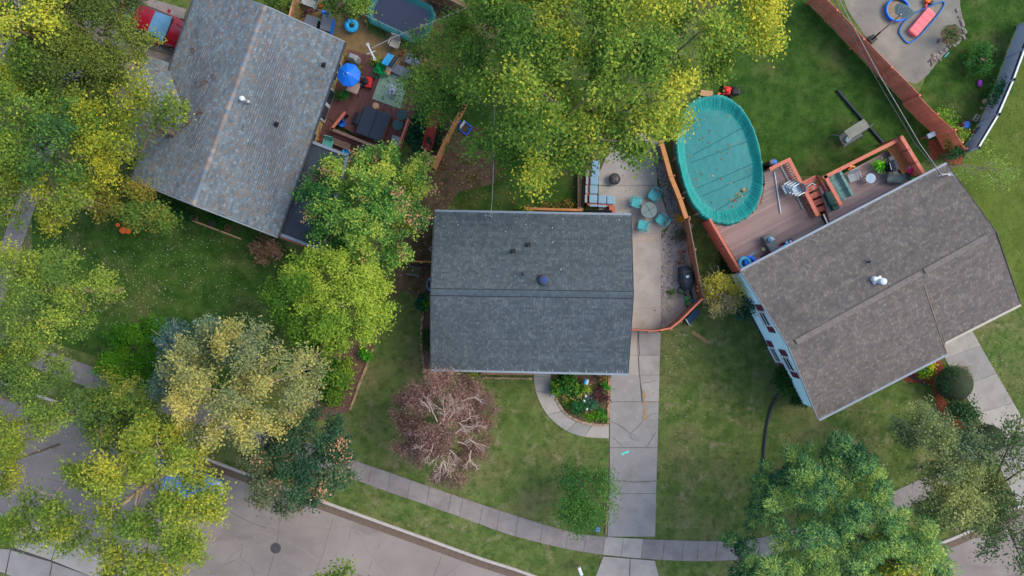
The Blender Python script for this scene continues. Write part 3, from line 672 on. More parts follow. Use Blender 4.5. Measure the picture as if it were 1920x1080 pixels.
# entry wing: a low gable running out from the left eave
u_ = (NW-SW); u_.z = 0; u_.normalize(); o_ = Vector((-u_.y, u_.x, 0)); o_ = o_ if o_.x < 0 else -o_
za = 2.75; w1 = W(320,119,za)-o_*.3; w0 = w1-u_*5.6; wl_ = 1.75
zr2 = 3.75; wm = (w0+w1)/2
e1_, e0_ = w1+o_*wl_, w0+o_*wl_; rm_o = wm+o_*(wl_+.15); rm_o.z = zr2; rm_i = wm-o_*2.2; rm_i.z = zr2
w1i = w1-o_*0.0; w0i = w0-o_*0.0
ra = slab_roof(lh, e1_, w1i, rm_i, rm_o, .14, felt_l); rb = slab_roof(lh, w0i, e0_, rm_o, rm_i, .14, felt_l)
mb = MB(); roof_tabs(mb, e1_, w1i, rm_i, rm_o, .12, .2, pal_l, 8, .016); P('shingles', mb, shing, ra, world=True, kind='stuff')
mb = MB(); roof_tabs(mb, w0i, e0_, rm_o, rm_i, .12, .2, pal_l, 9, .016); P('shingles', mb, shing, rb, world=True, kind='stuff')
mb = MB(); mb.prism([(p.x,p.y) for p in (e1_-u_*.3-o_*.4, w1-u_*.3, w0+u_*.3, e0_+u_*.3-o_*.4)], -.1, za-.1); P('wing_wall', mb, tan_side, lh, world=True)
mb = MB(); random.seed(5)
for k in range(260):
    t = random.random(); side = random.random() < .7
    p = w1.lerp(rm_i, t) if side else rm_i.lerp(w0, t*.45)
    q = p + Vector((random.gauss(0,.10), random.gauss(0,.10), 0)); q.z = p.z+.10; s = random.uniform(.03,.09); g = random.uniform(.6,1.2); mb.tint = (g,g,g)
    mb.box(tuple(q), (s,s*.6,.03), random.uniform(0,3))
P('valley_leaf_litter', mb, mat('valley_litter', (104,80,60), rough=.95, tint=True), lh, world=True, kind='stuff')
lx = (NE-NW); lx.z = 0; lx.normalize(); ly = (NE-SE); ly.z = 0; ly.normalize()
b0, b1, b2, b3 = ground(SE)-lx*.4+ly*.35, ground(NE)-lx*.4-ly*.35, ground(NW)+lx*.4-ly*.35, ground(SW)+lx*.4+ly*.35
mb = MB(); mb.prism([(p.x,p.y) for p in (b0,b1,b2,b3)], -.1, ze-.05); P('wall', mb, tan_side, lh, world=True)
for (p, q, off) in ((SE,NE,lx),(SW,NW,-lx)):
    mb = MB(); mb.beam(p+off*.05+Vector((0,0,-.04)), q+off*.05+Vector((0,0,-.04)), .11, .11); P('gutter', mb, dgrey, lh, world=True)
for (p, q) in ((SE,Rb),(Rb,SW),(NE,Rt),(Rt,NW)):
    s_ = (-ly if p in (SE,) or q is SW else ly)*.03; mb = MB(); mb.beam(p+s_+Vector((0,0,-.06)), q+s_+Vector((0,0,-.06)), .05, .17); P('rake_trim', mb, trim_m, lh, world=True)
def lwin(t, z, wd, ht, nm='window', pm=glass_m, fm=white_m):
    c_ = b0.lerp(b1, t)+Vector((0,0,z)); mb = MB(); mb.beam(c_-ly*wd/2+lx*.04, c_+ly*wd/2+lx*.04, .1, ht); f = P(nm, mb, fm, lh, world=True)
    for s in (-1,1):
        mb = MB(); mb.beam(c_+ly*(s*wd/4-wd*.2)+lx*.07, c_+ly*(s*wd/4+wd*.2)+lx*.07, .07, ht*.86); P('pane', mb, pm, f, world=True)
lwin(.72, 1.35, 1.9, 2.0, 'sliding_door'); lwin(.5, 1.6, 1.2, 1.0); lwin(.9, 1.6, 1.1, 1.0)
plE = (SE, NE, Rt)
for (x, y) in ((606,122),(518,233)):
    z = on_roof(x, y, *plE, 4); p = W(x, y, z); mb = MB(); mb.lathe([(.06,-.1),(.055,.3),(.03,.31)], 10, p); mb.box((p.x,p.y,z+.03),(.28,.28,.02),-.35); P('vent_pipe', mb, black_m, lh, world=True)
z = on_roof(460, 189, *plE, 4.2); p = W(460, 189, z)
mb = MB(); mb.lathe([(.1,-.1),(.1,.2),(.14,.22),(.13,.36),(.03,.4)], 14, p+Vector((-.08,.06,0))); P('flue_vent', mb, white_m, lh, world=True)
mb = MB(); mb.lathe([(.07,-.1),(.07,.25),(.1,.27),(.02,.32)], 12, p+Vector((.2,-.1,0))); P('flue_vent', mb, galv, lh, world=True)
# flat carport roof beside it
cr = T('carport', 'dark flat roofed carport attached to the slate blue house', 'carport', 570, 380)
q0, q1, q2, q3 = W(584,266,2.55), W(652,292,2.55), W(607,470,2.55), W(521,438,2.55)
slab_roof(cr, q3, q2, q1, q0, .14, flat_roof)
for (p, q) in ((q0,q1),(q3,q2),(q1,q2)):
    mb = MB(); mb.beam(p+Vector((0,0,.02)), q+Vector((0,0,.02)), .16, .12); P('edge_trim', mb, trim_m, cr, world=True)
mb = MB(); mb.beam(q3+Vector((-.03,-.14,-.25)), q2+Vector((-.03,-.14,-.25)), .08, .3); P('fascia', mb, wood_red, cr, world=True)
for p in (q1.lerp(q0,.08), q2.lerp(q3,.06)):
    mb = MB(); mb.box((p.x-.2, p.y, 1.2), (.12,.12,2.4)); P('post', mb, wood_red, cr, world=True)

# ------------------------------------------------------------------ decks and fences
def planks(parent, poly_px, z, ang, wd, m, th=.04, name='plank', gap=.012):
    q = [W(x, y, z) for x, y in poly_px]; d = Vector((math.cos(R(-ang)), math.sin(R(-ang)), 0)); n = Vector((-d.y, d.x, 0))
    uv = [(p.dot(d), p.dot(n)) for p in q]; v = min(b for a, b in uv) + wd/2; vm = max(b for a, b in uv)
    while v < vm:
        xs = []
        for i in range(len(uv)):
            (a0, b0_), (a1, b1_) = uv[i], uv[(i+1) % len(uv)]
            if (b0_ > v) != (b1_ > v): xs.append(a0 + (a1-a0)*(v-b0_)/(b1_-b0_))
        xs.sort()
        for i in range(0, len(xs)-1, 2):
            if xs[i+1]-xs[i] > .08:
                c = d*((xs[i]+xs[i+1])/2) + n*v; g = random.uniform(.84,1.12); mb = MB(); mb.tint = (g, g*random.uniform(.97,1.02), g*random.uniform(.96,1.03))
                mb.box((c.x, c.y, z-th/2+random.uniform(-.003,.003)), (xs[i+1]-xs[i]-.004, wd-gap, th), R(-ang)); P(name, mb, m, parent, world=True)
        v += wd
def skirt(parent, poly_px, z, m, name='skirt'):
    q = [W(x, y, z) for x, y in poly_px]; mb = MB(); mb.prism([(p.x*.999, p.y*.999) for p in q], -.05, z-.05); P(name, mb, m, parent, world=True)
def rail(parent, pts, zb, zt, m, mtop, topw=.16, bal=True, inset=0, step=.14):
    q = [W(x, y, zt) for x, y in pts]
    for i in range(len(q)-1):
        p0, p1 = q[i], q[i+1]; L = (p1-p0).length; dv = (p1-p0).normalized()
        mb = MB(); mb.beam(p0-dv*topw*.4+Vector((0,0,-.02+.004*(i%2))), p1+dv*topw*.4+Vector((0,0,-.02+.004*(i%2))), topw, .045); P('top_rail', mb, mtop, parent, world=True)
        zl = Vector((0,0,zb-zt+.1)); mb = MB(); mb.beam(p0+zl, p1+zl, .05, .08); P('bottom_rail', mb, m, parent, world=True)
        if bal:
            n = max(1, int(L/step))
            for k in range(1, n):
                p = p0.lerp(p1, k/n); mb = MB(); mb.box((p.x,p.y,(zb+zt)/2+.02), (.04,.04,zt-zb-.12), math.atan2(dv.y,dv.x)); P('baluster', mb, m, parent, world=True)
        n = max(1, round(L/1.7))
        for k in range(n+1):
            p = p0.lerp(p1, k/n); mb = MB(); mb.box((p.x,p.y,(zb+zt)/2-.03), (.1,.1,zt-zb), math.atan2(dv.y,dv.x)); P('post', mb, m, parent, world=True)
def fence(name, label, pts, zt, m, boardw=.145, lean=0, cap=None, rails=True, side=1, postm=None, z0=.04, cat='fence'):
    """pts are pixels of the top edge; boards hang below it"""
    q = [W(x, y, zt) for x, y in pts]; t = T(name, label, cat, 0, 0, 0, loc=(q[0].x, q[0].y, 0))
    for i in range(len(q)-1):
        p0, p1 = q[i], q[i+1]; L = (p1-p0).length; dv = (p1-p0).normalized(); nn = Vector((-dv.y, dv.x, 0))*side; n = max(1, int(L/boardw)); a = math.atan2(dv.y,dv.x)
        for k in range(n):
            p = p0.lerp(p1, (k+.5)/n); g = random.uniform(.86,1.12); mb = MB(); mb.tint = (g, g*random.uniform(.96,1.03), g*random.uniform(.95,1.03)); zz = zt - random.uniform(0,.02)
            mb.box((p.x, p.y, (zz+z0)/2), (L/n-.008, .022, zz-z0), a); P('board', mb, m, t, world=True)
        if rails:
            for h in (.35, zt*.55, zt-.22):
                mb = MB(); mb.tint = (.92,.92,.92); mb.beam(p0+nn*.035+Vector((0,0,h-zt)), p1+nn*.035+Vector((0,0,h-zt)), .045, .09); P('rail', mb, m, t, world=True)
        n = max(1, round(L/2.4))
        for k in range(n+1):
            if i and k == 0: continue
            p = p0.lerp(p1, k/n)+nn*.06; mb = MB(); mb.tint = (.95,.9,.88); mb.box((p.x,p.y,(zt+.05)/2), (.1,.1,zt+.05), a); P('post', mb, postm or m, t, world=True)
        if cap:
            mb = MB(); mb.tint = (1,1,1); mb.beam(p0+nn*cap[1]+Vector((0,0,.02)), p1+nn*cap[1]+Vector((0,0,.02)), cap[0], .035); P('cap_board', mb, cap[2], t, world=True)
    return t
random.seed(21)
# left deck
LROT = 19.0
DZ = .4
ldk = T('deck', 'maroon plank deck behind the slate blue house', 'deck', 680, 185)
skirt(ldk, [(656,96),(740,121),(794,150),(748,282),(690,264),(644,236),(604,216)], DZ, wood_red)
planks(ldk, [(654,92),(740,118),(800,150),(750,286),(690,268),(640,236),(600,214)], DZ, LROT-90, .145, deck_l)
lst = T('deck_stairs', 'dark plank landing and steps between house wall and hot tub deck', 'stairs', 610, 250)
skirt(lst, [(590,232),(692,272),(690,296),(574,262)], .3, wood_red)
planks(lst, [(602,207),(645,220),(624,240),(700,272),(690,300),(572,262)], DZ-.06, LROT, .14, deck_l)
rl = T('deck_railing', 'reddish wooden railing along the lower edge of the hot tub deck', 'railing', 660, 262)
rail(rl, [(622,242),(700,274)], DZ, 1.25, wood_red, wood_grey, .17)
rl = T('deck_railing', 'short orange brown railing beside the steps and the blue toy', 'railing', 635, 225)
rail(rl, [(646,212),(622,241)], DZ, 1.25, wood_orange, wood_redtop, .16)
rl = T('deck_railing', 'thin maroon rail along the tree side of the hot tub deck', 'railing', 757, 250)
rail(rl, [(765,224),(747,275)], DZ, 1.2, wood_red, wood_red, .1)
mb = MB(); st = T('wood_steps', 'small stack of orange stair treads against the house corner', 'steps', 594, 250)
for k in range(6):
    p = W(594 - k*.4, 234 + k*5.2, .5); mb = MB(); mb.tint = (1,.85,.7); mb.box((p.x,p.y,.3+.1*(6-k)), (.34,.13,.04), R(10)); P('tread', mb, wood_orange, st, world=True)
for s in (-.16,.16):
    mb = MB(); mb.tint=(.8,.7,.6); p = W(594,234,.9); q = W(592,262,.3); mb.beam(p+Vector((s,0,-.05)), q+Vector((s,0,-.05)), .04, .12); P('stringer', mb, wood_orange, st, world=True)
# right decks
PZ = 1.0; UZ = 1.5; RROT = -27.5
pd = T('deck', 'lower pinkish brown deck wrapping the end of the covered pool', 'deck', 1440, 430)
poly = [(1338,418),(1372,420),(1405,405),(1428,378),(1434,345),(1432,318),(1477,300),(1535,400),(1552,428),(1400,505),(1388,500)]
planks(pd, poly, PZ, RROT, .145, deck_r); skirt(pd, [(1345,420),(1436,345),(1474,304),(1530,400),(1548,426),(1402,500)], PZ, wood_red)
ud = T('deck', 'upper grey brown deck with lounge chairs against the brown roof', 'deck', 1640, 330)
poly = [(1548,352),(1688,272),(1730,318),(1736,330),(1560,424),(1540,392)]
planks(ud, [(1536,350),(1690,268),(1738,332),(1560,428)], UZ, RROT, .145, deck_r); skirt(ud, [(1542,356),(1688,272),(1734,332),(1562,424)], UZ, wood_red)
rl = T('deck_railing', 'coral railing round the inner edge of the pool deck', 'railing', 1500, 350)
rail(rl, [(1446,316),(1480,299),(1532,402)], PZ, 1.95, wood_red, wood_redtop, .2)
rl = T('deck_railing', 'long solid coral railing sloping from pool to house corner', 'railing', 1360, 460)
q = [W(1332,412,1.95), W(1389,509,1.95)]
rail(rl, [(1332,412),(1389,509)], PZ, 1.95, wood_red, wood_redtop, .14, bal=False)
for k in range(26):
    p = q[0].lerp(q[1], (k+.5)/26); dv = (q[1]-q[0]).normalized(); mb = MB(); g = random.uniform(.92,1.06); mb.tint = (g*1.12,g*.98,g*.95); mb.box((p.x-.03,p.y,.95), (.128,.03,1.86), math.atan2(dv.y,dv.x)); P('board', mb, wood_fence, rl, world=True)
rl = T('deck_railing', 'coral railing along the lawn edge of the upper deck', 'railing', 1600, 310)
rail(rl, [(1546,332),(1683,263)], UZ, 2.45, wood_red, wood_redtop, .2)
rl = T('deck_railing', 'coral railing between the stairs and the covered loveseat', 'railing', 1560, 365)
rail(rl, [(1548,331),(1576,382)], UZ, 2.45, wood_red, wood_redtop, .2)
rl = T('privacy_screen', 'slatted coral privacy wall at the far end of upper deck', 'screen', 1710, 300)
s0, s1 = W(1690,256,2.75), W(1733,327,2.75); dv = (s1-s0).normalized(); nn = Vector((-dv.y,dv.x,0))
for k in range(11):
    h = 1.5 + k*.118; mb = MB(); g = random.uniform(.9,1.1); mb.tint = (g*1.15,g,g*.95); mb.beam(Vector((s0.x,s0.y,h)), Vector((s1.x,s1.y,h)), .03, .105); P('slat', mb, wood_fence, rl, world=True)
mb = MB(); mb.beam(s0, s1, .2, .05); P('top_rail', mb, wood_redtop, rl, world=True)
for k in range(4):
    p = s0.lerp(s1, k/3); mb = MB(); mb.box((p.x,p.y,1.4), (.1,.1,2.8), math.atan2(dv.y,dv.x)); P('post', mb, wood_red, rl, world=True)
bn = T('deck_bench', 'built-in orange slatted bench against the privacy wall', 'bench', 1695, 300)
for k in range(5):
    o = (.1+k*.12); sg = -1 if nn.x > 0 else 1; mb = MB(); mb.tint = (.95,.8,.75); mb.beam(Vector((s0.x,s0.y,1.93))+nn*sg*o+dv*.25, Vector((s1.x,s1.y,1.93))+nn*sg*o-dv*.5, .1, .04); P('slat', mb, wood_orange, bn, world=True)
for k in range(4):
    p = Vector((s0.x,s0.y,1.7))+nn*sg*.34+dv*(.4+k*.75); mb = MB(); mb.box(tuple(p), (.09,.5,.4), math.atan2(dv.y,dv.x)); P('support', mb, wood_red, bn, world=True)
sd_ = T('deck_stairs', 'red wooden stairs joining the lower and upper pool decks', 'stairs', 1530, 370)
for k in range(5):
    t = k/4; a_, b_ = lerp((1506,345),(1530,395), t), lerp((1530,333),(1560,384), t)
    z_ = PZ + .42 - k*.07; p, q = W(*a_, z_), W(*b_, z_); mb = MB(); g = random.uniform(.9,1.1); mb.tint = (g*.95,g*.9,g*.95); mb.beam(p, q, .31, .05); P('tread', mb, wood_fence, sd_, world=True)
    mb = MB(); mb.tint=(.8,.75,.75); mb.beam(p+Vector((0,0,-.2)), q+Vector((0,0,-.2)), .03, .34); P('riser', mb, wood_fence, sd_, world=True)
for a_, b_ in (((1502,341),(1536,405)),((1532,330),(1566,390))):
    mb = MB(); p, q = W(*a_, PZ+.55), W(*b_, PZ+.3); mb.beam(p, q, .06, .4); P('stringer', mb, wood_red, sd_, world=True)
# fences
fence('board_fence', 'tall redwood board fence stepping diagonally across the far right lawn', [(1536,-16),(1571,18),(1621,72),(1673,125),(1725,178)], 1.83, wood_fence, rails=True, side=-1)
fence('board_fence', 'plain rusty board fence section ending in climbing vines', [(1723,180),(1757,215),(1790,245),(1803,268)], 1.95, wood_fence, rails=False, side=1)
fence('board_fence', 'low rusty fence piece below the vines near the toy chairs', [(1797,264),(1812,280)], 1.3, wood_fence, rails=False)
fence('board_fence', 'brown fence with broad orange cap between patio and covered pool', [(1243,262),(1262,330),(1279,372),(1291,408)], 1.75, wood_brown, side=1, rails=False, cap=(.24,-.13,wood_orange))
fence('board_fence', 'plain brown fence beside the gravel and barrel shaped cover', [(1291,412),(1302,468),(1311,520),(1319,556)], 1.7, wood_brown, side=1, rails=True, cap=(.06,0,wood_grey))
fence('board_fence', 'brown angled fence with pale pink cap above the blue panel', [(1318,560),(1276,602),(1258,616),(1237,620)], 1.6, wood_brown, side=1, rails=False, cap=(.1,-.02,wood_redtop))
fence('board_fence', 'short gate-like brown fence crossing the concrete beside the grey roof', [(1237,620),(1216,620),(1183,618)], 1.6, wood_brown, side=1, rails=False, cap=(.08,-.0,wood_red))
fence('board_fence', 'orange cedar fence between red slide and bare soil', [(876,180),(850,231),(833,264),(812,310)], 1.8, wood_orange, side=-1, rails=False, cap=(.09,0,wood_orange))
fence('board_fence', 'narrow fence with pale cap joining the grey house to the trees', [(752,489),(811,491)], 1.7, wood_brown, side=1, rails=False, cap=(.08,0,wood_orange))
fence('board_fence', 'weathered fence line above the trampoline at the top edge', [(560,-40),(542,32)], 1.6, wood_brown, side=1, rails=False, cap=(.08,0,tan_m))
fence('board_fence', 'brown fence boards above the trampoline and dark soil', [(800,-18),(832,-8),(875,14)], 1.6, wood_brown, side=1, rails=True, cap=(.12,0,wood_grey))
fence('garden_screen', 'weathered low wall beam along the shaded lawn above grey roof', [(985,391),(1092,394)], .7, wood_brown, side=1, rails=False, cap=(.14,0,wood_orange), cat='garden wall')
# vinyl fence on the right edge
vf = T('vinyl_fence', 'grey vinyl fence with white top rail and capped posts', 'fence', 1880, 190)
vp_ = [(1945,30),(1921,92),(1900,150),(1872,215),(1834,278)]
vin = mat('grey_vinyl', (160,170,184), var=.06, scale=2, rough=.6, k=1.05)
q = [W(x, y, 1.8) for x, y in vp_]
for i in range(len(q)-1):
    p0, p1 = q[i], q[i+1]; n = 13
    for k in range(n):
        a_, b_ = p0.lerp(p1, k/n), p0.lerp(p1, (k+.97)/n); mb = MB(); mb.beam(a_+Vector((0,0,-.98)), b_+Vector((0,0,-.98)), .025, 1.5); P('board', mb, vin, vf, world=True)
    mb = MB(); mb.beam(p0+Vector((0,0,-.12)), p1+Vector((0,0,-.12)), .03, .2); P('lattice_strip', mb, navy, vf, world=True)
    mb = MB(); mb.beam(p0, p1, .09, .07); P('top_rail', mb, white_m, vf, world=True)
    mb = MB(); mb.beam(p0+Vector((0,0,-.25)), p1+Vector((0,0,-.25)), .06, .07); P('middle_rail', mb, navy, vf, world=True)
for p in q:
    mb = MB(); mb.box((p.x,p.y,.95), (.13,.13,1.9), .5); po = P('post', mb, vin, vf, world=True); mb = MB(); mb.lathe([(.1,0),(.1,.04),(.02,.12)], 4, (p.x,p.y,1.9)); P('post_cap', mb, navy, po, world=True)

# ------------------------------------------------------------------ pool
pool = T('pool', 'oval above-ground pool under a teal tarp cover', 'pool', 1350, 300, 0, 78)
pk = (H-1.2)/FPX; La, Lb = 121*pk, 77*pk; N = 320
p0 = W(1349,299.5,1.2); pool.location = (p0.x, p0.y, 0); ROOT[pool.name] = Matrix.Translation(pool.location) @ Matrix.Rotation(R(-78), 4, 'Z')
def oval(t, k=1.0):
    c_, s_ = math.cos(t), math.sin(t); e = .86
    return (La*k*math.copysign(abs(c_)**e, c_), Lb*k*math.copysign(abs(s_)**e, s_))
rnd = random.Random(4); ph = [(rnd.uniform(0,6.28), rnd.choice([7,11,19,29,43,61,83,107]), rnd.uniform(.3,1)) for _ in range(10)]
pl_ = lambda t: sum(a_*math.sin(f*t+p) for p, f, a_ in ph)/3
rings = [(0,.98),(.25,.98),(.5,.975),(.7,.97),(.78,.97)]
mb = MB()
def ring(k, z, pleat, rp):
    return [(*[q_*(1+rp*pl_(2*math.pi*j/N)) for q_ in oval(2*math.pi*j/N, k)], z + pleat*pl_(2*math.pi*j/N)) for j in range(N)]
RR = [ring(max(k,.001), z, 0, 0) for k, z in rings]
V = MB(); V.loft(RR, closed=True); P('cover_centre', V, pool_flat, pool, smooth=True)
V = MB(); V.loft([ring(.78,.97,0,0), ring(.80,.985,.015,.002), ring(.83,1.03,.03,.004), ring(.86,1.09,.04,.005), ring(.90,1.18,.04,.006), ring(.945,1.28,.025,.006), ring(.975,1.32,.008,.004), ring(1.0,1.29,.02,.008), ring(1.015,1.12,.04,.014), ring(1.022,.85,.07,.02)], closed=True); P('cover_edge', V, pool_rim, pool)
V = MB(); V.loft([ring(.985,.0,0,0), ring(.985,1.2,0,0)]); P('pool_wall', V, mat('pool_wall_panel', (150,120,112), rough=.6), pool)
for (xa, ya, xb, yb) in ((1296,305,1420,258),(1308,352,1428,300),(1318,367,1422,322),(1300,290,1392,240),(1340,396,1418,352)):
    a_, b_ = W(xa,ya,1.0), W(xb,yb,1.0); mb = MB(); n = 12; pts = [a_.lerp(b_, k/n)+Vector((random.uniform(-.02,.02), random.uniform(-.02,.02), -.012)) for k in range(n+1)]; mb.tube(pts, .014, 5); P('seam', mb, seam_m, pool, world=True)
random.seed(8); mb = MB()
for k in range(70):
    t = random.random()
    if t < .55: x, y = 1376 + random.gauss(0,1)*3 + (k%12)*2, 376 - (k%12)*2 + random.gauss(0,2)
    else: x, y = random.uniform(1290,1410), random.uniform(215,390)
    p = W(x, y, .99); g = random.choice([(150,116,70),(120,90,60),(170,160,110)]); mb.tint = tint(g); s = random.uniform(.05,.13); mb.box((p.x,p.y,.99),(s,s*.6,.015), random.uniform(0,3))
o = P('fallen_leaves', mb, TINT, kind='stuff')
for k in range(14):
    a_ = 2*math.pi*k/14+.1; x, y = oval(a_, 1.01); mb = MB(); mb.box((x,y,.55),(.12,.12,1.1), a_); P('pool_post', mb, beige, pool)

# ------------------------------------------------------------------ vehicles
def car(label, px, py, rot, paint):
    t = T('parked_car', label, 'car', px, py, 0, rot, zr=.9)
    L, Wd = 4.4, 1.78
    def sec(x, hw, zt, zb=.28, rn=.12): return [(x,-hw,zb),(x,-hw-.02,zb+.25),(x,-hw+.03,zt-rn),(x,-hw+.16,zt-.02),(x,0,zt+.03),(x,hw-.16,zt-.02),(x,hw-.03,zt-rn),(x,hw+.02,zb+.25),(x,hw,zb)]
    mb = MB(); mb.loft([sec(-2.2,.55,.72), sec(-2.12,.74,.86), sec(-1.7,.86,.95), sec(-.6,.89,.95), sec(.6,.89,.94), sec(1.2,.88,.9), sec(1.75,.82,.82), sec(2.05,.68,.74), sec(2.2,.45,.62)], caps=True, closed=True); P('body', mb, paint, t, smooth=True)
    def cab(x, hw, z): return [(x,-hw,z),(x,-hw*.5,z+.03),(x,hw*.5,z+.03),(x,hw,z)]
    mb = MB(); mb.loft([cab(-.95,.62,1.42), cab(-.4,.66,1.47), cab(.15,.63,1.42)], closed=False); mb.loft([[(-.95,-.62,1.38),(-.95,.62,1.38)],[(.15,-.63,1.38),(.15,.63,1.38)]], closed=False); P('car_roof', mb, paint, t, smooth=True)
    mb = MB(); mb.loft([cab(.15,.63,1.42), cab(.95,.76,.93)], closed=False); P('windscreen', mb, wind_m, t, smooth=True)
    mb = MB(); mb.loft([cab(-1.75,.72,.97), cab(-.95,.62,1.42)], closed=False); P('rear_window', mb, glass_m, t, smooth=True)
    for s in (-1,1):
        mb = MB(); mb.add([(-1.6,s*.82,.94),(.85,s*.82,.92),(.15,s*.635,1.40),(-.95,s*.625,1.40)], [(0,1,2,3) if s < 0 else (3,2,1,0)]); P('side_window', mb, glass_m, t)
        mb = MB(); mb.box((.62,s*1.0,.98),(.14,.2,.13),0,.04); P('wing_mirror', mb, paint, t)
        mb = MB(); mb.loft([[(1.72,s*.5,.80),(1.72,s*.78,.75)],[(2.02,s*.45,.73),(2.02,s*.66,.68)]], closed=False); 
        mb.box((1.9,s*.62,.73),(.34,.2,.06),-s*.5,.03); P('headlight', mb, white_m, t)
        for x in (-1.35,1.35):
            mb = MB(); ring_ = []; V = MB()
            for e in (-.11,.11): ring_.append([(x+.32*math.cos(2*math.pi*k/18), s*.82+e, .32+.32*math.sin(2*math.pi*k/18)) for k in range(18)])
            mb.loft(ring_, caps=True); wh = P('wheel', mb, black_m, t)
            mb = MB(); mb.loft([[(x+.2*math.cos(2*math.pi*k/14), s*(.82+e), .32+.2*math.sin(2*math.pi*k/14)) for k in range(14)] for e in (.09,.125)], caps=True); P('rim', mb, galv, wh)
    mb = MB(); mb.beam((1.25,-.5,.94),(1.95,-.34,.8),.03,.02); mb.beam((1.25,.5,.94),(1.95,.34,.8),.03,.02); P('hood_crease', mb, paint, t)
    mb = MB(); mb.beam((.98,-.72,.945),(.98,.72,.945),.1,.03); P('wiper_cowl', mb, black_m, t)
    return t
car('dark red car parked nose toward the slate blue house', 287, 44, 22, carred)
car('pale blue car on the road hidden under the yellow tree', 344, 908, 20, carblue)

# ------------------------------------------------------------------ left rear yard
tr = T('trampoline', 'rectangular trampoline with teal pad and navy bed', 'trampoline', 752, 27, 0, 25, zr=.9)
mb = MB(); hx, hy = 1.92, 1.22
def oct_(hx, hy, c): return [(hx-c,-hy),(hx,-hy+c),(hx,hy-c),(hx-c,hy),(-hx+c,hy),(-hx,hy-c),(-hx,-hy+c),(-hx+c,-hy)]
o1, o2 = oct_(hx,hy,.5), oct_(hx-.36,hy-.36,.25)
mb.loft([[(*p,.82) for p in o1],[(*p,.9) for p in o1],[(p[0]*.93,p[1]*.9,.93) for p in o1],[(*p,.86) for p in o2]]); P('spring_pad', mb, pad_teal, tr)
mb = MB(); mb.sheet(o2, .84); P('jumping_bed', mb, mat_navy, tr)
for x in (-1.3,0,1.3):
    for y in (-1.05,1.05): mb = MB(); mb.tube([(x,y,0),(x,y,.84)], .03, 8); P('leg', mb, galv, tr)
for x in (-1.86,-.62,.62,1.86):
    for y in (-1.26,1.26):
        mb = MB(); mb.tube([(x,y,.0),(x,y,2.4)], .025, 8); P('net_pole', mb, dgrey, tr)
mb = MB()
for s in (-1.26,1.26): mb.tube([(-1.86,s,2.4),(0,s,2.36),(1.86,s,2.4)], .012, 5)
P('net_rope', mb, cable_m, tr)
sr = T('swim_ring', 'blue inflatable swim ring with a small centre hole', 'swim ring', 659, 48, .1, zr=.2)
mb = MB(); mb.torus((0,0,.2), .27, .15, 30, 10); P('ring', mb, sky_m, sr, smooth=True)
for k in range(12):
    a_ = 2*math.pi*k/12; mb = MB(); mb.torus((.27*math.cos(a_), .27*math.sin(a_), .2), .151, .006, 12, 4); 
    for i, v in enumerate(mb.v):
        l = v - Vector((.27*math.cos(a_), .27*math.sin(a_), .2)); mb.v[i] = Vector((.27*math.cos(a_)+l.x*math.cos(a_), .27*math.sin(a_)+l.x*math.sin(a_), .2+l.y))
    P('pleat', mb, blue_m, sr)
mb = MB(); mb.tube([W(644,28,.9), W(650,38,.5), W(664,60,.02)], .03, 6); o = P('dark_pole', mb, black_m); tagm(o, 'thin dark pole lying across the blue swim ring', 'pole')
def bin_box(label, px, py, rot, d, body, lid, z=0, name='storage_box', cat='box'):
    t = T(name, label, cat, px, py, z, rot, zr=d[2]); mb = MB(); mb.box((0,0,d[2]*.45),(d[0],d[1],d[2]*.9),0,.05); P('body', mb, body, t)
    mb = MB(); mb.box((0,0,d[2]*.95),(d[0]*1.06,d[1]*1.06,d[2]*.12),0,.06); ld_ = P('lid', mb, lid, t)
    mb = MB(); mb.box((0,-d[1]*.54,d[2]*.92),(d[0]*.3,.05,.05)); P('handle', mb, lid, t)
    return t
bin_box('grey lidded wheelie bin with blue base near the roof edge', 611, 42, 12, (.56,.86,.95), blue_m, grey_m, 0, 'wheelie_bin', 'bin')
bin_box('second grey bin touching the mottled roof edge', 582, 42, 18, (.72,.72,.9), dgrey, grey_m, 0, 'wheelie_bin', 'bin')
for (x, y) in ((608,26),(616,29)): mb = MB(); mb.ball((0,0,0), .1, 10); 
t = T('jerrycan', 'blue can pair standing above the grey bin', 'can', 612, 27)
for s in (-.12,.13): mb = MB(); mb.box((s,0,.25),(.2,.2,.5),.2,.05); P('can', mb, blue_m, t)
t = T('toy_ball', 'lime green ball between the two grey bins', 'ball', 597, 39, .12); mb = MB(); mb.ball((0,0,0), .12, 14); P('ball', mb, green_m, t, smooth=True)
t = T('fuel_can', 'bright red container beside the white wheelbarrow', 'can', 603, 13); mb = MB(); mb.box((0,0,.18),(.3,.28,.36),.2,.06); P('body', mb, red_m, t); mb = MB(); mb.tube([(-.1,0,.36),(-.1,0,.44),(.1,0,.44),(.1,0,.36)], .025, 6); P('handle', mb, red_m, t)
t = T('wheelbarrow', 'pale wheelbarrow and tub beside the red container', 'wheelbarrow', 586, 8, 0, 20)
mb = MB(); mb.loft([[(-.3,-.2,.3),(.3,-.2,.3),(.3,.2,.3),(-.3,.2,.3)],[(-.5,-.33,.62),(.5,-.33,.62),(.5,.33,.62),(-.5,.33,.62)],[(-.46,-.3,.61),(.46,-.3,.61),(.46,.3,.61),(-.46,.3,.61)],[(-.28,-.18,.33),(.28,-.18,.33),(.28,.18,.33),(-.28,.18,.33)]], caps=True); P('tray', mb, lgrey, t)
for s in (-.28,.28): mb = MB(); mb.tube([(-.3,s,.3),(.9,s*1.1,.55)], .025, 6); P('handle', mb, galv, t)
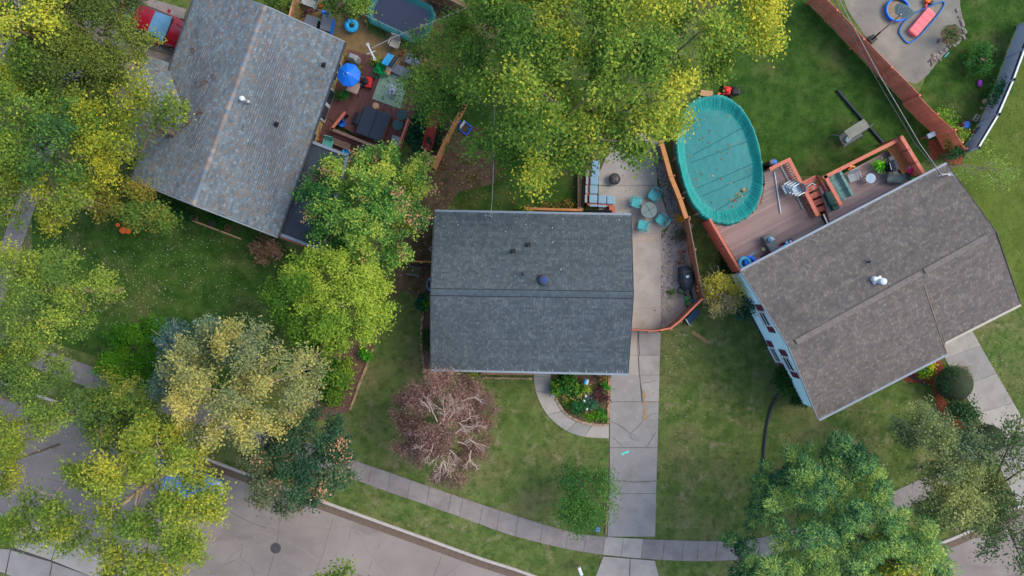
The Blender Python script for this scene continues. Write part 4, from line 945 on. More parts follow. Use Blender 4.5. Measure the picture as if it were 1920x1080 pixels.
mb = MB(); mb.loft([[( -.6+.18*math.cos(k*.5236), e, .18+.18*math.sin(k*.5236)) for k in range(12)] for e in (-.05,.05)], caps=True); P('wheel', mb, black_m, t)
t = T('child_bicycle', 'small pink and dark bicycle among bins by the roof', 'bicycle', 583, 25, 0, -25)
for x in (-.42,.42):
    mb = MB(); mb.torus((x,0,0), .2, .025, 18, 6); mb.v = [Vector((v.x, v.z, .22+v.y)) for v in mb.v]; P('wheel', mb, black_m, t)
mb = MB(); mb.tube([(-.42,0,.22),(-.15,0,.5),(.35,0,.55),(.42,0,.22)], .022, 6); mb.tube([(-.42,0,.22),(0,0,.2),(.35,0,.55)], .02, 6); mb.tube([(0,0,.2),(-.15,0,.5)], .02, 6); P('frame', mb, mat('dull_pink_paint', (168,70,88), rough=.5), t)
mb = MB(); mb.box((-.17,0,.58),(.22,.13,.06),0,.05); P('saddle', mb, black_m, t)
mb = MB(); mb.tube([(.3,-.25,.72),(.36,0,.7),(.3,.25,.72)], .018, 6); mb.tube([(.36,0,.7),(.37,0,.5)], .018, 6); P('handlebar', mb, galv, t)
def folding_chair(label, px, py, rot, seatm, z=0, w_=.5, name='folding_chair'):
    t = T(name, label, 'chair', px, py, z, rot)
    mb = MB(); mb.box((0,0,.44),(w_,.48,.04),0,.04); P('seat', mb, seatm, t)
    mb = MB(); mb.loft([[(-w_/2,.22,.46),(w_/2,.22,.46),(w_/2,.25,.45),(-w_/2,.25,.45)],[(-w_/2,.38,.95),(w_/2,.38,.95),(w_/2,.41,.94),(-w_/2,.41,.94)]], caps=True); P('backrest', mb, seatm, t)
    for x in (-1,1):
        for y in (-.2,.22): mb = MB(); mb.tube([(x*w_*.46,y,.43),(x*w_*.5,y*1.2,0)], .018, 6); P('leg', mb, galv, t)
        mb = MB(); mb.box((x*w_*.54,.02,.64),(.06,.44,.03),0,.02); P('armrest', mb, seatm, t)
        mb = MB(); mb.tube([(x*w_*.54,-.16,.44),(x*w_*.54,-.16,.63)], .015, 6); P('arm_post', mb, galv, t)
    return t
folding_chair('beige folded chair lying below the trampoline edge', 742, 86, 22, beige, 0, .56)
t = T('flower_pot', 'round terracotta pot below the trampoline', 'pot', 755, 102); mb = MB(); mb.lathe([(.08,0),(.12,.2),(.14,.2),(.14,.24),(.11,.24),(.1,.18)], 16); P('pot', mb, terra, t); mb = MB(); mb.lathe([(.1,.18),(.02,.19)], 12); P('soil', mb, dirt, t)
t = T('garden_table', 'grey low table at the trunk side of tan pavers', 'table', 776, 117, 0, 25); mb = MB(); mb.box((0,0,.5),(.9,.6,.06),0,.04); P('tabletop', mb, grey_m, t)
for x in (-.38,.38):
    for y in (-.24,.24): mb = MB(); mb.box((x,y,.24),(.06,.06,.48)); P('leg', mb, dgrey, t)
# laundry pole, white with two arms
t = T('clothes_pole', 'white T-shaped clothes pole at the deck edge', 'clothes pole', 696, 97, 0, 65, zr=2.2)
mb = MB(); mb.tube([(0,0,0),(0,0,2.2)], .035, 8); P('post', mb, white_m, t); mb = MB(); mb.beam((-.42,0,2.2),(.42,0,2.2),.07,.06); P('crossarm', mb, white_m, t)
for s in (-.45,.45): mb = MB(); mb.torus((s,0,2.2), .07, .025, 14, 6); P('eyelet', mb, white_m, t)
mb = MB(); mb.beam((-.02,-.28,2.1),(.02,.22,2.1),.04,.03); P('brace', mb, white_m, t)
mb = MB(); mb.tube([W(697,90,2.2), W(742,68,2.3), W(800,46,2.7), W(850,25,3.2), W(905,2,3.8), W(960,-20,4.4)], .024, 6); o = P('overhead_cable', mb, cable_m); tagm(o, 'thick pale cable crossing above the trampoline', 'cable')
# parasol over a table
t = T('parasol', 'bright blue octagonal parasol beside the siding wall', 'parasol', 653, 139, DZ, 10, zr=2.0)
n8 = [(.68*math.cos(2*math.pi*k/8+.39), .68*math.sin(2*math.pi*k/8+.39)) for k in range(8)]
for k in range(8):
    mb = MB(); a_, b_ = n8[k], n8[(k+1)%8]; mb.add([(0,0,2.2),(*a_,1.85),(*b_,1.85),(a_[0],a_[1],1.77),(b_[0],b_[1],1.77)], [(0,1,2),(1,3,4,2)]); P('canopy_panel', mb, blue_m, t)
    mb = MB(); mb.tube([(0,0,2.18),(a_[0],a_[1],1.845)], .012, 5); P('rib', mb, mat('parasol_rib', (16,84,176), rough=.5), t)
mb = MB(); mb.tube([(0,0,0),(0,0,2.24)], .025, 8); P('pole', mb, white_m, t)
mb = MB(); mb.lathe([(.05,0),(.04,.06),(.01,.1)], 8, (0,0,2.2)); P('finial', mb, white_m, t)
mb = MB(); mb.torus((-.1,-.06,2.155), .14, .012, 24, 5); P('emblem', mb, mat('pale_blue_print', (70,140,220), rough=.5), t)
t = T('patio_table', 'tan patio table half covered by the blue parasol', 'table', 662, 164, DZ, 20, zr=.72); mb = MB(); mb.box((0,0,.72),(.7,.6,.05),0,.05); P('tabletop', mb, mat('tan_table', (170,144,128), rough=.7), t)
for x in (-.3,.3):
    for y in (-.25,.25): mb = MB(); mb.tube([(x,y,0),(x,y,.7)], .03, 6); P('leg', mb, dgrey, t)
t = T('covered_grill', 'small grill under a light grey cover above parasol', 'grill', 661, 107, DZ, 20, zr=.9); mb = MB(); mb.loft([[(x*s,y*s2,z) for x, y in ((-.26,-.2),(.26,-.2),(.3,0),(.26,.2),(-.26,.2),(-.3,0))] for z, s, s2 in ((0,1.05,1.1),(.6,1,1),(.9,.95,.9),(1.08,.5,.45))], caps=True); P('cover', mb, lgrey, t, smooth=False)
for s in (-.3,.3): mb = MB(); mb.tube([(s,-.1,.8),(s*1.25,0,.82)], .02, 5); P('handle', mb, dgrey, t)
t = T('mower', 'red and black push mower parked beside the parasol', 'mower', 687, 153, DZ, 12, zr=.3)
mb = MB(); mb.box((.1,0,.2),(.4,.62,.24),0,.1); P('deck_shell', mb, red_m, t); mb = MB(); mb.lathe([(.2,0),(.2,.12),(.14,.18),(.05,.2)], 14, (-.06,-.02,.26)); P('engine', mb, black_m, t); mb = MB(); mb.box((-.16,0,.2),(.24,.56,.2),0,.05); P('battery_box', mb, dgrey, t)
for x in (-.22,.26):
    for y in (-.3,.3): mb = MB(); mb.loft([[(x+.1*math.cos(k*.6283), y+e, .1+.1*math.sin(k*.6283)) for k in range(10)] for e in (-.03,.03)], caps=True); P('wheel', mb, black_m, t)
mb = MB(); mb.tube([(-.25,-.22,.3),(-.55,-.2,.8),(-.55,.2,.8),(-.25,.22,.3)], .018, 6); P('push_handle', mb, galv, t)
t = T('outdoor_rug', 'pale green leaf patterned rug on the maroon deck', 'rug', 733, 168, DZ+.008, 20); mb = MB(); mb.box((0,0,.006),(1.7,1.75,.012)); P('rug', mb, rugm, t)
rng = random.Random(3)
for k in range(34):
    x, y, a_ = rng.uniform(-.72,.72), rng.uniform(-.72,.72), rng.uniform(0,3.14); mb = MB(); q = [(x+.16*math.cos(a_+t_)*(1 if i%2==0 else .4), y+.16*math.sin(a_+t_)*(1 if i%2==0 else .4), .0155+.0002*k) for i, t_ in enumerate((0,1.57,3.14,4.71))]; mb.add(q, [(0,1,2,3)]); P('leaf_print', mb, mat('rug_leaf', (146,172,146), rough=.95) if k%2 else mat('rug_leaf_dark', (92,124,98), rough=.95), t)
t = T('wood_stool', 'round tan stump stool beside the hot tub', 'stool', 704, 198, DZ, zr=.44); mb = MB(); mb.lathe([(.17,0),(.18,.3),(.185,.42),(.17,.44),(.02,.445)], 20); P('seat', mb, tan_m, t)
t = T('hot_tub', 'square hot tub under a charcoal cover', 'hot tub', 699, 231.5, DZ, 20.5, zr=.82)
mb = MB(); mb.box((0,0,.36),(1.58,1.72,.72),0,.12); P('cabinet', mb, tub_side, t)
for s in (-1,1): mb = MB(); mb.box((s*.391,0,.78),(.78,1.7,.12),0,.1); P('cover_half', mb, tub_cov, t)
for k in range(7): mb = MB(); mb.box((.80,-.72+k*.24,.35),(.02,.2,.62)); P('panel', mb, tub_side, t)
for k in range(4): mb = MB(); mb.box((.79 if k%2 else -.79, -.4+.8*(k//2), .6),(.03,.05,.22)); P('strap', mb, black_m, t)
t = T('spa_step', 'dark two-tread step on the house side of the hot tub', 'steps', 672, 223.5, DZ, 20.5)
for k in range(2): mb = MB(); mb.box((-.12+.26*k,0,.12+.2*k),(.28,.72,.05),0,.03); P('tread', mb, dgrey, t)
mb = MB(); mb.box((.02,0,.16),(.5,.64,.28)); P('riser', mb, black_m, t)
for i, (x, y, lab) in enumerate(((748,238,'dark green round cafe table on deck above the pale mat'),(756,219,'second dark green round table partly under tree branches'))):
    t = T('side_table', lab, 'table', x, y, DZ); mb = MB(); mb.lathe([(.28,.52),(.3,.53),(.3,.55),(.05,.56)], 20); P('tabletop', mb, mat('dark_green_metal', (42,72,70), rough=.5), t)
    for k in range(3): a_ = k*2.09; mb = MB(); mb.tube([(.2*math.cos(a_),.2*math.sin(a_),.52),(.26*math.cos(a_),.26*math.sin(a_),0)], .015, 6); P('leg', mb, dgrey, t)
t = T('door_mat', 'pale grey square board on the deck corner', 'mat', 741, 264, DZ+.03, 20); mb = MB(); mb.box((0,0,.0),(.5,.58,.03),0,.03); P('mat', mb, lgrey, t)
t = T('watering_toy', 'bright blue plastic tub toy in the railing corner', 'toy', 643, 233, DZ); mb = MB(); mb.lathe([(.14,0),(.2,.2),(.2,.24),(.16,.24),(.13,.1)], 16); P('tub', mb, blue_m, t); mb = MB(); mb.tube([(.05,.16,.2),(.08,.34,.34)], .05, 8); P('spout', mb, blue_m, t)
folding_chair('aqua plastic chair beside the flat carport roof', 619, 273, 15, mat('aqua_plastic', (96,180,168), rough=.6), .35, .48)
t = T('toy_basket', 'light blue basket toy at the vine tree edge', 'basket', 651, 285, .35); mb = MB(); mb.lathe([(.14,0),(.2,.24),(.22,.25),(.17,.22),(.12,.05)], 16); P('basket', mb, sky_m, t)
t = T('wood_bench', 'plain weathered plank bench beside the aqua chair', 'bench', 642, 272, .3, 22)
for k in range(3): mb = MB(); mb.box((0,-.13+.13*k,.42),(1.1,.11,.04)); P('slat', mb, wood_grey, t)
for x in (-.45,.45): mb = MB(); mb.box((x,0,.2),(.08,.34,.4)); P('leg', mb, wood_grey, t)
bin_box('dark square planter box at the railing end', 680, 279, 20, (.55,.5,.45), black_m, dgrey, .3, 'planter', 'planter')
t = T('slide', 'long red plastic slide among dark green ivy', 'slide', 812, 250, 0, 110)
mb = MB(); secs = []
for k in range(13):
    s = k/12; z = 1.55 - 1.25*s + .15*math.sin(s*6.28); x = -1.1+2.2*s
    secs.append([(x,-.26,z+.16),(x,-.2,z+.02),(x,0,z-.02),(x,.2,z+.02),(x,.26,z+.16),(x,.3,z+.16),(x,.22,z-.05),(x,0,z-.09),(x,-.22,z-.05),(x,-.3,z+.16)])
mb.loft(secs, caps=True); P('chute', mb, mat('faded_red_slide', (176,62,58), rough=.5), t, smooth=False)
for s in (-.2,.2): mb = MB(); mb.tube([(-1.1,s,1.5),(-1.35,s,0)], .04, 6); P('leg', mb, tan_m, t)
t = T('toy_armchair', 'blue folding frame chair on bare soil by cedar fence', 'chair', 873, 241, 0, 40)
mb = MB(); mb.tube([(-.28,-.28,.04),(.28,-.28,.04),(.28,.28,.04),(-.28,.28,.04),(-.28,-.28,.04)], .045, 6); P('frame', mb, blue_m, t); mb = MB(); mb.box((-.24,.02,.3),(.08,.5,.4),.1,.03); P('backrest', mb, white_m, t)
for s in (-.26,.26): mb = MB(); mb.tube([(s,-.2,.05),(s,.1,.42)], .03, 6); P('arm', mb, blue_m, t)
t = T('toy_block', 'small blue toy box near the cedar fence', 'toy', 859, 230, 0, 30); mb = MB(); mb.box((0,0,.15),(.2,.34,.3),0,.04); P('body', mb, blue_m, t); mb = MB(); mb.box((0,0,.32),(.14,.2,.05),0,.03); P('lid', mb, white_m, t)
t = T('child_bike', 'red and sky blue child ride-on under left trees', 'ride-on toy', 214, 20, 0, 30)
mb = MB(); mb.box((0,0,.3),(.7,.3,.2),0,.08); P('body', mb, sky_m, t); mb = MB(); mb.tube([(-.5,-.35,.2),(.5,-.35,.2)], .05, 6); mb.tube([(-.5,.35,.2),(.4,.4,.2)], .05, 6); P('rail', mb, carred, t)
for x in (-.3,.3):
    for y in (-.25,.25): mb = MB(); mb.lathe([(.12,0),(.12,.08)], 10, (x,y,.06)); P('wheel', mb, black_m, t)
t = T('towel_rack', 'drying rack with hanging blue towels at deck edge', 'rack', 734, 120, .3, 25)
for k in range(5): mb = MB(); mb.beam((-.28+.12*k,-.35,.8-.02*k),(-.2+.14*k,.35,.75),.1,.03); P('towel', mb, sky_m if k < 3 else navy, t)
for x in (-.3,.4): mb = MB(); mb.tube([(x,-.3,0),(x,0,.8),(x,.3,0)], .018, 6); P('leg', mb, galv, t)
t = T('sun_lounger', 'grey reclining lounger below the towel rack', 'lounger', 748, 134, .3, 25); mb = MB(); mb.box((-.2,0,.35),(1.1,.55,.07),0,.06); P('seat', mb, grey_m, t); mb = MB(); mb.loft([[(.35,-.27,.36),(.35,.27,.36),(.35,.27,.41),(.35,-.27,.41)],[(.85,-.27,.6),(.85,.27,.6),(.83,.27,.66),(.83,-.27,.66)]], caps=True); P('backrest', mb, grey_m, t)
for x in (-.6,.3):
    for y in (-.24,.24): mb = MB(); mb.box((x,y,.16),(.05,.05,.32)); P('leg', mb, navy, t)
bin_box('tan wooden crate beside green spider plant', 727, 133, 25, (.3,.42,.4), tan_m, tan_m, .3, 'wood_crate', 'crate')

# ------------------------------------------------------------------ patio furniture
t = T('fire_pit', 'round black fire pit with mesh lid on concrete patio', 'fire pit', 1152.5, 335.5, 0, 40, zr=.45)
mb = MB(); mb.lathe([(.12,.12),(.26,.22),(.33,.38),(.345,.38),(.345,.41),(.3,.41),(.24,.27)], 24); P('bowl', mb, black_m, t)
mb = MB(); mb.lathe([(.29,.41),(.22,.48),(.1,.53),(.01,.54)], 20); P('mesh_lid', mb, dgrey, t)
for k in range(3): a_ = k*2.094+.6; mb = MB(); mb.tube([(.22*math.cos(a_),.22*math.sin(a_),.25),(.37*math.cos(a_),.37*math.sin(a_),0)], .022, 6); P('leg', mb, black_m, t)
for k in range(2): a_ = k*1.57; mb = MB(); mb.beam((-.28*math.cos(a_),-.28*math.sin(a_),.55),(.28*math.cos(a_),.28*math.sin(a_),.55),.025,.02); P('lid_bar', mb, wood_grey, t)
t = T('patio_table', 'round grey glass patio table between four teal chairs', 'table', 1217, 394, 0, -30, zr=.74)
mb = MB(); mb.lathe([(.47,.7),(.49,.71),(.49,.735),(.46,.745),(.03,.745)], 32); P('tabletop', mb, mat('table_glass', (104,124,122), rough=.3, var=.06), t)
mb = MB(); mb.torus((0,0,.74), .48, .018, 32, 6); P('table_rim', mb, dgrey, t)
for k in range(2): mb = MB(); a_ = k*1.57; mb.beam((-.42*math.cos(a_),-.42*math.sin(a_),.75),(.42*math.cos(a_),.42*math.sin(a_),.75),.02,.01); P('top_bar', mb, dgrey, t)
for k in range(4): a_ = k*1.57+.78; mb = MB(); mb.tube([(.36*math.cos(a_),.36*math.sin(a_),.7),(.4*math.cos(a_),.4*math.sin(a_),0)], .02, 6); P('leg', mb, dgrey, t)
mb = MB(); mb.lathe([(.04,.745),(.04,.77),(.01,.77)], 10); P('umbrella_ring', mb, dgrey, t)
def patio_chair():
    t = T('patio_chair', '', 'chair', 1194, 379, 0, 0, 'teal chairs around the round patio table')
    mb = MB()
    secs = [[(-.25,y,z),(-.12,y,z-.02),(.12,y,z-.02),(.25,y,z),(.25,y,z+.03),(-.25,y,z+.03)] for y, z in ((-.27,.42),(-.2,.44),(.0,.43),(.2,.42),(.26,.46),(.33,.68),(.4,.9))]
    for sc_, z in zip(secs[4:], (1,1,1)): pass
    mb.loft(secs[:5], caps=True); P('seat', mb, teal_m, t)
    for k in range(5): mb = MB(); x = -.2+.1*k; mb.beam((x,.27,.47),(x,.4,.9),.05,.018); P('back_slat', mb, teal_m, t)
    mb = MB(); mb.tube([(-.25,.27,.46),(-.26,.4,.86),(-.18,.43,.93),(.18,.43,.93),(.26,.4,.86),(.25,.27,.46)], .022, 6); P('back_frame', mb, teal_m, t)
    for s in (-1,1):
        mb = MB(); mb.tube([(s*.27,.34,.66),(s*.31,.1,.66),(s*.31,-.2,.64),(s*.28,-.25,.42)], .026, 6); P('armrest', mb, teal_m, t)
        for y in (-.25,.26): mb = MB(); mb.tube([(s*.25,y,.43),(s*.29,y*1.2,0)], .018, 6); P('leg', mb, teal_m, t)
    return t
c0 = patio_chair(); c0['label'] = 'teal metal chair nearest the blue sofa at the round table'
c0.location = W(1194,379,.45).xy.to_3d(); c0.rotation_euler = (0,0,R(80))
for o in c0.children: ROOT[o.name] = Matrix.Identity(4)
for x, y, rz, lab in ((1226,367,-35,'teal metal chair above the round table, turned away from sofa'),(1240,411,-125,'teal metal chair nearest the gravel strip at the table'),(1206,422,165,'teal metal chair nearest the grey roof corner')):
    d = dupe(c0, W(x,y,.45).xy.to_3d(), 0, lab); d.rotation_euler = (0,0,R(rz))
sf = T('sectional_sofa', 'L-shaped wooden sofa with blue grey cushions', 'sofa', 1112, 370, 0, 1.5)
b_ = lambda px, py, z, sx, sy, sz, m, n, bev=.05, rot=1.5: (lambda mb: (mb.box((W(px,py,z).x, W(px,py,z).y, z), (sx,sy,sz), R(-rot), bev), P(n, mb, m, sf, world=True)))(MB())
for (x, y) in ((1117,309),(1116,323.5),(1114,339),(1113,355.5),(1112,373),(1129,374),(1145,375)): b_(x, y, .42, .47, .49, .15, cush, 'seat_cushion', .06)
for (x, y) in ((1101,322),(1100,339),(1099,356),(1098,373)): b_(x, y, .62, .14, .49, .4, lgrey, 'back_cushion', .05)
for (x, y) in ((1112,386),(1128,387)): b_(x, y, .6, .47, .13, .36, cush, 'back_cushion', .05)
for (px_, py_, z, sx, sy, sz, m, nm) in ((1106,340,.2,.62,2.6,.3,wood_red,'base'),(1125,378,.2,1.5,.6,.3,wood_red,'base'),(1093,345,.5,.12,2.7,.5,wood_orange,'back_frame'),(1121,396,.5,1.6,.12,.5,wood_orange,'back_frame'),(1147,393,.3,.34,.4,.4,wood_red,'end_shelf')): b_(px_, py_, z, sx, sy, sz, m, nm, 0)
t = T('garden_bench', 'long maroon plank shelf behind the blue sofa', 'bench', 1086, 360)
for k in range(2): mb = MB(); p = W(1085+k*4,360,.4); mb.box((p.x,p.y,.4),(.11,2.2,.04)); P('slat', mb, tan_m, t, world=True)
for y in (330,360,390): mb = MB(); p = W(1087,y,.2); mb.box((p.x,p.y,.19),(.2,.1,.38)); P('support', mb, wood_grey, t, world=True)
t = T('covered_smoker', 'barrel shaped dark canvas covered grill with straps on flagstones', 'grill', 1290, 521, 0, 83, zr=.95)
mb = MB(); secs = []
for x, hw, z in ((-.68,.26,.6),(-.62,.3,.8),(-.35,.31,.95),(-.3,.36,.98),(.25,.37,1.0),(.3,.35,.97),(.55,.3,.85),(.68,.22,.6)):
    secs.append([(x,-hw*1.05,0),(x,-hw,z*.7),(x,-hw*.6,z*.95),(x,0,z),(x,hw*.6,z*.95),(x,hw,z*.7),(x,hw*1.05,0)])
mb.loft(secs, caps=True); P('cover', mb, mat('slate_canvas', (58,72,82), var=.2, scale=4, rough=.8, bump=.4, bscale=10), t)
for x in (-.36,.2): mb = MB(); hw = .375; mb.tube([(x,-hw*1.02,.1),(x,-hw*1.02,.7),(x,-hw*.6,.985),(x,0,1.02),(x,hw*.6,.985),(x,hw*1.02,.7),(x,hw*1.02,.1)], .016, 5); P('strap', mb, wood_grey, t)
mb = MB(); mb.box((-.08,-.02,1.01),(.16,.2,.03),.2,.05); P('label_patch', mb, white_m, t)
t = T('child_bike', 'bright green child bike lying on the flagstones', 'bicycle', 1283, 556, 0, 60)
mb = MB(); mb.tube([(-.4,.05,.1),(.1,0,.22),(.45,-.05,.12)], .035, 6); mb.tube([(.1,0,.22),(.2,.3,.2)], .03, 6); mb.tube([(-.15,.03,.18),(.25,.05,.3)], .035, 6); P('frame', mb, green_m, t)
for x in (-.42,.46): mb = MB(); mb.torus((x,0,.1), .2, .03, 18, 6); P('wheel', mb, black_m, t)
mb = MB(); mb.tube([(.36,-.3,.3),(.42,0,.28),(.36,.3,.3)], .022, 6); P('handlebar', mb, green_m, t)
mb = MB(); mb.box((-.1,.04,.3),(.24,.12,.06),0,.05); P('saddle', mb, black_m, t)
t = T('scooter', 'dark scooter with blue grip beside the green bike', 'scooter', 1296, 555, 0, 75); mb = MB(); mb.box((0,0,.09),(.6,.12,.04),0,.03); P('footboard', mb, black_m, t); mb = MB(); mb.tube([(.32,0,.09),(.28,.02,.62)], .022, 6); P('stem', mb, dgrey, t); mb = MB(); mb.tube([(.28,-.2,.62),(.28,.2,.62)], .022, 6); P('handlebar', mb, blue_m, t)
for x in (-.3,.34): mb = MB(); mb.loft([[(x+.08*math.cos(k*.6283), e, .08+.08*math.sin(k*.6283)) for k in range(10)] for e in (-.025,.025)], caps=True); P('wheel', mb, black_m, t)
t = T('leaning_panel', 'dark blue flat panel propped on the angled fence', 'panel', 1295, 592, 0, -47)
mb = MB(); mb.loft([[(-.45,-.32,.05),(.45,-.32,.05),(.45,-.3,.1),(-.45,-.3,.1)],[(-.45,.22,.95),(.45,.22,.95),(.45,.24,1.0),(-.45,.24,1.0)]], caps=True); P('panel', mb, mat('slate_blue_panel', (44,70,102), var=.1, rough=.35), t)
mb = MB(); mb.beam((-.47,-.33,.1),(-.47,.25,1.0),.04,.05); P('edge_trim', mb, white_m, t)
t = T('stepping_board', 'tan earthen board lying beside the plain brown fence', 'board', 1277, 482, 0, 75); mb = MB(); mb.box((0,0,.02),(.85,.32,.04),0,.06); P('board', mb, mat('earth_tan', (140,108,84), rough=.95), t)
for k, (x, y) in enumerate(((1272,493),(1282,472))): mb = MB(); p = W(x,y); mb.ball((p.x,p.y,.07), .09, 10, .8, .15); o = P('rock', mb, mat('brown_rock', (122,84,66), rough=.9)); tagm(o, ('small brown rock below the tan board','small brown rock above the tan board')[k], 'rock')
mb = MB(); p = W(1293,424); mb.prism([(p.x+a_*.3,p.y+b2*.28) for a_, b2 in ((-.6,-.4),(.3,-.6),(.7,.1),(.2,.6),(-.5,.5))], 0, .1); o = P('flat_stone', mb, mat('pinkish_stone', (164,140,138), rough=.9)); tagm(o, 'flat pinkish stone on grass beside the fence joint', 'stone')

# ------------------------------------------------------------------ right decks: things on them
def pole_thing(label, p, q, r, m, name='pole', n=8):
    mb = MB(); mb.tube([p, q], r, n); o = P(name, mb, m); tagm(o, label, 'pole'); return o
pole_thing('long pale telescopic pool pole lying on the deck', W(1452,322,PZ+.06), W(1464,400,PZ+.06), .035, white_m, 'pool_pole')
pole_thing('shorter pale pole leaning along the coral railing', W(1464,311,PZ+.08), W(1506,392,PZ+.08), .03, mat('pale_green_pole', (150,172,168), rough=.5), 'pool_pole')
pole_thing('white pole at the foot of the stairs touching the roof edge', W(1544,402,PZ+.5), W(1553,422,PZ+.9), .045, white_m, 'white_pole')
sc_ = None
for k, lab in enumerate(('white plastic chair at the bottom of the deck stack','second white plastic chair in the deck stack','third white plastic chair in the deck stack','top white plastic chair of the deck stack')):
    t = T('stacked_chair', lab, 'chair', 1480+k*4.0, 351+k*2.2, PZ, 62, zr=.5, group= 'white chairs stacked on pool deck')
    zo = .12*k
    mb = MB(); mb.loft([[(x*(.24 if i in (0,) else .27), y, z+zo) for x in (-1,-.5,.5,1)] for i, (y, z) in enumerate(((-.25,.4),(0,.41),(.22,.42)))], closed=False); P('seat', mb, mat('white_chair_plastic', (176,190,198), rough=.5), t)
    mb = MB(); n = 9; mb.loft([[(.27*math.cos(math.pi*j/(n-1)), .24+.1*math.sin(math.pi*j/(n-1)), z+zo) for j in range(n)] for z in (.44,.66,.84)], closed=False); P('backrest', mb, mat('white_chair_plastic', (188,200,206), rough=.5), t)
    for s in (-1,1):
        mb = MB(); mb.box((s*.29,0,.62+zo),(.06,.46,.03),0,.02); P('armrest', mb, white_m, t)
        for y in (-.22,.24): mb = MB(); mb.tube([(s*.25,y,.4+zo),(s*.29,y,zo)], .022, 6); P('leg', mb, white_m, t)
    if k == 0:
        for j in range(5): mb = MB(); mb.box((-.2+.1*j,-.3,.43),(.06,.1,.03)); P('seat_slat', mb, white_m, t)
t = T('handrail_loop', 'white looped hand rail beside the stacked white chairs', 'handrail', 1503, 352, PZ, -20); mb = MB(); mb.tube([(-.35,-.15,0),(-.35,-.15,.9),(-.1,-.05,1.05),(.25,.05,1.05),(.42,-.1,.95),(.3,-.28,.8),(.3,-.28,0)], .022, 8); P('loop', mb, white_m, t)
bin_box('grey patio table box with a white and blue jug on it', 1446, 455, 60, (.95,.48,.6), mat('grey_box', (96,100,104), rough=.7), mat('grey_lid', (104,108,110), rough=.7), PZ, 'deck_box', 'box')
t = T('water_jug', 'white and blue round jug standing on grey deck box', 'jug', 1444, 449, PZ+.63); mb = MB(); mb.lathe([(.13,0),(.15,.12),(.12,.25),(.05,.3),(.05,.34),(.01,.34)], 14); P('jug', mb, mat('pale_blue_plastic', (150,194,222), rough=.4), t, smooth=True); mb = MB(); mb.tube([(.1,0,.2),(.2,0,.2),(.2,0,.05),(.12,0,.05)], .02, 6); P('handle', mb, white_m, t)
t = T('deck_ball', 'small cream ball near the grey deck box', 'ball', 1432, 467, PZ+.12); mb = MB(); mb.ball((0,0,0), .12, 14); P('ball', mb, mat('cream', (206,192,150), rough=.6), t, smooth=True)
for (x, y, r, lab) in ((1395,494,.3,'blue pool ring with lime stripe against the coral railing'),(1405,491,.26,'plain blue pool ring half under the brown roof edge')):
    t = T('pool_ring', lab, 'pool ring', x, y, PZ); mb = MB(); mb.torus((0,0,.12), r, .11, 26, 8); P('ring', mb, sky_m if x < 1400 else blue_m, t, smooth=True)
    if x < 1400: mb = MB(); mb.torus((0,0,.225), r, .02, 26, 5); P('stripe', mb, mat('lime', (150,206,70), rough=.5), t)
pole_thing('pale blue foam tube on deck near the pool rings', W(1394,487,PZ+.1), W(1414,475,PZ+.1), .08, mat('pale_foam', (134,156,170), rough=.8), 'foam_tube')
t = T('toy_pile', 'dusty pink plush toy beside the pool rings', 'toy', 1417, 488, PZ); mb = MB(); mb.ball((0,0,.12), .16, 10, .7, .12); P('body', mb, mat('dusty_pink', (150,108,140), rough=.9), t); mb = MB(); mb.ball((.16,.08,.16), .1, 10, 1, .1); P('head', mb, mat('dusty_pink', (150,108,140)), t)
t = T('paddle_board', 'red and sky blue board standing along the roof edge', 'board', 1458, 467, PZ, -28); mb = MB(); mb.box((0,.05,.3),(1.0,.07,.5),0,.03); P('board', mb, sky_m, t); mb = MB(); mb.box((-.1,.105,.42),(.7,.03,.2),0,.01); P('stripe', mb, red_m, t)
t = T('rolled_tube', 'black and red rolled tube between toy and board', 'tube', 1435, 480, PZ, -28); mb = MB(); mb.tube([(-.35,0,.14),(.1,0,.14)], .14, 12); P('roll', mb, black_m, t); mb = MB(); mb.tube([(.11,0,.13),(.4,0,.13)], .12, 12); P('red_end', mb, mat('dull_red', (160,60,70), rough=.6), t)
t = T('toy_bin', 'heap of bright pool toys in a crate under the eave', 'toys', 1474, 458, PZ, -28); mb = MB(); mb.loft([[(x*s,y*s,z) for x, y in ((-.32,-.2),(.32,-.2),(.32,.2),(-.32,.2))] for z, s in ((0,.9),(.35,1),(.35,.93),(.12,.85))], caps=True); P('crate', mb, navy, t)
rng = random.Random(2)
for k in range(9): mb = MB(); mb.ball((rng.uniform(-.25,.25), rng.uniform(-.14,.14), .36+rng.uniform(-.03,.06)), rng.uniform(.06,.1), 8, .8); P('toy', mb, [blue_m, white_m, magenta, sky_m, purple][k%5], t)
t = T('blue_bucket', 'bright blue round bucket beside the pool edge', 'bucket', 1448, 306, .3); mb = MB(); mb.lathe([(.14,0),(.17,.3),(.18,.3),(.18,.34),(.05,.36)], 18); P('bucket', mb, blue_m, t)
t = T('filter_jar', 'dark pool filter with grey lid beside blue bucket', 'pool filter', 1437, 311, 0); mb = MB(); mb.lathe([(.16,0),(.2,.2),(.2,.6),(.1,.75)], 14); P('tank', mb, navy, t); mb = MB(); mb.box((.05,.1,.78),(.22,.24,.1),.4,.05); P('lid', mb, grey_m, t)
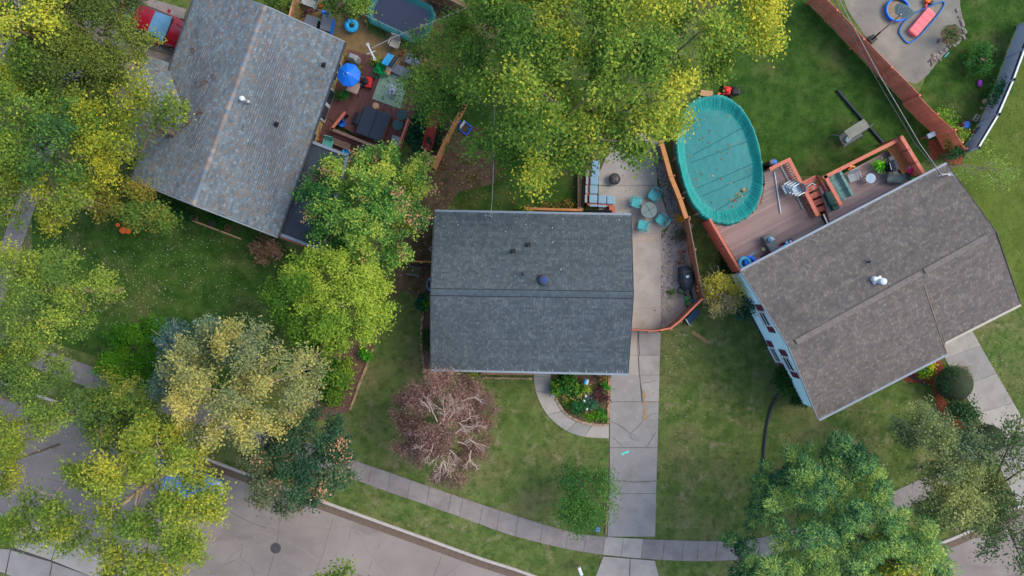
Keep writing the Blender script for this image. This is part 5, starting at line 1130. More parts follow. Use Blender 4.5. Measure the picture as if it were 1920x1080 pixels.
# upper deck
t = T('covered_loveseat', 'loveseat under a sage green crumpled cover', 'loveseat', 1573, 347, UZ, 62, zr=.5)
mb = MB(); secs = []
rng = random.Random(6)
for k in range(13):
    x = -.85+1.7*k/12; hw = .36 if 0 < k < 12 else .3; j = rng.uniform(-.03,.03)
    secs.append([(x,-hw-.03+j,.02),(x,-hw+j,.42),(x,-hw*.5,.5+j),(x,.1,.52+j),(x,.22,.8+j),(x,hw,.82+j),(x,hw+.04+j,.02)])
mb.loft(secs, caps=True); P('cover', mb, sage, t)
for x in (-.4,.35): mb = MB(); mb.tube([(x,-.4,.3),(x,-.3,.47),(x,.1,.54),(x,.24,.83),(x,.4,.8)], .018, 5); P('tie_cord', mb, mat('sage_cord', (84,118,110), rough=.9), t)
t = folding_chair('grey cushioned deck chair beside the sage covered loveseat', 1594, 334, -20, lgrey, UZ, .62, 'deck_chair')
t = T('side_table', 'round pale blue white table in middle of upper deck', 'table', 1632.5, 334.5, UZ, zr=.5); mb = MB(); mb.lathe([(.26,.48),(.28,.49),(.28,.52),(.02,.525)], 24); P('tabletop', mb, mat('pale_table', (150,172,196), rough=.5), t)
for k in range(3): a_ = k*2.09; mb = MB(); mb.tube([(.16*math.cos(a_),.16*math.sin(a_),.48),(.22*math.cos(a_),.22*math.sin(a_),0)], .015, 6); P('leg', mb, dgrey, t)
t = T('chaise_lounge', 'grey wicker chaise lounge near the brown roof edge', 'lounger', 1675, 334.5, UZ, 4)
mb = MB(); secs = [[(x,-.27,z-.05),(x,.27,z-.05),(x,.29,z),(x,.2,z+.05),(x,-.2,z+.05),(x,-.29,z)] for x, z in ((-.55,.42),(-.45,.36),(-.2,.32),(.1,.34),(.35,.32),(.5,.36))]; mb.loft(secs, caps=True); P('cushion', mb, mat('grey_wicker', (98,110,110), rough=.9, bump=.4), t)
for y in (-.25,.25): mb = MB(); mb.tube([(-.5,y,.3),(.5,y,.28)], .025, 6); P('side_rail', mb, dgrey, t)
for x in (-.42,.42):
    for y in (-.25,.25): mb = MB(); mb.box((x,y,.14),(.05,.05,.28)); P('leg', mb, dgrey, t)
t = T('gas_grill', 'tall black barbecue standing against the deck bench', 'barbecue', 1677, 310, UZ, 75, zr=.9)
mb = MB(); mb.loft([[(x,-.18*s,z),(x,.18*s,z),(x,.2*s,z+.18),(x,0,z+.28*s),(x,-.2*s,z+.18)] for x, z, s in ((-.3,.75,.7),(-.22,.72,1),(.22,.72,1),(.3,.75,.7))], caps=True); P('hood', mb, navy, t)
mb = MB(); mb.box((0,0,.4),(.5,.32,.7),0,.02); P('cabinet', mb, black_m, t)
for s in (-1,1): mb = MB(); mb.box((s*.42,0,.78),(.24,.3,.04),0,.02); P('side_shelf', mb, dgrey, t)
mb = MB(); mb.tube([(-.2,-.22,.9),(.2,-.22,.9)], .018, 6); P('handle', mb, galv, t)
t = T('beach_parasol', 'magenta patterned folded fabric ball beside chaise', 'parasol', 1700, 321, UZ)
rng = random.Random(9)
for k in range(14): a_ = rng.uniform(0,6.28); r_ = rng.uniform(0,.2); mb = MB(); mb.ball((r_*math.cos(a_), r_*math.sin(a_), .45+rng.uniform(-.06,.1)), rng.uniform(.08,.13), 8, .7, .15); P('petal', mb, magenta if k % 4 else mat('pale_pink', (230,150,190)), t)
mb = MB(); mb.lathe([(.14,0),(.2,.35),(.18,.36)], 14); P('pot', mb, dgrey, t)
t = T('green_bottle', 'small bright green watering can at roof edge', 'watering can', 1708, 335, UZ); mb = MB(); mb.lathe([(.09,0),(.09,.22),(.05,.26)], 12); P('can', mb, green_m, t); mb = MB(); mb.tube([(.08,0,.1),(.22,.1,.25)], .025, 6); P('spout', mb, green_m, t)
t = T('toy_plane', 'orange toy cat figure by the upper railing', 'toy', 1593, 313, UZ, 10); mb = MB(); mb.beam((0,-.2,.15),(0,.2,.15),.08,.08); P('body', mb, orange_m, t); mb = MB(); mb.beam((-.24,.02,.17),(.24,.02,.17),.09,.05); P('wing', mb, mat('amber', (226,150,60), rough=.5), t); mb = MB(); mb.beam((-.12,-.18,.17),(.12,-.18,.17),.07,.04); P('tail', mb, orange_m, t); mb = MB(); mb.ball((0,.23,.16), .06, 8); P('nose', mb, orange_m, t)
bin_box('dark green long planter between stairs rail and loveseat', 1561, 376, 62, (1.1,.36,.4), mat('pine_green_plastic', (16,66,62), rough=.6), mat('pine_green_lid', (20,74,70), rough=.6), UZ, 'planter_box', 'box')
t = T('gas_bottle', 'pale blue gas bottle at the end of the coral railing', 'gas bottle', 1577, 372, UZ); mb = MB(); mb.lathe([(.13,0),(.15,.05),(.15,.35),(.08,.44),(.08,.5),(.02,.5)], 14); P('tank', mb, mat('ice_blue', (176,208,222), rough=.4), t, smooth=True)
# ------------------------------------------------------------------ back lawn and far yard
def mower(label, px, py, rot, m):
    t = T('lawn_mower', label, 'lawn mower', px, py, 0, rot); mb = MB(); mb.box((-.08,0,.2),(.5,.5,.2),0,.12); P('deck_shell', mb, m, t)
    mb = MB(); mb.lathe([(.17,0),(.17,.14),(.1,.2),(.02,.2)], 14, (-.08,0,.28)); P('engine', mb, red_m, t); mb = MB(); mb.box((.42,0,.28),(.5,.36,.24),0,.1); P('grass_bag', mb, black_m, t)
    for x in (-.3,.2):
        for y in (-.28,.28): mb = MB(); mb.loft([[(x+.12*math.cos(k*.6283), y+e, .12+.12*math.sin(k*.6283)) for k in range(10)] for e in (-.035,.035)], caps=True); P('wheel', mb, black_m, t)
    mb = MB(); mb.tube([(.1,-.2,.3),(.85,-.2,.9),(.85,.2,.9),(.1,.2,.3)], .018, 6); P('push_handle', mb, dgrey, t)
mower('red and black lawn mower behind the teal pool cover', 1364, 172, 10, mat('mower_red', (178,30,40), rough=.4))
t = T('wood_plank', 'weathered tan pallet board against pool top', 'board', 1324, 176, 0, 6)
for k in range(4): mb = MB(); mb.box((0,-.13+.085*k,.12),(.72,.075,.03)); P('slat', mb, tan_m, t)
for x in (-.3,.3): mb = MB(); mb.box((x,0,.05),(.06,.32,.1)); P('bearer', mb, tan_m, t)
t = T('toy_scoop', 'small orange scoop on grass between board and mower', 'toy', 1348, 177, 0, 20); mb = MB(); mb.box((0,0,.08),(.24,.16,.14),0,.05); P('scoop', mb, orange_m, t); mb = MB(); mb.tube([(.1,0,.1),(.34,-.06,.1)], .025, 6); P('handle', mb, orange_m, t)
t = T('bucket', 'dark navy bucket at the tip of yellow branches', 'bucket', 1331, 142, 0); mb = MB(); mb.lathe([(.18,0),(.22,.36),(.2,.36),(.16,.05)], 16); P('bucket', mb, navy, t); mb = MB(); mb.torus((0,0,.36), .21, .015, 18, 5); P('rim', mb, grey_m, t)
mb = MB(); mb.tube([W(1570,169,.1), W(1600,204,.12), W(1628,236,.1), W(1656,268,.1)], .085, 10); o = P('drain_pipe', mb, navy); tagm(o, 'straight dark pipe lying across the back lawn to the deck', 'pipe')
t = T('garden_swing', 'grey canopy swing bench on the back lawn', 'swing bench', 1602, 251, 0, -32, zr=1.0)
mb = MB(); mb.loft([[(x,-.42,.6),(x,-.4,.42),(x,.05,.4),(x,.35,.55),(x,.42,.9)] for x in (-.62,0,.62)], closed=False); P('seat', mb, mat('slate_fabric', (104,108,104), rough=.9), t)
mb = MB(); mb.loft([[(x,-.1,1.55),(x,.2,1.62),(x,.48,1.55),(x,.48,1.5),(x,.2,1.57),(x,-.1,1.5)] for x in (-.66,.66)], caps=True); P('canopy', mb, mat('faded_canopy', (122,124,112), rough=.9), t)
for s in (-.7,.7): mb = MB(); mb.tube([(s,-.5,0),(s,.15,1.55),(s,.6,0)], .03, 6); P('leg', mb, grey_m, t)
mb = MB(); mb.box((-.25,-.08,.5),(.4,.3,.12),.2,.08); P('pillow', mb, mat('pale_aqua_cushion', (140,172,176), rough=.9), t)
pole_thing('pale pole crossing the grey swing bench', W(1597,262,.9), W(1638,232,1.3), .03, grey_m)
t = T('kiddie_pool', 'blue-rimmed kiddie pool of brown water on concrete pad', 'paddling pool', 1679, 21, 0)
mb = MB(); mb.torus((0,0,.28), .66, .05, 40, 8); P('rim', mb, blue_m, t, smooth=True); mb = MB(); mb.loft([[(.66*math.cos(k*.1745), .66*math.sin(k*.1745), z) for k in range(36)] for z in (0,.28)]); P('pool_wall', mb, blue_m, t); mb = MB(); mb.lathe([(.64,.04),(.64,.12),(.02,.122)], 36); P('water', mb, mat('murky_water', (112,92,66), var=.3, scale=3, rough=.25), t)
bk = T('basketball_hoop', 'portable basketball hoop with grey fan backboard over paddling pool', 'basketball hoop', 1632, 76, 0)
ba = W(1632,76,0); tp = W(1690,27,3.2)
mid_ = ba.lerp(tp, .35); mb = MB(); mb.tube([ba+Vector((0,0,.3)), mid_], .05, 8); P('pole', mb, black_m, bk, world=True); mb = MB(); mb.tube([mid_, tp], .045, 8); P('upper_pole', mb, galv, bk, world=True)
mb = MB(); mb.box((ba.x,ba.y,.15),(.5,.4,.3),.7,.06); P('base', mb, black_m, bk, world=True)
dv = (Vector((tp.x,tp.y,0))-Vector((ba.x,ba.y,0))).normalized(); sv = Vector((-dv.y,dv.x,0)); upv = (Vector((0,0,1))*.72+dv*.69).normalized(); nv = sv.cross(upv)
out = []
for u_2, v_2 in ((-.28,-.3),(.28,-.3),(.52,0),(.56,.25),(.4,.42),(.0,.48),(-.4,.42),(-.56,.25),(-.52,0)): out.append((u_2*1.0,v_2*.85))
fc = tp+dv*.14; rgs = []
for e in (-.02,.02): rgs.append([fc + sv*u_2 + upv*v_2 + nv*e for u_2, v_2 in out])
mb = MB(); mb.loft(rgs, caps=True); bb = P('backboard', mb, mat('grey_backboard', (122,138,132), var=.2, scale=6, rough=.6), bk, world=True)
for k in range(5):
    u0 = -.4+.2*k; mb = MB(); mb.beam(fc+sv*u0*.5+upv*-.2-nv*.04, fc+sv*u0+upv*.3-nv*.04, .03, .02); mb.beam(fc+sv*u0*.5+upv*-.2+nv*.04, fc+sv*u0+upv*.3+nv*.04, .03, .02); P('stiffener', mb, galv, bb, world=True)
mb = MB(); hc = fc+dv*.3-upv*.3+nv*.0; mb.torus(tuple(hc), .22, .015, 20, 6); P('hoop_ring', mb, orange_m, bk, world=True)
t = T('water_slide_mat', 'long pink inflatable mat on the concrete pad', 'inflatable mat', 1725, 44, 0, -50)
mb = MB(); mb.box((0,0,.16),(1.78,.62,.3),0,.1); P('mat', mb, pink_m, t)
for s in (-.6,-.2,.2,.6): mb = MB(); mb.beam((s,-.28,.31),(s,.28,.31),.03,.015); P('seam', mb, mat('pink_seam', (206,100,108), rough=.8), t)
q = [W(*p, .06) for p in smooth_line([(1738,14),(1760,5),(1770,4),(1768,14),(1755,32),(1738,52),(1722,69),(1706,80),(1698,78),(1690,68),(1686,60),(1690,48),(1700,36),(1720,22),(1738,14)], 4)]
mb = MB(); mb.tube(q, .045, 8); o = P('blue_hose', mb, mat('blue_hose', (36,108,176), rough=.5)); tagm(o, 'blue inflatable hose looped around the pink mat', 'hose')
t = T('ride_on_toy', 'orange and black ride-on toy at the top of pad', 'toy', 1735, 4, 0, 30); mb = MB(); mb.box((0,0,.22),(.3,.22,.22),0,.08); P('body', mb, orange_m, t); mb = MB(); mb.box((.2,.02,.16),(.34,.14,.12),0,.05); P('chassis', mb, black_m, t); mb = MB(); mb.box((.1,-.24,.15),(.1,.26,.1),.2,.04); P('handle', mb, red_m, t)
for x in (-.1,.3): mb = MB(); mb.lathe([(.1,0),(.1,.06)], 10, (x,.14,.06)); P('wheel', mb, black_m, t)
random.seed(31)
rk = S('rock_border', W(1800,60)); 
for (x, y) in [(1797,22),(1800,30),(1803,38),(1805,46),(1806,54),(1807,62),(1805,70),(1800,75),(1794,79),(1788,83),(1780,88),(1772,92),(1765,98),(1758,104)]:
    for k in range(2):
        p = W(x+random.uniform(-3,3), y+random.uniform(-3,3)); mb = MB(); g = random.uniform(.75,1.2); mb.tint = (g,g*.96,g*.92); mb.ball((p.x,p.y,.04), random.uniform(.07,.13), 8, .6, .15); P('rock', mb, stone_m, rk, world=True)
t = T('rubble_pile', 'pile of small brown stones at the pad corner', 'stone pile', 1751, 112)
for k in range(26): p = W(1751+random.gauss(0,4), 113+random.gauss(0,5)); g = random.uniform(.5,1.2); mb = MB(); mb.tint = (g*1.05,g*.9,g*.8); mb.ball((p.x,p.y,.05), random.uniform(.04,.1), 7, .7, .2); P('stone', mb, stone_m, t, world=True)
pole_thing('aqua stick lying at the pad edge near the rubble', W(1771,107,.04), W(1779,98,.04), .035, mat('aqua_stick', (100,196,206), rough=.5))
pole_thing('short dark stick lying on the concrete pad', W(1759,80,.04), W(1761,73,.04), .04, dgrey)
t = T('purple_ball', 'purple oval ball on the grass by the grey vinyl fence', 'ball', 1837, 156, .14); mb = MB(); mb.ball((0,0,0), .17, 14, .75); mb.v = [Vector((v.x*.75, v.y*1.3, v.z)) for v in mb.v]; P('ball', mb, purple, t, smooth=True)
t = T('bird_table', 'pale grey box on red post against the rusty fence', 'bird table', 1746, 253, 0, -25, zr=1.15); mb = MB(); mb.box((0,0,1.15),(.48,.28,.1),0,.03); P('roof', mb, mat('pale_slate', (132,148,164), rough=.6), t); mb = MB(); mb.box((0,0,.98),(.36,.2,.24)); P('box', mb, grey_m, t); mb = MB(); mb.box((0,0,.45),(.09,.09,.9)); P('post', mb, wood_red, t)
for (x, y, sm, fm, lab) in ((1806,236,blue_m,mat('pink_trim', (196,90,110)),'blue seated child toy chair beside the vines'),(1826,249,lgrey,mat('coral_trim', (176,60,64)),'pale grey child chair near the vinyl fence foot')):
    t = T('child_chair', lab, 'chair', x, y, 0, 40); mb = MB(); mb.lathe([(.2,.28),(.24,.3),(.22,.34),(.03,.35)], 14); P('seat', mb, sm, t)
    mb = MB(); n = 8; mb.loft([[(-.24*math.sin(.3+2.4*j/(n-1)), .24*math.cos(.3+2.4*j/(n-1)), z) for j in range(n)] for z in (.34,.56)], closed=False); P('backrest', mb, fm, t)
    for k in range(4): a_ = k*1.57+.7; mb = MB(); mb.tube([(.17*math.cos(a_),.17*math.sin(a_),.3),(.2*math.cos(a_),.2*math.sin(a_),0)], .022, 6); P('leg', mb, fm, t)
t = T('cinder_block', 'pale concrete block on grass beside vinyl fence', 'block', 1828, 222, 0, -60)
for y in (-.09,.09): mb = MB(); mb.box((0,y,.1),(.42,.035,.2)); P('face', mb, beige, t)
for x in (-.19,0,.19): mb = MB(); mb.box((x,0,.1),(.035,.145,.19)); P('web', mb, beige, t)
for (x, y, r_, lab) in ((1846,192,.2,'rough tan rock at the foot of vinyl fence'),(1840,203,.1,'small tan rock below the larger fence rock')): mb = MB(); p = W(x,y); mb.ball((p.x,p.y,r_*.4), r_, 10, .7, .15); o = P('rock', mb, mat('tan_rock', (150,136,108), rough=.9)); tagm(o, lab, 'rock')

# ------------------------------------------------------------------ front yard things
t = T('mailbox', 'white mailbox on a post at the street verge', 'mailbox', 1088, 1071, 0, 70, zr=1.1); mb = MB(); mb.box((0,0,.5),(.09,.09,1.0)); P('post', mb, tan_m, t); mb = MB(); mb.loft([[(x,-.09,1.0),(x,.09,1.0),(x,.1,1.12),(x,.06,1.2),(x,-.06,1.2),(x,-.1,1.12)] for x in (-.24,.24)], caps=True); P('box', mb, white_m, t); mb = MB(); mb.box((-.1,-.11,1.14),(.14,.02,.05)); P('flag', mb, red_m, t)
t = T('mailbox', 'white mailbox on the far verge under the yellow tree', 'mailbox', 233, 1069, 0, -60); mb = MB(); mb.box((0,0,.5),(.09,.09,1.0)); P('post', mb, white_m, t); mb = MB(); mb.loft([[(x,-.1,1.0),(x,.1,1.0),(x,.1,1.14),(x,.05,1.22),(x,-.05,1.22),(x,-.1,1.14)] for x in (-.25,.25)], caps=True); P('box', mb, white_m, t)
t = T('manhole_cover', 'round dark manhole cover in the road', 'manhole cover', 517, 1028, .006); mb = MB(); mb.lathe([(.31,0),(.31,.012),(.29,.014),(.01,.014)], 30); P('cover', mb, mat('cast_iron', (74,70,70), rough=.6, var=.2, bump=.4), t)
for r_ in (.1,.2,.27): mb = MB(); mb.torus((0,0,.014), r_, .008, 28, 5); P('ridge', mb, dgrey, t)
mb = MB(); mb.tube([W(*p, .07) for p in smooth_line([(1459,738),(1452,752),(1443,775),(1437,805),(1433,840),(1431,870),(1428,900)], 3)], .075, 10); o = P('drain_hose', mb, navy); tagm(o, 'black corrugated drain hose curving over the front lawn', 'drain hose')
t = T('yard_sign', 'white and blue little sign in the front flower bed', 'sign', 1098, 714, 0, 10); mb = MB(); mb.box((.05,0,.5),(.12,.3,.28),0,.02); P('board', mb, white_m, t); mb = MB(); mb.box((-.06,0,.5),(.1,.3,.24),0,.02); P('back', mb, sky_m, t); mb = MB(); mb.box((0,0,.2),(.05,.05,.4)); P('stake', mb, tan_m, t)
t = T('blue_box', 'small blue utility box under the young tree', 'box', 1120, 990, 0, 10); mb = MB(); mb.box((0,0,.16),(.2,.22,.32),0,.02); P('box', mb, mat('utility_blue', (76,120,188), rough=.6), t); mb = MB(); mb.box((0,0,.34),(.22,.24,.03),0,.01); P('lid', mb, mat('utility_lid', (96,136,196), rough=.6), t)
for k, (x, y) in enumerate(((1097,741),(1094,750),(1099,765))):
    t = T('solar_light', ('round white garden light nearest the little sign','round white garden light in middle of the flower bed','round white garden light nearest the curved walk')[k], 'garden light', x, y); mb = MB(); mb.tube([(0,0,0),(0,0,.35)], .015, 6); P('stake', mb, galv, t); mb = MB(); mb.ball((0,0,.4), .08, 12); P('globe', mb, white_m, t, smooth=True)
def pumpkin(px, py, r_, lab):
    t = T('pumpkin', lab, 'pumpkin', px, py); mb = MB(); n = 24; rings = []
    for i in range(9):
        a_ = math.pi*i/8; rr = r_*math.sin(a_)+.01; rings.append([(rr*(1+.07*abs(math.sin(4*2*math.pi*k/n)))*math.cos(2*math.pi*k/n), rr*(1+.07*abs(math.sin(4*2*math.pi*k/n)))*math.sin(2*math.pi*k/n), r_*.75-.75*r_*math.cos(a_)) for k in range(n)])
    mb.loft(rings, caps=True); P('fruit', mb, orange_m, t); mb = MB(); mb.tube([(0,0,r_*1.4),(.03,.02,r_*1.4+.1)], .025, 6); P('stalk', mb, tan_m, t)
pumpkin(233,432,.19,'large orange pumpkin at the tree edge, its lower left one'); pumpkin(242,433,.17,'large orange pumpkin touching its neighbour on the right'); pumpkin(235,418,.12,'small reddish pumpkin just above the large pair'); pumpkin(222,422,.11,'small dull pumpkin half under the leaves')
for k, (x, y, lab) in enumerate(((352,403,'round dark pot nearest the pumpkins along the eave'),(367,409,'square tan framed planter along the eave'),(401,420,'round dark pot at the middle of the eave bed'),(430,427,'small reddish pot at the end of the eave bed'))):
    t = T('plant_pot', lab, 'pot', x, y, 0, 20); mb = MB()
    if k == 1: mb.loft([[(a_*s,b2*s,z) for a_, b2 in ((-.18,-.18),(.18,-.18),(.18,.18),(-.18,.18))] for z, s in ((0,.9),(.3,1),(.3,.8),(.2,.78))], caps=True)
    else: mb.lathe([(.1,0),(.17,.26),(.19,.27),(.19,.31),(.14,.31),(.12,.22)], 16)
    P('pot', mb, (dgrey, wood_grey, dgrey, terra)[k], t); mb = MB(); mb.lathe([(.13,.22),(.01,.24)], 12); P('soil', mb, dirt, t)
mb = MB(); mb.beam(W(360,413,.06), W(452,448,.06), .1, .12); o = P('bed_edge_board', mb, tan_m); tagm(o, 'long thin timber edge below the row of pots', 'edging')
t = T('metal_cart', 'small metal cart frame with green border beside fence', 'cart', 777.5, 508.5, 0, 12)
for y in (-.24,.24): mb = MB(); mb.tube([(-.36,y,.3),(.36,y,.3)], .03, 6); P('side_bar', mb, trim_m, t)
mb = MB(); mb.tube([(-.27,-.14,.32),(.27,-.14,.32),(.27,.14,.32),(-.27,.14,.32),(-.27,-.14,.32)], .022, 6); P('green_border', mb, mat('leaf_green_paint', (74,150,60), rough=.5), t)
mb = MB(); mb.box((0,0,.27),(.5,.26,.03)); P('tray', mb, mulch, t)
for x in (-.3,.3):
    for y in (-.24,.24): mb = MB(); mb.box((x,y,.14),(.04,.04,.28)); P('leg', mb, dgrey, t)
pole_thing('dark plank leaning from the fence to the grey house', W(785,496,.5), W(812,501,.7), .05, black_m, 'dark_plank')
t = T('hose_reel', 'white hose reel on the wall of the grey house', 'hose reel', 810.5, 467, .5); mb = MB(); mb.torus((0,0,.2), .12, .05, 18, 6); P('hose', mb, lgrey, t); mb = MB(); mb.box((.06,0,.2),(.1,.14,.2)); P('bracket', mb, dgrey, t)
t = T('tyre', 'pale blue ring tube standing against the grey house', 'tube', 807, 533, 0); mb = MB(); mb.torus((0,0,.35), .32, .1, 24, 8, sx=.5); P('tube', mb, mat('pale_blue_vinyl', (110,150,180), rough=.5), t, smooth=True)
pole_thing('dark gutter hose along the brown house front bed', W(1700,702,.05), W(1740,722,.05), .05, navy, 'bed_edge')
t = T('dark_bench', 'small dark bench under the bright green tree', 'bench', 626, 674, 0, 15)
for k in range(3): mb = MB(); mb.box((0,-.1+.1*k,.42),(.7,.085,.04)); P('slat', mb, navy, t)
for x in (-.28,.28): mb = MB(); mb.box((x,0,.2),(.06,.28,.4)); P('leg', mb, tan_m, t)

# ------------------------------------------------------------------ foliage
def leaf_mesh(name, c, n, size, aspect, cols, rng, tdir=None):
    N = len(c); t = rng.normal(size=(N,3)) if tdir is None else tdir + rng.normal(size=(N,3))*.25
    t -= n*(t*n).sum(1, keepdims=True); t /= np.linalg.norm(t, axis=1, keepdims=True)+1e-9
    b = np.cross(n, t); L = (size*rng.uniform(.65,1.35,(N,1)))/2; Wd = L*aspect
    v = np.empty((N,4,3)); v[:,0] = c-t*L; v[:,1] = c+b*Wd-n*L*.15+t*L*.1; v[:,2] = c+t*L-n*L*.3; v[:,3] = c-b*Wd-n*L*.15+t*L*.1
    me = bpy.data.meshes.new(name); me.vertices.add(N*4); me.vertices.foreach_set('co', v.reshape(-1).astype(np.float32))
    me.loops.add(N*4); me.loops.foreach_set('vertex_index', np.arange(N*4, dtype=np.int32))
    me.polygons.add(N); me.polygons.foreach_set('loop_start', np.arange(0,N*4,4,dtype=np.int32)); me.polygons.foreach_set('loop_total', np.full(N,4,dtype=np.int32))
    at = me.attributes.new('tint', 'FLOAT_COLOR', 'FACE'); cc = np.ones((N,4), np.float32); cc[:,:3] = cols; at.data.foreach_set('color', cc.reshape(-1))
    me.update(calc_edges=True); me.materials.append(LEAF); return me
def pal(*cs): return np.array([[lin(x) for x in c] for c in cs])*LK
LK = 1.5
def crown(rng, rx, ry, zc, hu, hd, rot, P_, size=.19, dens=200, spray=.55, gap=0.0, mixp=None, lobes=.16, aspect=.62, warm=None, needle=False, droop=.25, upb=.75, outb=.45, sprays=6.5, pull=.26, poly=None, puff=0, lump=.35):
    """leaf positions of a crown about the origin: sprays of leaves on a lobed dome, or on a dome over an outline"""
    if poly is not None:
        pa = np.array(poly); rx, ry = np.ptp(pa[:,0])/2, np.ptp(pa[:,1])/2
        area = abs(sum(pa[i,0]*pa[(i+1)%len(pa),1]-pa[(i+1)%len(pa),0]*pa[i,1] for i in range(len(pa))))/2
    else: area = math.pi*rx*ry
    M = int(area*sprays*max(1,(.4/spray)**1.5))+10; K = max(4, int(1.9*dens*area/M*(.19/size)**.8))
    if poly is not None:
        q = np.empty((0,2))
        while len(q) < M:
            c = np.c_[rng.uniform(pa[:,0].min(),pa[:,0].max(),M*2), rng.uniform(pa[:,1].min(),pa[:,1].max(),M*2)]; q = np.r_[q, c[inpoly(c[:,0],c[:,1],poly)]]
        q = q[:M]; dd = np.full(M, 1e9)
        for i in range(len(pa)):
            a, b = pa[i], pa[(i+1)%len(pa)]; ab = b-a; t_ = np.clip(((q-a)@ab)/(ab@ab),0,1); dd = np.minimum(dd, np.linalg.norm(q-a-t_[:,None]*ab,axis=1))
        e = np.clip(dd/(.8*dd.max()),0,1); hz = np.sqrt(1-(1-e)**2); zf = rng.beta(2.4,1,M)
        cx = np.c_[q, -hd*.6*hz+(hu+hd*.6)*hz*zf]
        u = cx/np.array([rx,ry,hu]); 
    else:
        u = rng.normal(size=(M,3)); u[:,2] = np.where(u[:,2] < 0, u[:,2]*.55, u[:,2]); u /= np.linalg.norm(u,axis=1,keepdims=True)
        th = np.arctan2(u[:,1],u[:,0]); a1, a2, a3 = rng.uniform(0,6.28,3)
        lob = 1 + lobes*(np.sin(3*th+a1)*.5+np.sin(5*th+a2)*.6+np.sin(9*th+a3)*.35)
        rad = rng.uniform(.2,1,M)**.42*lob
        cx = u*rad[:,None]*np.array([rx,ry,1]); cx[:,2] = np.where(u[:,2]>0, u[:,2]*hu, u[:,2]*hd)*rad
    # clumping: pull sprays toward a smaller set of branch heads
    nb = max(5, int(area/1.5)); heads = cx[rng.permutation(M)[:nb]]
    d = ((cx[:,None]-heads[None])**2).sum(2); who = d.argmin(1); nearest = heads[who]; cx = cx+(nearest-cx)*pull
    cx[:,2] += (rng.uniform(-lump,lump,nb)*min(1,hu))[who]
    hv = rng.normal(size=nb)*.2
    if gap > 0:
        keep = rng.uniform(size=nb) > gap; kw_ = keep[who]; cx = cx[kw_]; who = who[kw_]; M = len(cx)
    out = cx/np.array([rx,ry,hu]); out /= np.linalg.norm(out,axis=1,keepdims=True)+1e-9
    out2 = out.copy(); out2[:,2] = out2[:,2]*.5-droop; out2 += rng.normal(size=out2.shape)*.35; out2 /= np.linalg.norm(out2,axis=1,keepdims=True)
    s = rng.uniform(-.5,.5,(M,K,1))
    pos = cx[:,None]+out2[:,None]*s*spray*2+rng.normal(size=(M,K,3))*np.array([.22,.22,.14])*(spray/.55)**.5
    lz = 0
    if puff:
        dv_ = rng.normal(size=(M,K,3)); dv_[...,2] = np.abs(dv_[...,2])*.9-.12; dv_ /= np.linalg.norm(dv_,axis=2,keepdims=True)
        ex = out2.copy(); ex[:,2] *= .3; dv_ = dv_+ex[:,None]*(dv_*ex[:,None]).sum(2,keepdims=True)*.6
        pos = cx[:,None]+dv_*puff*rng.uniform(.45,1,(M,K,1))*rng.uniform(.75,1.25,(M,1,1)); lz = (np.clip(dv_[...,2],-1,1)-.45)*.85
    nrm = out[:,None]*outb+np.array([0,0,upb])+rng.normal(size=(M,K,3))*.5; nrm /= np.linalg.norm(nrm,axis=2,keepdims=True)
    ph = rng.uniform(0,6.28,4); g = (np.sin(cx[:,0]*1.1+ph[0])+np.sin(cx[:,1]*1.3+ph[1])+np.sin((cx[:,0]+cx[:,1])*.6+ph[2])+np.sin(cx[:,2]*1.7+ph[3]))/4
    tval = .5+.34*g+rng.normal(size=M)*.13+hv[who]
    if warm is not None: tval += warm[0]*cx[:,0]/rx+warm[1]*cx[:,1]/ry  # shifts leaf colour to one side: turning leaves and sunlit flanks alike
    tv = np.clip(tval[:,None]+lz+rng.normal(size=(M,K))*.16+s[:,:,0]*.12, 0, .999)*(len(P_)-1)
    i = tv.astype(int); f = (tv-i)[...,None]; col = P_[i]*(1-f)+P_[i+1]*f; col = col*rng.uniform(.78,1.22,(M,K,1))
    if mixp is not None:
        m_ = rng.uniform(size=(M,1)) < mixp[1]; m2 = (rng.uniform(size=(M,K)) < .6)&m_; col[m2] = mixp[0]*rng.uniform(.75,1.2,(int(m2.sum()),1))
    pos = pos.reshape(-1,3); nrm = nrm.reshape(-1,3); col = col.reshape(-1,3)
    td = None
    if needle and puff: td = (dv_+out2[:,None]*.5).reshape(-1,3); nrm = np.cross(td, rng.normal(size=td.shape)); nrm[:,2] = np.abs(nrm[:,2])+.35; nrm /= np.linalg.norm(nrm,axis=1,keepdims=True)
    elif needle: td = (out2[:,None]+rng.normal(size=(M,K,3))*.55).reshape(-1,3)
    ca, sa = math.cos(rot), math.sin(rot)
    def rt(a): b = a.copy(); b[:,0] = a[:,0]*ca-a[:,1]*sa; b[:,1] = a[:,0]*sa+a[:,1]*ca; return b
    pos, nrm, cx = rt(pos), rt(nrm), rt(cx)
    if td is not None: td = rt(td)
    pos[:,2] += zc; cx[:,2] += zc
    ok = pos[:,2] > .05
    return pos[ok], nrm[ok], col[ok], cx, (td[ok] if td is not None else None)
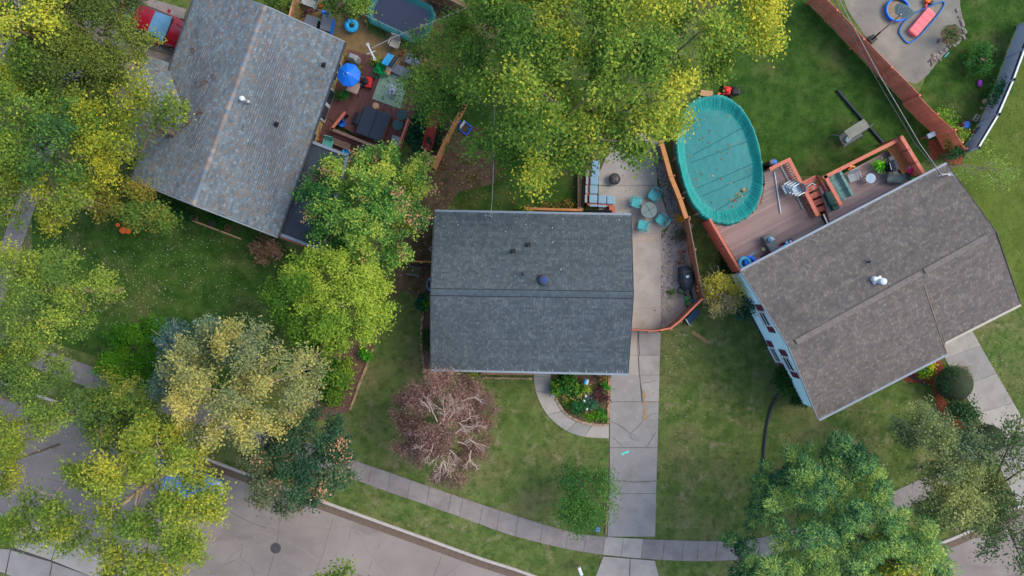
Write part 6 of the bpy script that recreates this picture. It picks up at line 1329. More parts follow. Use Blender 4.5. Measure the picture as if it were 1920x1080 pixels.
def tree(name, label, px, py, rx, ry, rot, zc, hu, hd, P_, seed, cat='tree', bark_m=None, limbs=14, limb_r=.10, twigs=0, group=None, trunk_off=(0,0), outline=None, core=None, **kw):
    """px, py, rx, ry: crown outline in the photograph, read at its widest height zc"""
    rng = np.random.default_rng(seed); rnd = random.Random(seed); k = (H-zc)/FPX; c = W(px, py, zc)
    if outline:
        pts = px2(smooth_line(outline+[outline[0]], 3)[:-1], zc); c = Vector((sum(p[0] for p in pts)/len(pts), sum(p[1] for p in pts)/len(pts), zc)); kw['poly'] = [(p[0]-c.x, p[1]-c.y) for p in pts]; rot = 0
        rx = (max(p[0] for p in pts)-min(p[0] for p in pts))/2/k
    t = T(name, label, cat, 0, 0, 0, 0, group, loc=(c.x, c.y, 0)); bm_ = bark_m or bark
    sz = kw.pop('size', .19)*.86; asp = kw.get('aspect', .62); kw['dens'] = kw.get('dens',200)*1.2
    pos, nrm, col, cx, td = crown(rng, rx*k*.97, ry*k*.97, zc, hu, hd, R(-rot), P_, size=sz, **kw)
    me = leaf_mesh('crown', pos, nrm, sz, asp, col, rng, td)
    o = link('crown', me, None, t)
    th = max(.3, zc-hd*.75); tr_ = max(.06, min(.28, rx*k*.045)); ox, oy = trunk_off
    mb = MB(); mb.tube([(ox,oy,0),(ox*.8+.05,oy*.8,th*.5),(ox*.3,oy*.3,th),(0,0,zc+hu*.35)], [tr_*1.25,tr_,tr_*.85,tr_*.3], 9)
    P('trunk', mb, bm_, t)
    mb = MB(); n = len(cx); idx = rng.permutation(n)[:limbs]; nm = max(3, limbs//4); paths = []
    for j, i in enumerate(idx):
        e = Vector(cx[i]); e.z = max(e.z+(.12 if j % 5 == 4 else -.25), .4)
        if j < nm:
            h0 = rnd.uniform(th*.8, zc+hu*.2); s = Vector((ox*.3,oy*.3,h0)); L0 = limb_r
        else:
            s = min((p for q_ in paths for p in q_), key=lambda p: (p-e).length); L0 = limb_r*.55
            if (s-e).length < .25: continue
        wv = .25 if j < nm else .14
        m1 = s.lerp(e,.35)+Vector((rnd.uniform(-wv,wv),rnd.uniform(-wv,wv),wv*.8)); m2 = s.lerp(e,.7)+Vector((rnd.uniform(-wv,wv),rnd.uniform(-wv,wv),wv*.8))
        mb.tube([s,m1,m2,e], [L0,L0*.7,L0*.45,L0*.2], 5); paths.append([m1,m2,m1.lerp(m2,.5)] if j < nm else [m1,m2])
        for q in range(twigs):
            b0_ = m1.lerp(e, rnd.uniform(.1,1)); d_ = (e-s).normalized()+Vector((rnd.uniform(-.7,.7),rnd.uniform(-.7,.7),rnd.uniform(-.1,.5))); b1_ = b0_+d_*rnd.uniform(.35,.9)
            mb.tube([b0_, b0_.lerp(b1_,.5)+Vector((rnd.uniform(-.08,.08),rnd.uniform(-.08,.08),.06)), b1_], [L0*.36,L0*.26,L0*.12], 4)
    if core: cb = MB(); cb.ball((0,0,zc), 1, 20); cb.v = [Vector((v.x*rx*k*core, v.y*ry*k*core, zc+(v.z-zc)*(hu if v.z > zc else hd)*core)) for v in cb.v]; P('inner_growth', cb, mat('inner_growth', (40,52,32), var=.3, scale=9), t, smooth=True)
    if idx.size: P('limbs', mb, bm_, t, kind='stuff')
    return t
YG = pal((52,84,32),(72,104,40),(98,122,46),(126,140,50),(166,162,54))
LG = pal((44,74,30),(66,98,38),(92,120,46),(120,138,54))
VG = pal((30,66,34),(48,92,44),(72,116,50),(108,140,58),(150,158,64))
BR = pal((60,94,30),(82,114,34),(106,132,42),(132,148,52))
OL = pal((84,100,76),(104,114,78),(126,128,76),(146,142,78),(168,156,84))
GG = pal((70,96,92),(88,112,92),(112,126,84))
DK = pal((32,60,44),(46,76,52),(66,90,60),(98,104,74))
SP = pal((68,92,44),(90,114,48),(114,132,52),(144,150,58))
YL = pal((72,98,40),(96,118,44),(122,134,48),(152,148,54))
PN = pal((32,68,46),(54,96,60),(80,120,72),(108,140,80),(136,156,80))
PY = pal((52,92,56),(90,120,56),(150,150,52),(196,176,48))
SG = pal((66,86,64),(92,108,72),(114,126,78),(134,140,84))
HG = pal((30,58,26),(42,76,32),(58,92,40))
DB = pal((76,58,56),(98,74,68),(120,93,84),(142,116,104))
BG = pal((30,80,20),(46,104,24),(70,126,30))
ORG = pal((52,88,38),(74,102,42),(104,112,46),(136,112,52))
rust = np.array([lin(x) for x in (164,128,96)])*LK
# big trees
tree('yellow_green_maple', 'huge yellow green tree above the patio and pool', 1128, 118, 320, 232, 0, 8.5, 4.2, 3.0, YG, 1, dens=230, spray=.7, limbs=36, limb_r=.10, twigs=2, warm=(.20,.02), droop=.45, size=.175, gap=.09, lump=.95, pull=.36, trunk_off=(-1,-.6),
  outline=[(880,-60),(868,40),(874,95),(902,130),(890,165),(858,200),(872,215),(905,225),(888,262),(868,300),(900,296),(928,330),(945,322),(960,338),(985,345),(1002,362),(1025,345),(1040,316),(1075,300),(1095,320),(1125,290),(1150,285),(1165,270),(1195,315),(1215,298),(1222,268),(1262,272),(1288,240),(1300,215),(1290,185),(1330,170),(1355,132),(1400,105),(1448,120),(1440,60),(1455,20),(1500,-60)])
tree('leafy_tree', 'darker green tree between the trampoline and the huge yellow tree', 838, 140, 92, 102, 0, 5.0, 2.4, 2.0, LG, 2, dens=260, spray=.6, limbs=10, droop=.3, size=.15, aspect=.5, lump=.5,
  outline=[(805,58),(778,54),(772,88),(765,105),(792,130),(768,142),(752,165),(745,190),(762,205),(790,214),(802,226),(832,226),(862,220),(890,200),(915,160),(925,110),(900,70),(870,35),(835,45)])
tree('vine_covered_tree', 'round deep green vine covered tree over the carport roof', 690, 372, 134, 122, 0, 4.4, 2.4, 3.4, VG, 3, dens=290, spray=.36, limbs=8, size=.15, mixp=(rust,.05), upb=.6, outb=.7, warm=(.10,-.06), lump=.4,
  outline=[(570,335),(602,306),(622,288),(650,286),(690,290),(720,275),(755,272),(800,275),(812,300),(820,330),(805,365),(790,380),(795,410),(785,430),(770,450),(775,475),(740,488),(720,512),(690,505),(650,490),(620,475),(604,478),(586,455),(574,430),(566,400),(562,370)])
tree('bright_green_tree', 'bright yellow green round tree left of the grey house', 612, 566, 118, 106, 0, 5.2, 2.5, 3.0, BR, 4, dens=290, spray=.4, limbs=10, size=.15, warm=(.18,.06), upb=.7, lump=.5,
  outline=[(495,560),(500,530),(525,505),(560,480),(600,470),(645,475),(690,490),(720,510),(735,545),(738,580),(720,605),(715,630),(690,650),(660,660),(625,672),(590,662),(560,645),(545,620),(520,600),(500,590)])
tree('grey_green_tree', 'grey green foliage on upper side of the gold tree', 396, 640, 72, 46, 0, 5.2, 1.4, 2.0, GG, 18, dens=220, spray=.42, limbs=10, twigs=2, gap=.05, size=.15, bark_m=palebark,
  outline=[(318,630),(345,600),(385,595),(430,570),(470,590),(500,620),(470,670),(400,690),(350,720),(306,750),(290,720),(312,670)])
tree('olive_gold_tree', 'olive and gold tree with grey green upper side', 455, 726, 138, 140, 0, 6.4, 3.0, 3.0, OL, 5, dens=230, spray=.42, limbs=22, limb_r=.07, twigs=2, gap=.03, size=.15, warm=(.0,-.16), bark_m=palebark, lump=.5,
  outline=[(340,650),(370,625),(410,615),(440,600),(490,605),(520,632),(560,650),(598,665),(600,700),(592,740),(570,765),(542,790),(522,815),(505,840),(470,852),(440,838),(410,842),(380,825),(355,800),(340,775),(330,740),(318,712),(322,680)])
tree('dark_maple', 'dark blue green tree with rusty tips at the kerb', 556, 862, 100, 94, 0, 4.6, 2.4, 2.6, DK, 6, dens=300, spray=.36, limbs=8, size=.15, mixp=(rust,.16), upb=.6, outb=.6, lump=.5,
  outline=[(460,900),(455,860),(490,830),(520,800),(560,775),(600,760),(640,770),(652,800),(656,830),(674,880),(650,900),(615,925),(590,940),(575,935),(545,966),(520,945),(480,950)])
tree('thin_yellow_tree', 'open yellow tree arching over the road and blue car', 248, 945, 188, 128, 0, 6.6, 2.0, 1.8, YL, 7, dens=190, spray=.5, limbs=40, limb_r=.06, twigs=3, gap=.08, size=.165, bark_m=palebark, warm=(.08,.04), droop=.1, trunk_off=(1.5,2), lump=.5, pull=.34,
  outline=[(60,930),(75,890),(110,870),(150,850),(185,832),(205,850),(225,820),(260,780),(290,770),(325,795),(370,805),(402,850),(422,890),(432,920),(425,970),(410,1010),(390,1040),(370,1078),(330,1100),(250,1110),(180,1100),(200,1045),(160,1020),(110,1045),(80,1040),(60,1000),(35,975)])
tree('upper_left_maple', 'bright yellow green tree in the upper left corner', 60, 95, 130, 140, 0, 8.0, 3.0, 2.4, YG, 8, dens=200, spray=.6, limbs=18, twigs=2, gap=.08, size=.17, warm=(.0,.15), lump=.6,
  outline=[(-60,-50),(150,-50),(138,20),(112,60),(100,100),(72,135),(40,165),(-60,170)])
tree('shady_elm', 'duller green open tree between the corner tree and red car', 190, 110, 115, 150, 0, 6.0, 2.2, 2.2, pal((58,72,40),(74,90,42),(92,106,46),(112,124,50)), 9, dens=250, spray=.5, limbs=16, limb_r=.07, twigs=2, gap=.04, size=.145, lump=.5,
  outline=[(110,-50),(272,-50),(262,20),(250,45),(272,55),(290,68),(318,76),(298,90),(262,92),(250,120),(240,150),(225,178),(180,205),(130,215),(80,180),(70,110),(105,60)])
tree('understory_tree', 'dull shaded green tree filling the gap below the corner trees', 150, 140, 100, 100, 0, 3.6, 1.8, 2.0, pal((52,68,36),(68,86,40),(84,100,44),(106,116,52)), 52, dens=230, spray=.45, limbs=12, limb_r=.06, twigs=1, gap=.04, size=.14, lump=.5,
  outline=[(60,-30),(150,-40),(215,-20),(235,40),(205,70),(235,100),(225,150),(255,200),(235,250),(180,265),(110,250),(60,210),(40,140),(50,60)])
tree('left_edge_tree', 'green and yellow tree along the left edge below the corner tree', 60, 270, 118, 130, 0, 7.0, 2.6, 2.2, pal((50,82,44),(74,106,44),(104,126,44),(146,150,50)), 10, dens=210, spray=.55, limbs=18, twigs=2, gap=.07, size=.155, lump=.6,
  outline=[(-60,140),(50,130),(110,165),(160,190),(190,230),(200,270),(180,310),(130,340),(60,345),(0,335),(-60,335)])
tree('roof_side_tree', 'yellow sprayed tree overhanging the slate blue roof wing', 255, 225, 105, 110, 0, 6.6, 1.8, 2.0, pal((70,92,38),(102,118,40),(142,146,44),(178,166,48)), 11, dens=150, spray=.55, limbs=20, twigs=3, gap=.12, size=.16, lump=.5,
  outline=[(165,200),(200,175),(232,165),(258,132),(290,108),(286,135),(265,160),(300,178),(330,170),(345,190),(360,210),(350,235),(376,285),(342,288),(320,310),(300,290),(272,300),(250,332),(210,352),(178,330),(158,280)])
tree('long_limbed_tree', 'sparse yellow tree with bare pale twigs at left lawn edge', 90, 368, 92, 78, 0, 6.2, 1.6, 2.0, pal((74,98,44),(108,122,44),(146,148,46)), 12, dens=190, spray=.5, limbs=16, limb_r=.06, twigs=4, gap=.08, bark_m=palebark, size=.16,
  outline=[(0,330),(60,315),(130,322),(180,340),(175,380),(120,410),(70,438),(30,430),(8,400)])
tree('orange_tinted_tree', 'small orange tinted green tree beside the pumpkins', 268, 376, 92, 68, 0, 3.8, 1.5, 2.2, ORG, 13, dens=260, spray=.36, limbs=8, size=.14, warm=(-.22,.05),
  outline=[(165,365),(225,338),(270,345),(300,372),(345,402),(342,430),(300,437),(262,425),(240,412),(205,425),(180,405)])
tree('speckled_yellow_tree', 'fine leaved yellow tree at the left edge over the lawn', 88, 560, 122, 104, 0, 7.0, 2.6, 2.2, SP, 14, dens=210, spray=.45, limbs=16, twigs=2, gap=.05, size=.13, warm=(-.2,0), lump=.5,
  outline=[(-60,470),(20,458),(60,468),(110,478),(160,482),(205,500),(222,540),(195,570),(165,605),(120,645),(60,665),(-60,655)])
tree('speckled_yellow_tree', 'yellow olive tree at left edge above the road', 62, 712, 128, 96, 0, 6.2, 2.2, 2.2, SP, 15, dens=200, spray=.45, limbs=16, twigs=2, gap=.07, size=.14, warm=(-.2,-.02), lump=.5,
  outline=[(-60,640),(60,640),(112,650),(130,690),(160,730),(185,765),(165,795),(105,800),(62,830),(34,872),(0,890),(-60,880)])
tree('low_green_shrub_tree', 'saturated mid green bushy tree on the corner lawn', 268, 662, 74, 56, 0, 2.4, 1.3, 1.8, pal((40,84,16),(54,100,20),(74,116,26)), 16, dens=260, spray=.36, limbs=6, size=.15,
  outline=[(180,690),(205,640),(235,610),(270,605),(322,610),(335,650),(325,690),(290,725),(240,735),(198,722)])
tree('olive_sapling', 'olive green tree between gold tree and the road', 222, 762, 78, 80, 0, 5.0, 1.8, 2.0, pal((58,86,40),(80,106,44),(108,122,48),(142,140,54)), 17, dens=220, spray=.42, limbs=14, twigs=2, gap=.05, size=.145,
  outline=[(145,770),(172,702),(205,688),(225,715),(262,708),(295,730),(315,770),(325,805),(290,840),(240,855),(195,832),(165,802)])
tree('roadside_tree', 'leafy fragments of a tree overhanging the bottom edge', 590, 1094, 78, 30, 0, 6.5, 1.0, 1.2, YL, 19, dens=130, spray=.4, limbs=8, limb_r=.03, twigs=2, gap=.2, trunk_off=(-1.5,-3.4), size=.16, bark_m=palebark, outline=[(515,1065),(545,1075),(580,1072),(620,1058),(665,1052),(690,1072),(700,1110),(510,1110)])
tree('yellow_verge_tree', 'yellow tip of a tree at the lower left corner', 10, 868, 34, 60, 0, 5.0, 1.0, 1.2, YL, 20, dens=150, spray=.4, limbs=6, limb_r=.05, gap=.05, lobes=.2, size=.16)
tree('verge_bush', 'bright lime bush on the far lower left verge', 8, 990, 22, 22, 0, 2.0, .8, 1.0, BR, 21, dens=240, spray=.3, limbs=4, size=.14)
tree('top_edge_bush', 'green bush hanging over the bins at the top edge', 650, 6, 56, 24, 10, 2.4, 1.2, 1.6, LG, 22, dens=260, spray=.4, limbs=5, size=.14)
tree('top_edge_bush', 'small green bush beside the slate roof at the top edge', 522, 8, 32, 22, 10, 1.6, .9, 1.2, pal((44,70,30),(64,92,36),(88,110,44)), 23, dens=260, spray=.35, limbs=5, size=.14)
# dead tree with bare pale twigs
dt = tree('dead_tree', 'brown dried round tree with bare pale twigs on front lawn', 838, 800, 110, 106, 0, 3.6, 1.7, 2.2, DB, 24, dens=300, spray=.32, limbs=16, limb_r=.05, twigs=5, size=.115, aspect=.5, bark_m=bark, gap=.03, lump=.4, sprays=8,
  outline=[(760,722),(790,702),(830,690),(870,700),(905,715),(925,745),(945,780),(945,810),(920,840),(905,862),(880,890),(850,906),(815,895),(785,870),(755,850),(728,832),(745,800),(718,780),(735,750)])
rnd = random.Random(12); mb = MB(); kk = (H-4.6)/FPX; bc = dt.location
twm = mat('bleached_twig', (172,152,142), rough=.9)
def twig(p, d, L_, r_, depth):
    q = p + d*L_ + Vector((rnd.uniform(-.06,.06), rnd.uniform(-.06,.06), rnd.uniform(-.02,.05)))
    mb.tube([p, p.lerp(q,.5)+Vector((rnd.uniform(-.05,.05),rnd.uniform(-.05,.05),.03)), q], [r_, r_*.75, r_*.5], 4, caps=False)
    if depth:
        for k_ in range(3 if depth > 1 else 2):
            a_ = rnd.uniform(-.9,.9); d2 = Vector((d.x*math.cos(a_)-d.y*math.sin(a_), d.x*math.sin(a_)+d.y*math.cos(a_), rnd.uniform(-.12,.12))).normalized(); twig(q if k_ else p.lerp(q,.6), d2, L_*rnd.uniform(.55,.8), r_*.6, depth-1)
for i in range(26):
    x, y = rnd.choice([(820,795),(850,830),(835,860),(870,800),(800,845),(850,770),(880,840),(830,850),(820,830)]); p = W(x+rnd.gauss(0,14), y+rnd.gauss(0,14), 5.25); p = Vector((p.x-bc.x, p.y-bc.y, 5.25))
    a_ = math.atan2(p.y, p.x)+rnd.uniform(-1.1,1.1); twig(p, Vector((math.cos(a_), math.sin(a_), .04)), rnd.uniform(.34,.55), .032, 3)
P('bare_twigs', mb, twm, dt, kind='stuff')
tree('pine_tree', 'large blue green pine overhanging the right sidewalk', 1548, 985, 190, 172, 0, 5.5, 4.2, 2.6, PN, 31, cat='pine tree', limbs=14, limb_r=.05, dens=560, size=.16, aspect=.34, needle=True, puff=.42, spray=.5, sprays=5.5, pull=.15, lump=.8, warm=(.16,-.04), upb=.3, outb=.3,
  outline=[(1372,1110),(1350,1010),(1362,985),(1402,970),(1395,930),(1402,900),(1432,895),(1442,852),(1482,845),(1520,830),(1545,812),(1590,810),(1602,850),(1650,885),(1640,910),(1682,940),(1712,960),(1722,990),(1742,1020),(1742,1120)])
tree('yellow_tree', 'golden topped tree tucked behind the pine at bottom edge', 1672, 1060, 72, 56, 0, 7.5, 2.0, 2, PY, 32, dens=260, spray=.4, limbs=10, size=.15, warm=(.2,-.1),
  outline=[(1625,1040),(1650,1010),(1690,988),(1705,1000),(1728,1030),(1742,1080),(1738,1125),(1600,1125),(1605,1070)])
tree('sage_green_tree', 'sage green open tree over the right lawn', 1786, 900, 105, 128, 0, 5.4, 2.4, 2.2, SG, 33, trunk_off=(1.0,-.8), dens=250, spray=.42, limbs=18, limb_r=.06, twigs=2, gap=.04, size=.145, lump=.5,
  outline=[(1722,800),(1745,775),(1790,780),(1840,812),(1860,835),(1852,870),(1872,920),(1882,960),(1850,992),(1800,988),(1760,992),(1712,962),(1716,920),(1738,900),(1712,850)])
tree('sage_green_tree', 'smaller sage foliage nearest the brown roof gutter', 1712, 790, 52, 36, 0, 4.0, 1.2, 1.6, SG, 34, trunk_off=(1.0,-.8), dens=260, spray=.4, limbs=5, limb_r=.03, twigs=1, gap=.08, size=.145, outline=[(1655,800),(1690,770),(1735,760),(1765,775),(1755,815),(1720,835),(1690,830)])
tree('sparse_tree', 'thin twiggy tree at the lower right corner', 1905, 950, 62, 175, 0, 7.0, 2.0, 2.0, pal((58,80,50),(84,104,60),(112,122,66)), 35, dens=105, spray=.5, limbs=26, limb_r=.07, twigs=4, gap=.2, size=.145, lump=.5,
  outline=[(1940,740),(1892,770),(1870,830),(1882,900),(1852,970),(1832,1000),(1842,1050),(1832,1120),(1980,1120),(1980,740)])
tree('young_tree', 'young green tree beside the driveway and sidewalk', 1090, 930, 58, 72, 0, 2.6, 1.6, 1.6, pal((34,70,34),(46,88,40),(64,106,44),(92,130,52)), 36, droop=-.05, dens=190, spray=.5, limbs=16, limb_r=.03, twigs=3, gap=.04, size=.125, aspect=.5,
  outline=[(1058,838),(1070,868),(1085,872),(1112,858),(1128,880),(1145,880),(1150,920),(1148,960),(1130,990),(1100,1000),(1062,996),(1045,970),(1030,930),(1036,900),(1058,878)])
tree('yellow_grey_bush', 'twiggy yellow and grey bush between fence and aqua wall', 1352, 551, 44, 40, -20, 2.0, 1.2, 1.4, pal((120,116,96),(132,126,84),(150,144,60),(176,164,52)), 37, cat='bush', dens=230, spray=.32, limbs=22, limb_r=.04, twigs=4, lobes=.18, size=.12, warm=(.1,-.12), bark_m=palebark)
tree('dark_bush', 'dark evergreen bush against the aqua wall behind the yellow bush', 1398, 572, 18, 26, 0, 1.2, .9, 1.0, pal((22,56,44),(34,72,52),(52,90,64)), 38, cat='bush', dens=320, spray=.25, limbs=5, size=.12)
tree('foundation_shrub', 'dark green feathery shrubs along the foot of the aqua gable wall', 1480, 720, 30, 40, 0, .7, .7, .6, HG, 39, cat='bush', dens=520, spray=.24, limbs=6, limb_r=.03, size=.15, lump=.15, droop=0,
  outline=[(1444,678),(1460,678),(1480,703),(1500,733),(1514,752),(1504,762),(1484,757),(1464,735),(1447,705)])
for lab, x, y, r_, sd in (('large clipped round bush beside the neighbour driveway',1789,719,38,41),('smaller clipped round bush below the large one',1853,822,31,42)):
    tree('clipped_bush', lab, x, y, r_, r_, 0, 1.0, 1.1, .9, pal((30,62,36),(46,76,42),(74,84,52),(104,96,66)), sd, cat='bush', dens=300, spray=.14, limbs=5, lobes=.0, size=.10, core=.86, warm=(.42,.05), aspect=.5, outb=.9, upb=.4)  # sunlit right flank is put into the leaf colours
tree('loose_shrub', 'loose green shrub between the two clipped bushes', 1808, 768, 34, 24, 30, 1.0, .8, .8, pal((36,66,38),(56,84,44),(84,100,56)), 43, cat='bush', dens=260, spray=.3, limbs=6, size=.14)
tree('lime_shrub', 'yellow flowering shrub at the red mulch by the gutter', 1738, 694, 17, 14, -28, .6, .5, .5, pal((36,96,24),(80,124,24),(170,170,34)), 44, cat='shrub', dens=420, spray=.2, limbs=4, size=.13)
tree('bare_branch_tree', 'nearly bare forked tree on the yellow green right lawn', 1860, 318, 52, 36, 24, 2.6, 1.0, .8, pal((100,124,56),(120,140,62)), 45, dens=70, spray=.4, limbs=9, limb_r=.04, twigs=4, gap=.1, lobes=.3, size=.13, bark_m=palebark, trunk_off=(-1.0,.6))
for lab, x, y, rx, ry, P_, sd, rt_ in (('lime climbing vine at the top end of plain fence',1772,222,12,17,pal((60,110,30),(96,140,36),(130,150,50)),46,-40),('tangled vine heap over the low rusty fence',1794,258,22,20,pal((60,104,34),(100,132,44),(140,140,60)),47,0),('dark green shrub in the red mulch corner',1786,292,24,13,pal((22,66,36),(36,84,44)),48,-10),('bluish green weed clump along the vinyl fence',1872,178,16,34,pal((34,84,48),(50,102,54)),49,25),('weed patch near the purple ball',1838,110,26,30,pal((36,84,34),(58,104,44)),50,20),('low weeds inside the planting circle',1786,64,15,14,pal((44,74,40),(72,90,52)),51,0)):
    tree('climbing_vine' if 'vine' in lab else 'weed_clump', lab, x, y, rx, ry, rt_, .8, .5, .6, P_, sd, cat='plant', dens=200, spray=.28, limbs=4, lobes=.25, size=.13)
# smaller plants
def plant(name, lab, x, y, rx, ry, P_, sd, zc=.35, hu=.3, hd=.3, dens=330, size=.13, cat='plant', rot=0, spray=.16, base=0, **kw):
    k = (H-zc-base)/FPX; rng = np.random.default_rng(sd); t = T(name, lab, cat, x, y, base)
    pos, nrm, col, cx, td = crown(rng, rx*k*.95, ry*k*.95, zc, hu, hd, R(-rot), P_, size=size, dens=dens, spray=spray, **kw)
    link('foliage', leaf_mesh('foliage', pos, nrm, size, kw.get('aspect',.62), col, rng, td), None, t)
    mb = MB()
    for i in range(min(6,len(cx))): mb.tube([(0,0,0), tuple(Vector(cx[i])*.6), tuple(cx[i])], [.025,.018,.008], 5)
    P('stems', mb, bark, t, kind='stuff'); return t
plant('hosta_bush', 'big leafy green bush beside the front walk and gutter', 1063, 722, 30, 24, pal((26,74,34),(46,100,36),(96,132,40),(160,150,70)), 60, .4, .4, .4, 340, .17, 'bush', lobes=.08)
plant('tan_fern_edge', 'tan drying fringe under the big leafy front bush', 1070, 741, 22, 6, pal((140,124,70),(170,146,84)), 61, .2, .15, .15, 260, .14, rot=-6)
plant('lime_plant', 'lime green perennial right of the big leafy bush', 1097, 730, 8, 9, pal((90,124,34),(140,154,44)), 62, .25)
plant('maroon_barberry', 'dark maroon shrub near the pinkish brick edge', 1126, 739, 14, 13, pal((60,40,40),(86,58,54),(110,80,74)), 63, .35, .3, .3, 360, .10, 'shrub')
plant('green_perennial', 'small bright green plant touching the brick edge', 1135, 726, 6, 10, pal((40,110,24),(64,136,30)), 64, .25)
plant('dark_perennial', 'dark green clump near the three white garden lights', 1084, 762, 13, 13, pal((20,66,40),(34,86,44),(56,104,52)), 65, .3)
plant('blue_green_perennial', 'blue green clump right of the garden lights', 1108, 754, 12, 10, pal((40,84,60),(64,108,76)), 66, .3)
plant('lavender_clump', 'purple grey flower clump in centre of the front bed', 1102, 743, 7, 10, pal((96,84,112),(124,110,140)), 67, .25, dens=260, size=.1)
plant('lime_groundcover', 'lime groundcover patch along the bed curve', 1112, 781, 24, 8, pal((60,110,20),(90,136,24)), 68, .12, .1, .1, 240, .12)
plant('round_groundcover', 'yellowish round groundcover near the walk bend', 1068, 753, 12, 12, pal((60,104,26),(92,122,36)), 69, .12, .1, .1, 240, .12)
plant('red_fern', 'reddish green plants under the eave beside brick edge', 1128, 706, 13, 6, pal((70,84,44),(140,80,60)), 70, .25)
plant('mixed_groundcover', 'soft green groundcover in right corner of front bed', 1130, 776, 10, 14, pal((40,90,30),(60,112,44)), 71, .12, .1, .1, 240, .12)
plant('yellow_shrub', 'bright yellow green shrub behind the dead tree at the gutter', 884, 700, 14, 7, pal((70,112,20),(120,146,26),(166,160,40)), 72, .4)
plant('bed_shrub', 'mid green shrub mass in the long mulch bed', 630, 706, 40, 38, pal((24,66,28),(40,84,32),(66,104,36),(104,126,40)), 73, .8, .7, .7, 260, .16, 'bush', spray=.35, rot=20)
plant('bed_shrub', 'bright green round shrub at the stone edging top', 684, 664, 14, 11, pal((40,100,20),(64,124,26)), 74, .4, .4, .4, 320, .14, 'bush')
plant('bed_shrub', 'low yellow green shrub at the lower end of mulch bed', 622, 745, 24, 16, pal((60,96,30),(96,120,36)), 75, .4, .4, .4, 240, .14, 'bush')
plant('side_bush', 'dark blue green bush on the left side of grey house', 792, 566, 11, 16, pal((18,68,48),(30,88,56)), 76, .5, .5, .5, 320, .17, 'bush')
plant('side_bush', 'lime edged bush tucked under the grey roof edge', 803, 569, 7, 15, pal((60,104,24),(112,140,30)), 77, .5, .5, .5, 320, .15, 'bush')
plant('side_bush', 'low dark plants between edging and grey house', 802, 640, 7, 30, pal((24,58,28),(40,78,32)), 78, .25, .2, .2, 200, .13)
plant('pinkish_shrub', 'pinkish drying shrub below the slate roof corner', 502, 467, 34, 22, pal((84,78,50),(120,92,74),(142,112,96)), 79, .8, .6, .7, 260, .14, 'bush', rot=12, spray=.3)
plant('eave_hedge', 'dark green foundation hedge under the slate eave', 325, 400, 52, 22, pal((26,64,30),(44,84,38),(64,98,44)), 80, .8, .6, .7, 260, .16, 'bush', rot=20, spray=.3)
plant('eave_hedge', 'low green hedge between the eave pots', 415, 415, 26, 7, pal((26,70,26),(48,96,30)), 81, .3, .25, .3, 300, .14, 'bush', rot=20)
plant('ivy_bed', 'dark ivy bed behind the red slide', 795, 245, 36, 42, pal((12,44,34),(22,60,42),(36,78,50)), 82, .3, .25, .3, 260, .2, 'ivy', rot=20, spray=.3)
plant('fence_ivy', 'pale green ivy trailing along the cedar fence foot', 840, 262, 6, 34, pal((50,84,50),(80,112,66)), 83, .5, .4, .5, 200, .14, 'ivy', rot=28)
plant('spider_plant', 'bright emerald plant between rug and towel rack', 713, 133, 11, 9, pal((10,110,60),(20,150,84)), 84, .45, .3, .3, 300, .18, base=.3)
plant('yellow_potted_plant', 'yellow green potted plant above the emerald plant', 707, 116, 7, 13, pal((80,100,30),(130,130,40)), 85, .4, .3, .3, 240, .13, base=.3)
plant('deck_plant', 'dark green potted plant at foot of the tan table', 644, 182, 9, 8, pal((24,80,30),(44,108,40)), 86, .4, .3, .3, 300, .16, base=.4)
plant('flowering_pot', 'pale lavender flowering pot standing on green rug', 736, 172, 8, 8, pal((120,130,140),(160,166,180),(196,200,210)), 87, .4, .3, .3, 300, .11, base=.4)
plant('wall_plant', 'small yellowing plants at the siding above parasol', 646, 108, 7, 5, pal((90,96,40),(130,120,50)), 88, .3, base=.3)
plant('wall_plant', 'yellowish plants on deck right of the parasol', 675, 134, 5, 12, pal((84,92,40),(124,116,56)), 89, .3, base=.4)
plant('lime_potted_plant', 'vivid lime plant on the upper deck', 1641, 312, 10, 8, pal((70,150,10),(110,190,20)), 90, .4, .3, .3, 320, .15, base=1.5)
plant('orange_mum', 'orange yellow flower bush at the fence joint', 1273, 413, 8, 7, pal((150,120,40),(206,154,40)), 91, .4, .3, .3, 340, .10, 'bush')
plant('red_shrub', 'red tipped dark shrub on gravel beside fence', 1273, 443, 10, 10, pal((40,64,52),(60,84,64),(126,70,64)), 92, .4, .3, .3, 320, .11, 'shrub')
plant('flag_weed', 'small green weed between the flagstones', 1255, 550, 4, 4, pal((50,90,30),(76,116,40)), 93, .15, .12, .12)
plant('fence_flowers', 'low orange and green flowers along the garden beam', 1050, 386, 34, 5, pal((60,84,40),(110,96,44),(150,110,50)), 94, .35, .2, .3, 240, .11, rot=1)
plant('yellow_fern', 'small yellow green plant at the grey roof top edge', 986, 396, 10, 4, pal((110,140,40),(160,160,50)), 95, .4, .3, .3)
plant('pool_side_grass', 'dark grassy clump between coral rail and brown fence', 1362, 490, 14, 30, pal((24,54,24),(40,72,30)), 96, .2, .15, .2, 200, .14, rot=-25)
plant('paver_bush', 'dark green shrub behind the white post at the paver edge', 672, 22, 24, 12, pal((30,66,32),(50,88,40)), 97, .5, .4, .5, 300, .14, 'bush')

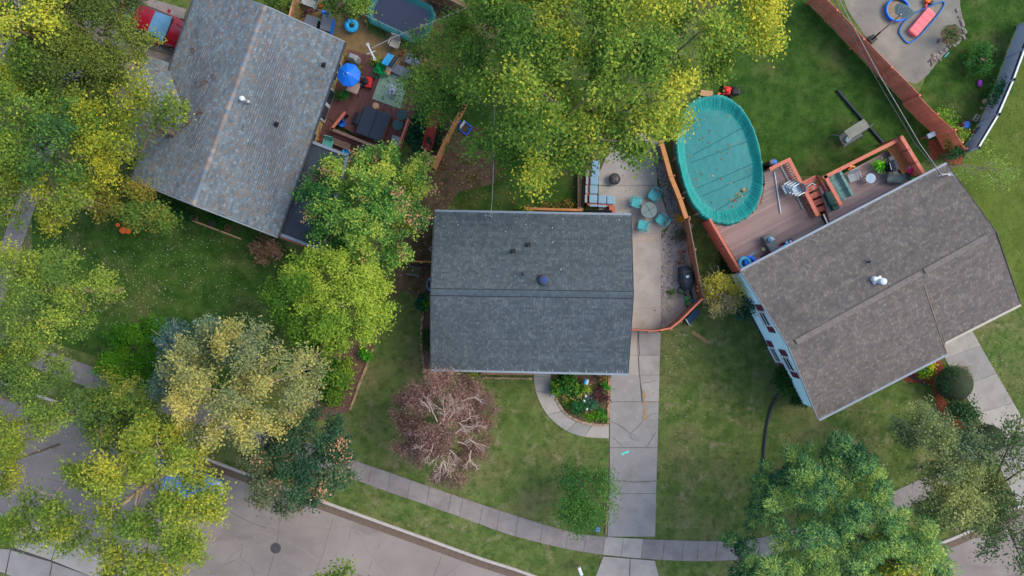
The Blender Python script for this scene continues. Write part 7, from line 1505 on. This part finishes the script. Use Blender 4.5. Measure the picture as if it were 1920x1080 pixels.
# ------------------------------------------------------------------ grass, litter, specks
rng = np.random.default_rng(99)
def scatter(n, xr, yr, inside=None, avoid=True):
    x = rng.uniform(*xr, n); y = rng.uniform(*yr, n); ok = np.ones(n, bool)
    if inside is not None:
        ok = np.zeros(n, bool)
        for p in inside: ok |= inpoly(x, y, p)
    if avoid:
        for p in NOGRASS: ok &= ~inpoly(x, y, p)
    return x[ok], y[ok]
x, y = scatter(150000, (-34,34), (-19.5,19.5)); n = len(x)
a_ = rng.uniform(0, 6.28, n); s = rng.uniform(.02,.055,n); hgt = rng.uniform(.03,.08,n)
v = np.empty((n,3,3)); v[:,0] = np.c_[x-np.cos(a_)*s*.5, y-np.sin(a_)*s*.5, np.full(n,.0)]; v[:,1] = np.c_[x+np.cos(a_)*s*.5, y+np.sin(a_)*s*.5, np.full(n,.0)]; v[:,2] = np.c_[x+rng.normal(size=n)*.05, y+rng.normal(size=n)*.05, hgt]
me = bpy.data.meshes.new('grass'); me.vertices.add(n*3); me.vertices.foreach_set('co', v.reshape(-1).astype(np.float32)); me.loops.add(n*3); me.loops.foreach_set('vertex_index', np.arange(n*3, dtype=np.int32))
me.polygons.add(n); me.polygons.foreach_set('loop_start', np.arange(0,n*3,3,dtype=np.int32)); me.polygons.foreach_set('loop_total', np.full(n,3,dtype=np.int32))
f = np.clip(.5+.25*np.sin(x*.8+1)+.25*np.sin(y*.9+x*.3)+rng.normal(size=n)*.25,0,1)[:,None]; g0 = np.array([lin(c) for c in (56,82,28)])*1.5; g1 = np.array([lin(c) for c in (104,108,62)])*1.4
cc = np.ones((n,4), np.float32); cc[:,:3] = (g0*(1-f)+g1*f)*rng.uniform(.75,1.2,(n,1)); at = me.attributes.new('tint','FLOAT_COLOR','FACE'); at.data.foreach_set('color', cc.reshape(-1)); me.update(calc_edges=True); me.materials.append(LEAF)
link('grass', me, None)['kind'] = 'stuff'
def specks(name, spots, cols, size, z=.07, flat=.3):
    c = []; 
    for (px, py, sx, sy, n) in spots:
        k = H/FPX; c.append(np.c_[(px-960)*k+rng.normal(size=n)*sx*k, (540-py)*k+rng.normal(size=n)*sy*k, np.full(n,z)+rng.uniform(0,.02,n)])
    c = np.concatenate(c); N = len(c); nrm = np.array([0,0,1.])+rng.normal(size=(N,3))*flat; nrm /= np.linalg.norm(nrm,axis=1,keepdims=True)
    P_ = np.array([[lin(x) for x in q] for q in cols])*1.2; me = leaf_mesh(name, c, nrm, size, .75, P_[rng.integers(0,len(P_),N)]*rng.uniform(.8,1.1,(N,1)), rng); o = link(name, me, None); o['kind'] = 'stuff'
specks('fallen_leaves', [(330,490,90,45,480),(240,560,45,40,300),(110,445,40,20,90),(420,560,70,30,50),(1275,700,25,60,90),(1265,650,18,20,40),(1270,800,22,40,40),(1650,880,60,40,120),(1900,700,40,90,40)], [(170,180,156),(140,150,104),(180,180,160),(150,144,96)], .065)
specks('fallen_leaves', [(880,330,45,40,260),(830,440,20,60,200),(960,300,60,50,200),(770,480,25,30,80),(785,540,20,30,60)], [(120,92,60),(150,120,70),(96,72,52),(176,150,80)], .10)
specks('fallen_leaves', [(120,830,90,30,140),(300,1000,90,30,90),(1190,330,30,40,40),(1260,500,14,50,60)], [(150,146,90),(170,164,140),(120,104,80)], .09, z=.05)
def roof_specks(lst, pl):
    out = []
    for x, y in lst: z = on_roof(x, y, *pl, 3.5); out.append(tuple(W(x, y, z+.05)))
    return out
pts = roof_specks([(859,421),(948,434),(1055,410),(1015,437),(1056,435),(1036,454),(1052,505),(966,416),(986,421),(1161,412),(1036,427)], plN)
mb = MB(); 
for p in pts: mb.ball(p, random.uniform(.02,.036), 8, .6)
P('leaf_specks', mb, mat('pale_speck', (206,204,180), rough=.9), kind='stuff')
mb = MB(); random.seed(2)
for (cx_, cy_, n) in ((381,157,10),(376,213,9),(360,92,6),(395,140,5),(450,242,4)):
    for k in range(n):
        x, y = cx_+random.gauss(0,4), cy_+random.gauss(0,4); z = on_roof(x, y, NW, SW, Rb, 3.5); p = W(x, y, z+.04); s = random.uniform(.05,.12); mb.box(tuple(p), (s,s*.6,.03), random.uniform(0,3))
P('roof_leaf_litter', mb, debris, kind='stuff')
mb = MB(); p = W(1319,704); mb.box((p.x,p.y,.05),(.0001,.0001,.0001)); 
bp = MB(); a_, b_ = W(1297,622,.03), W(1330,643,.03); bp.beam(a_, b_, .22, .04); o = P('dry_plank', bp, mat('dry_straw', (132,112,78), var=.3, scale=8, rough=.95)); tagm(o, 'tan weathered plank lying on lawn below the angled fence', 'plank')
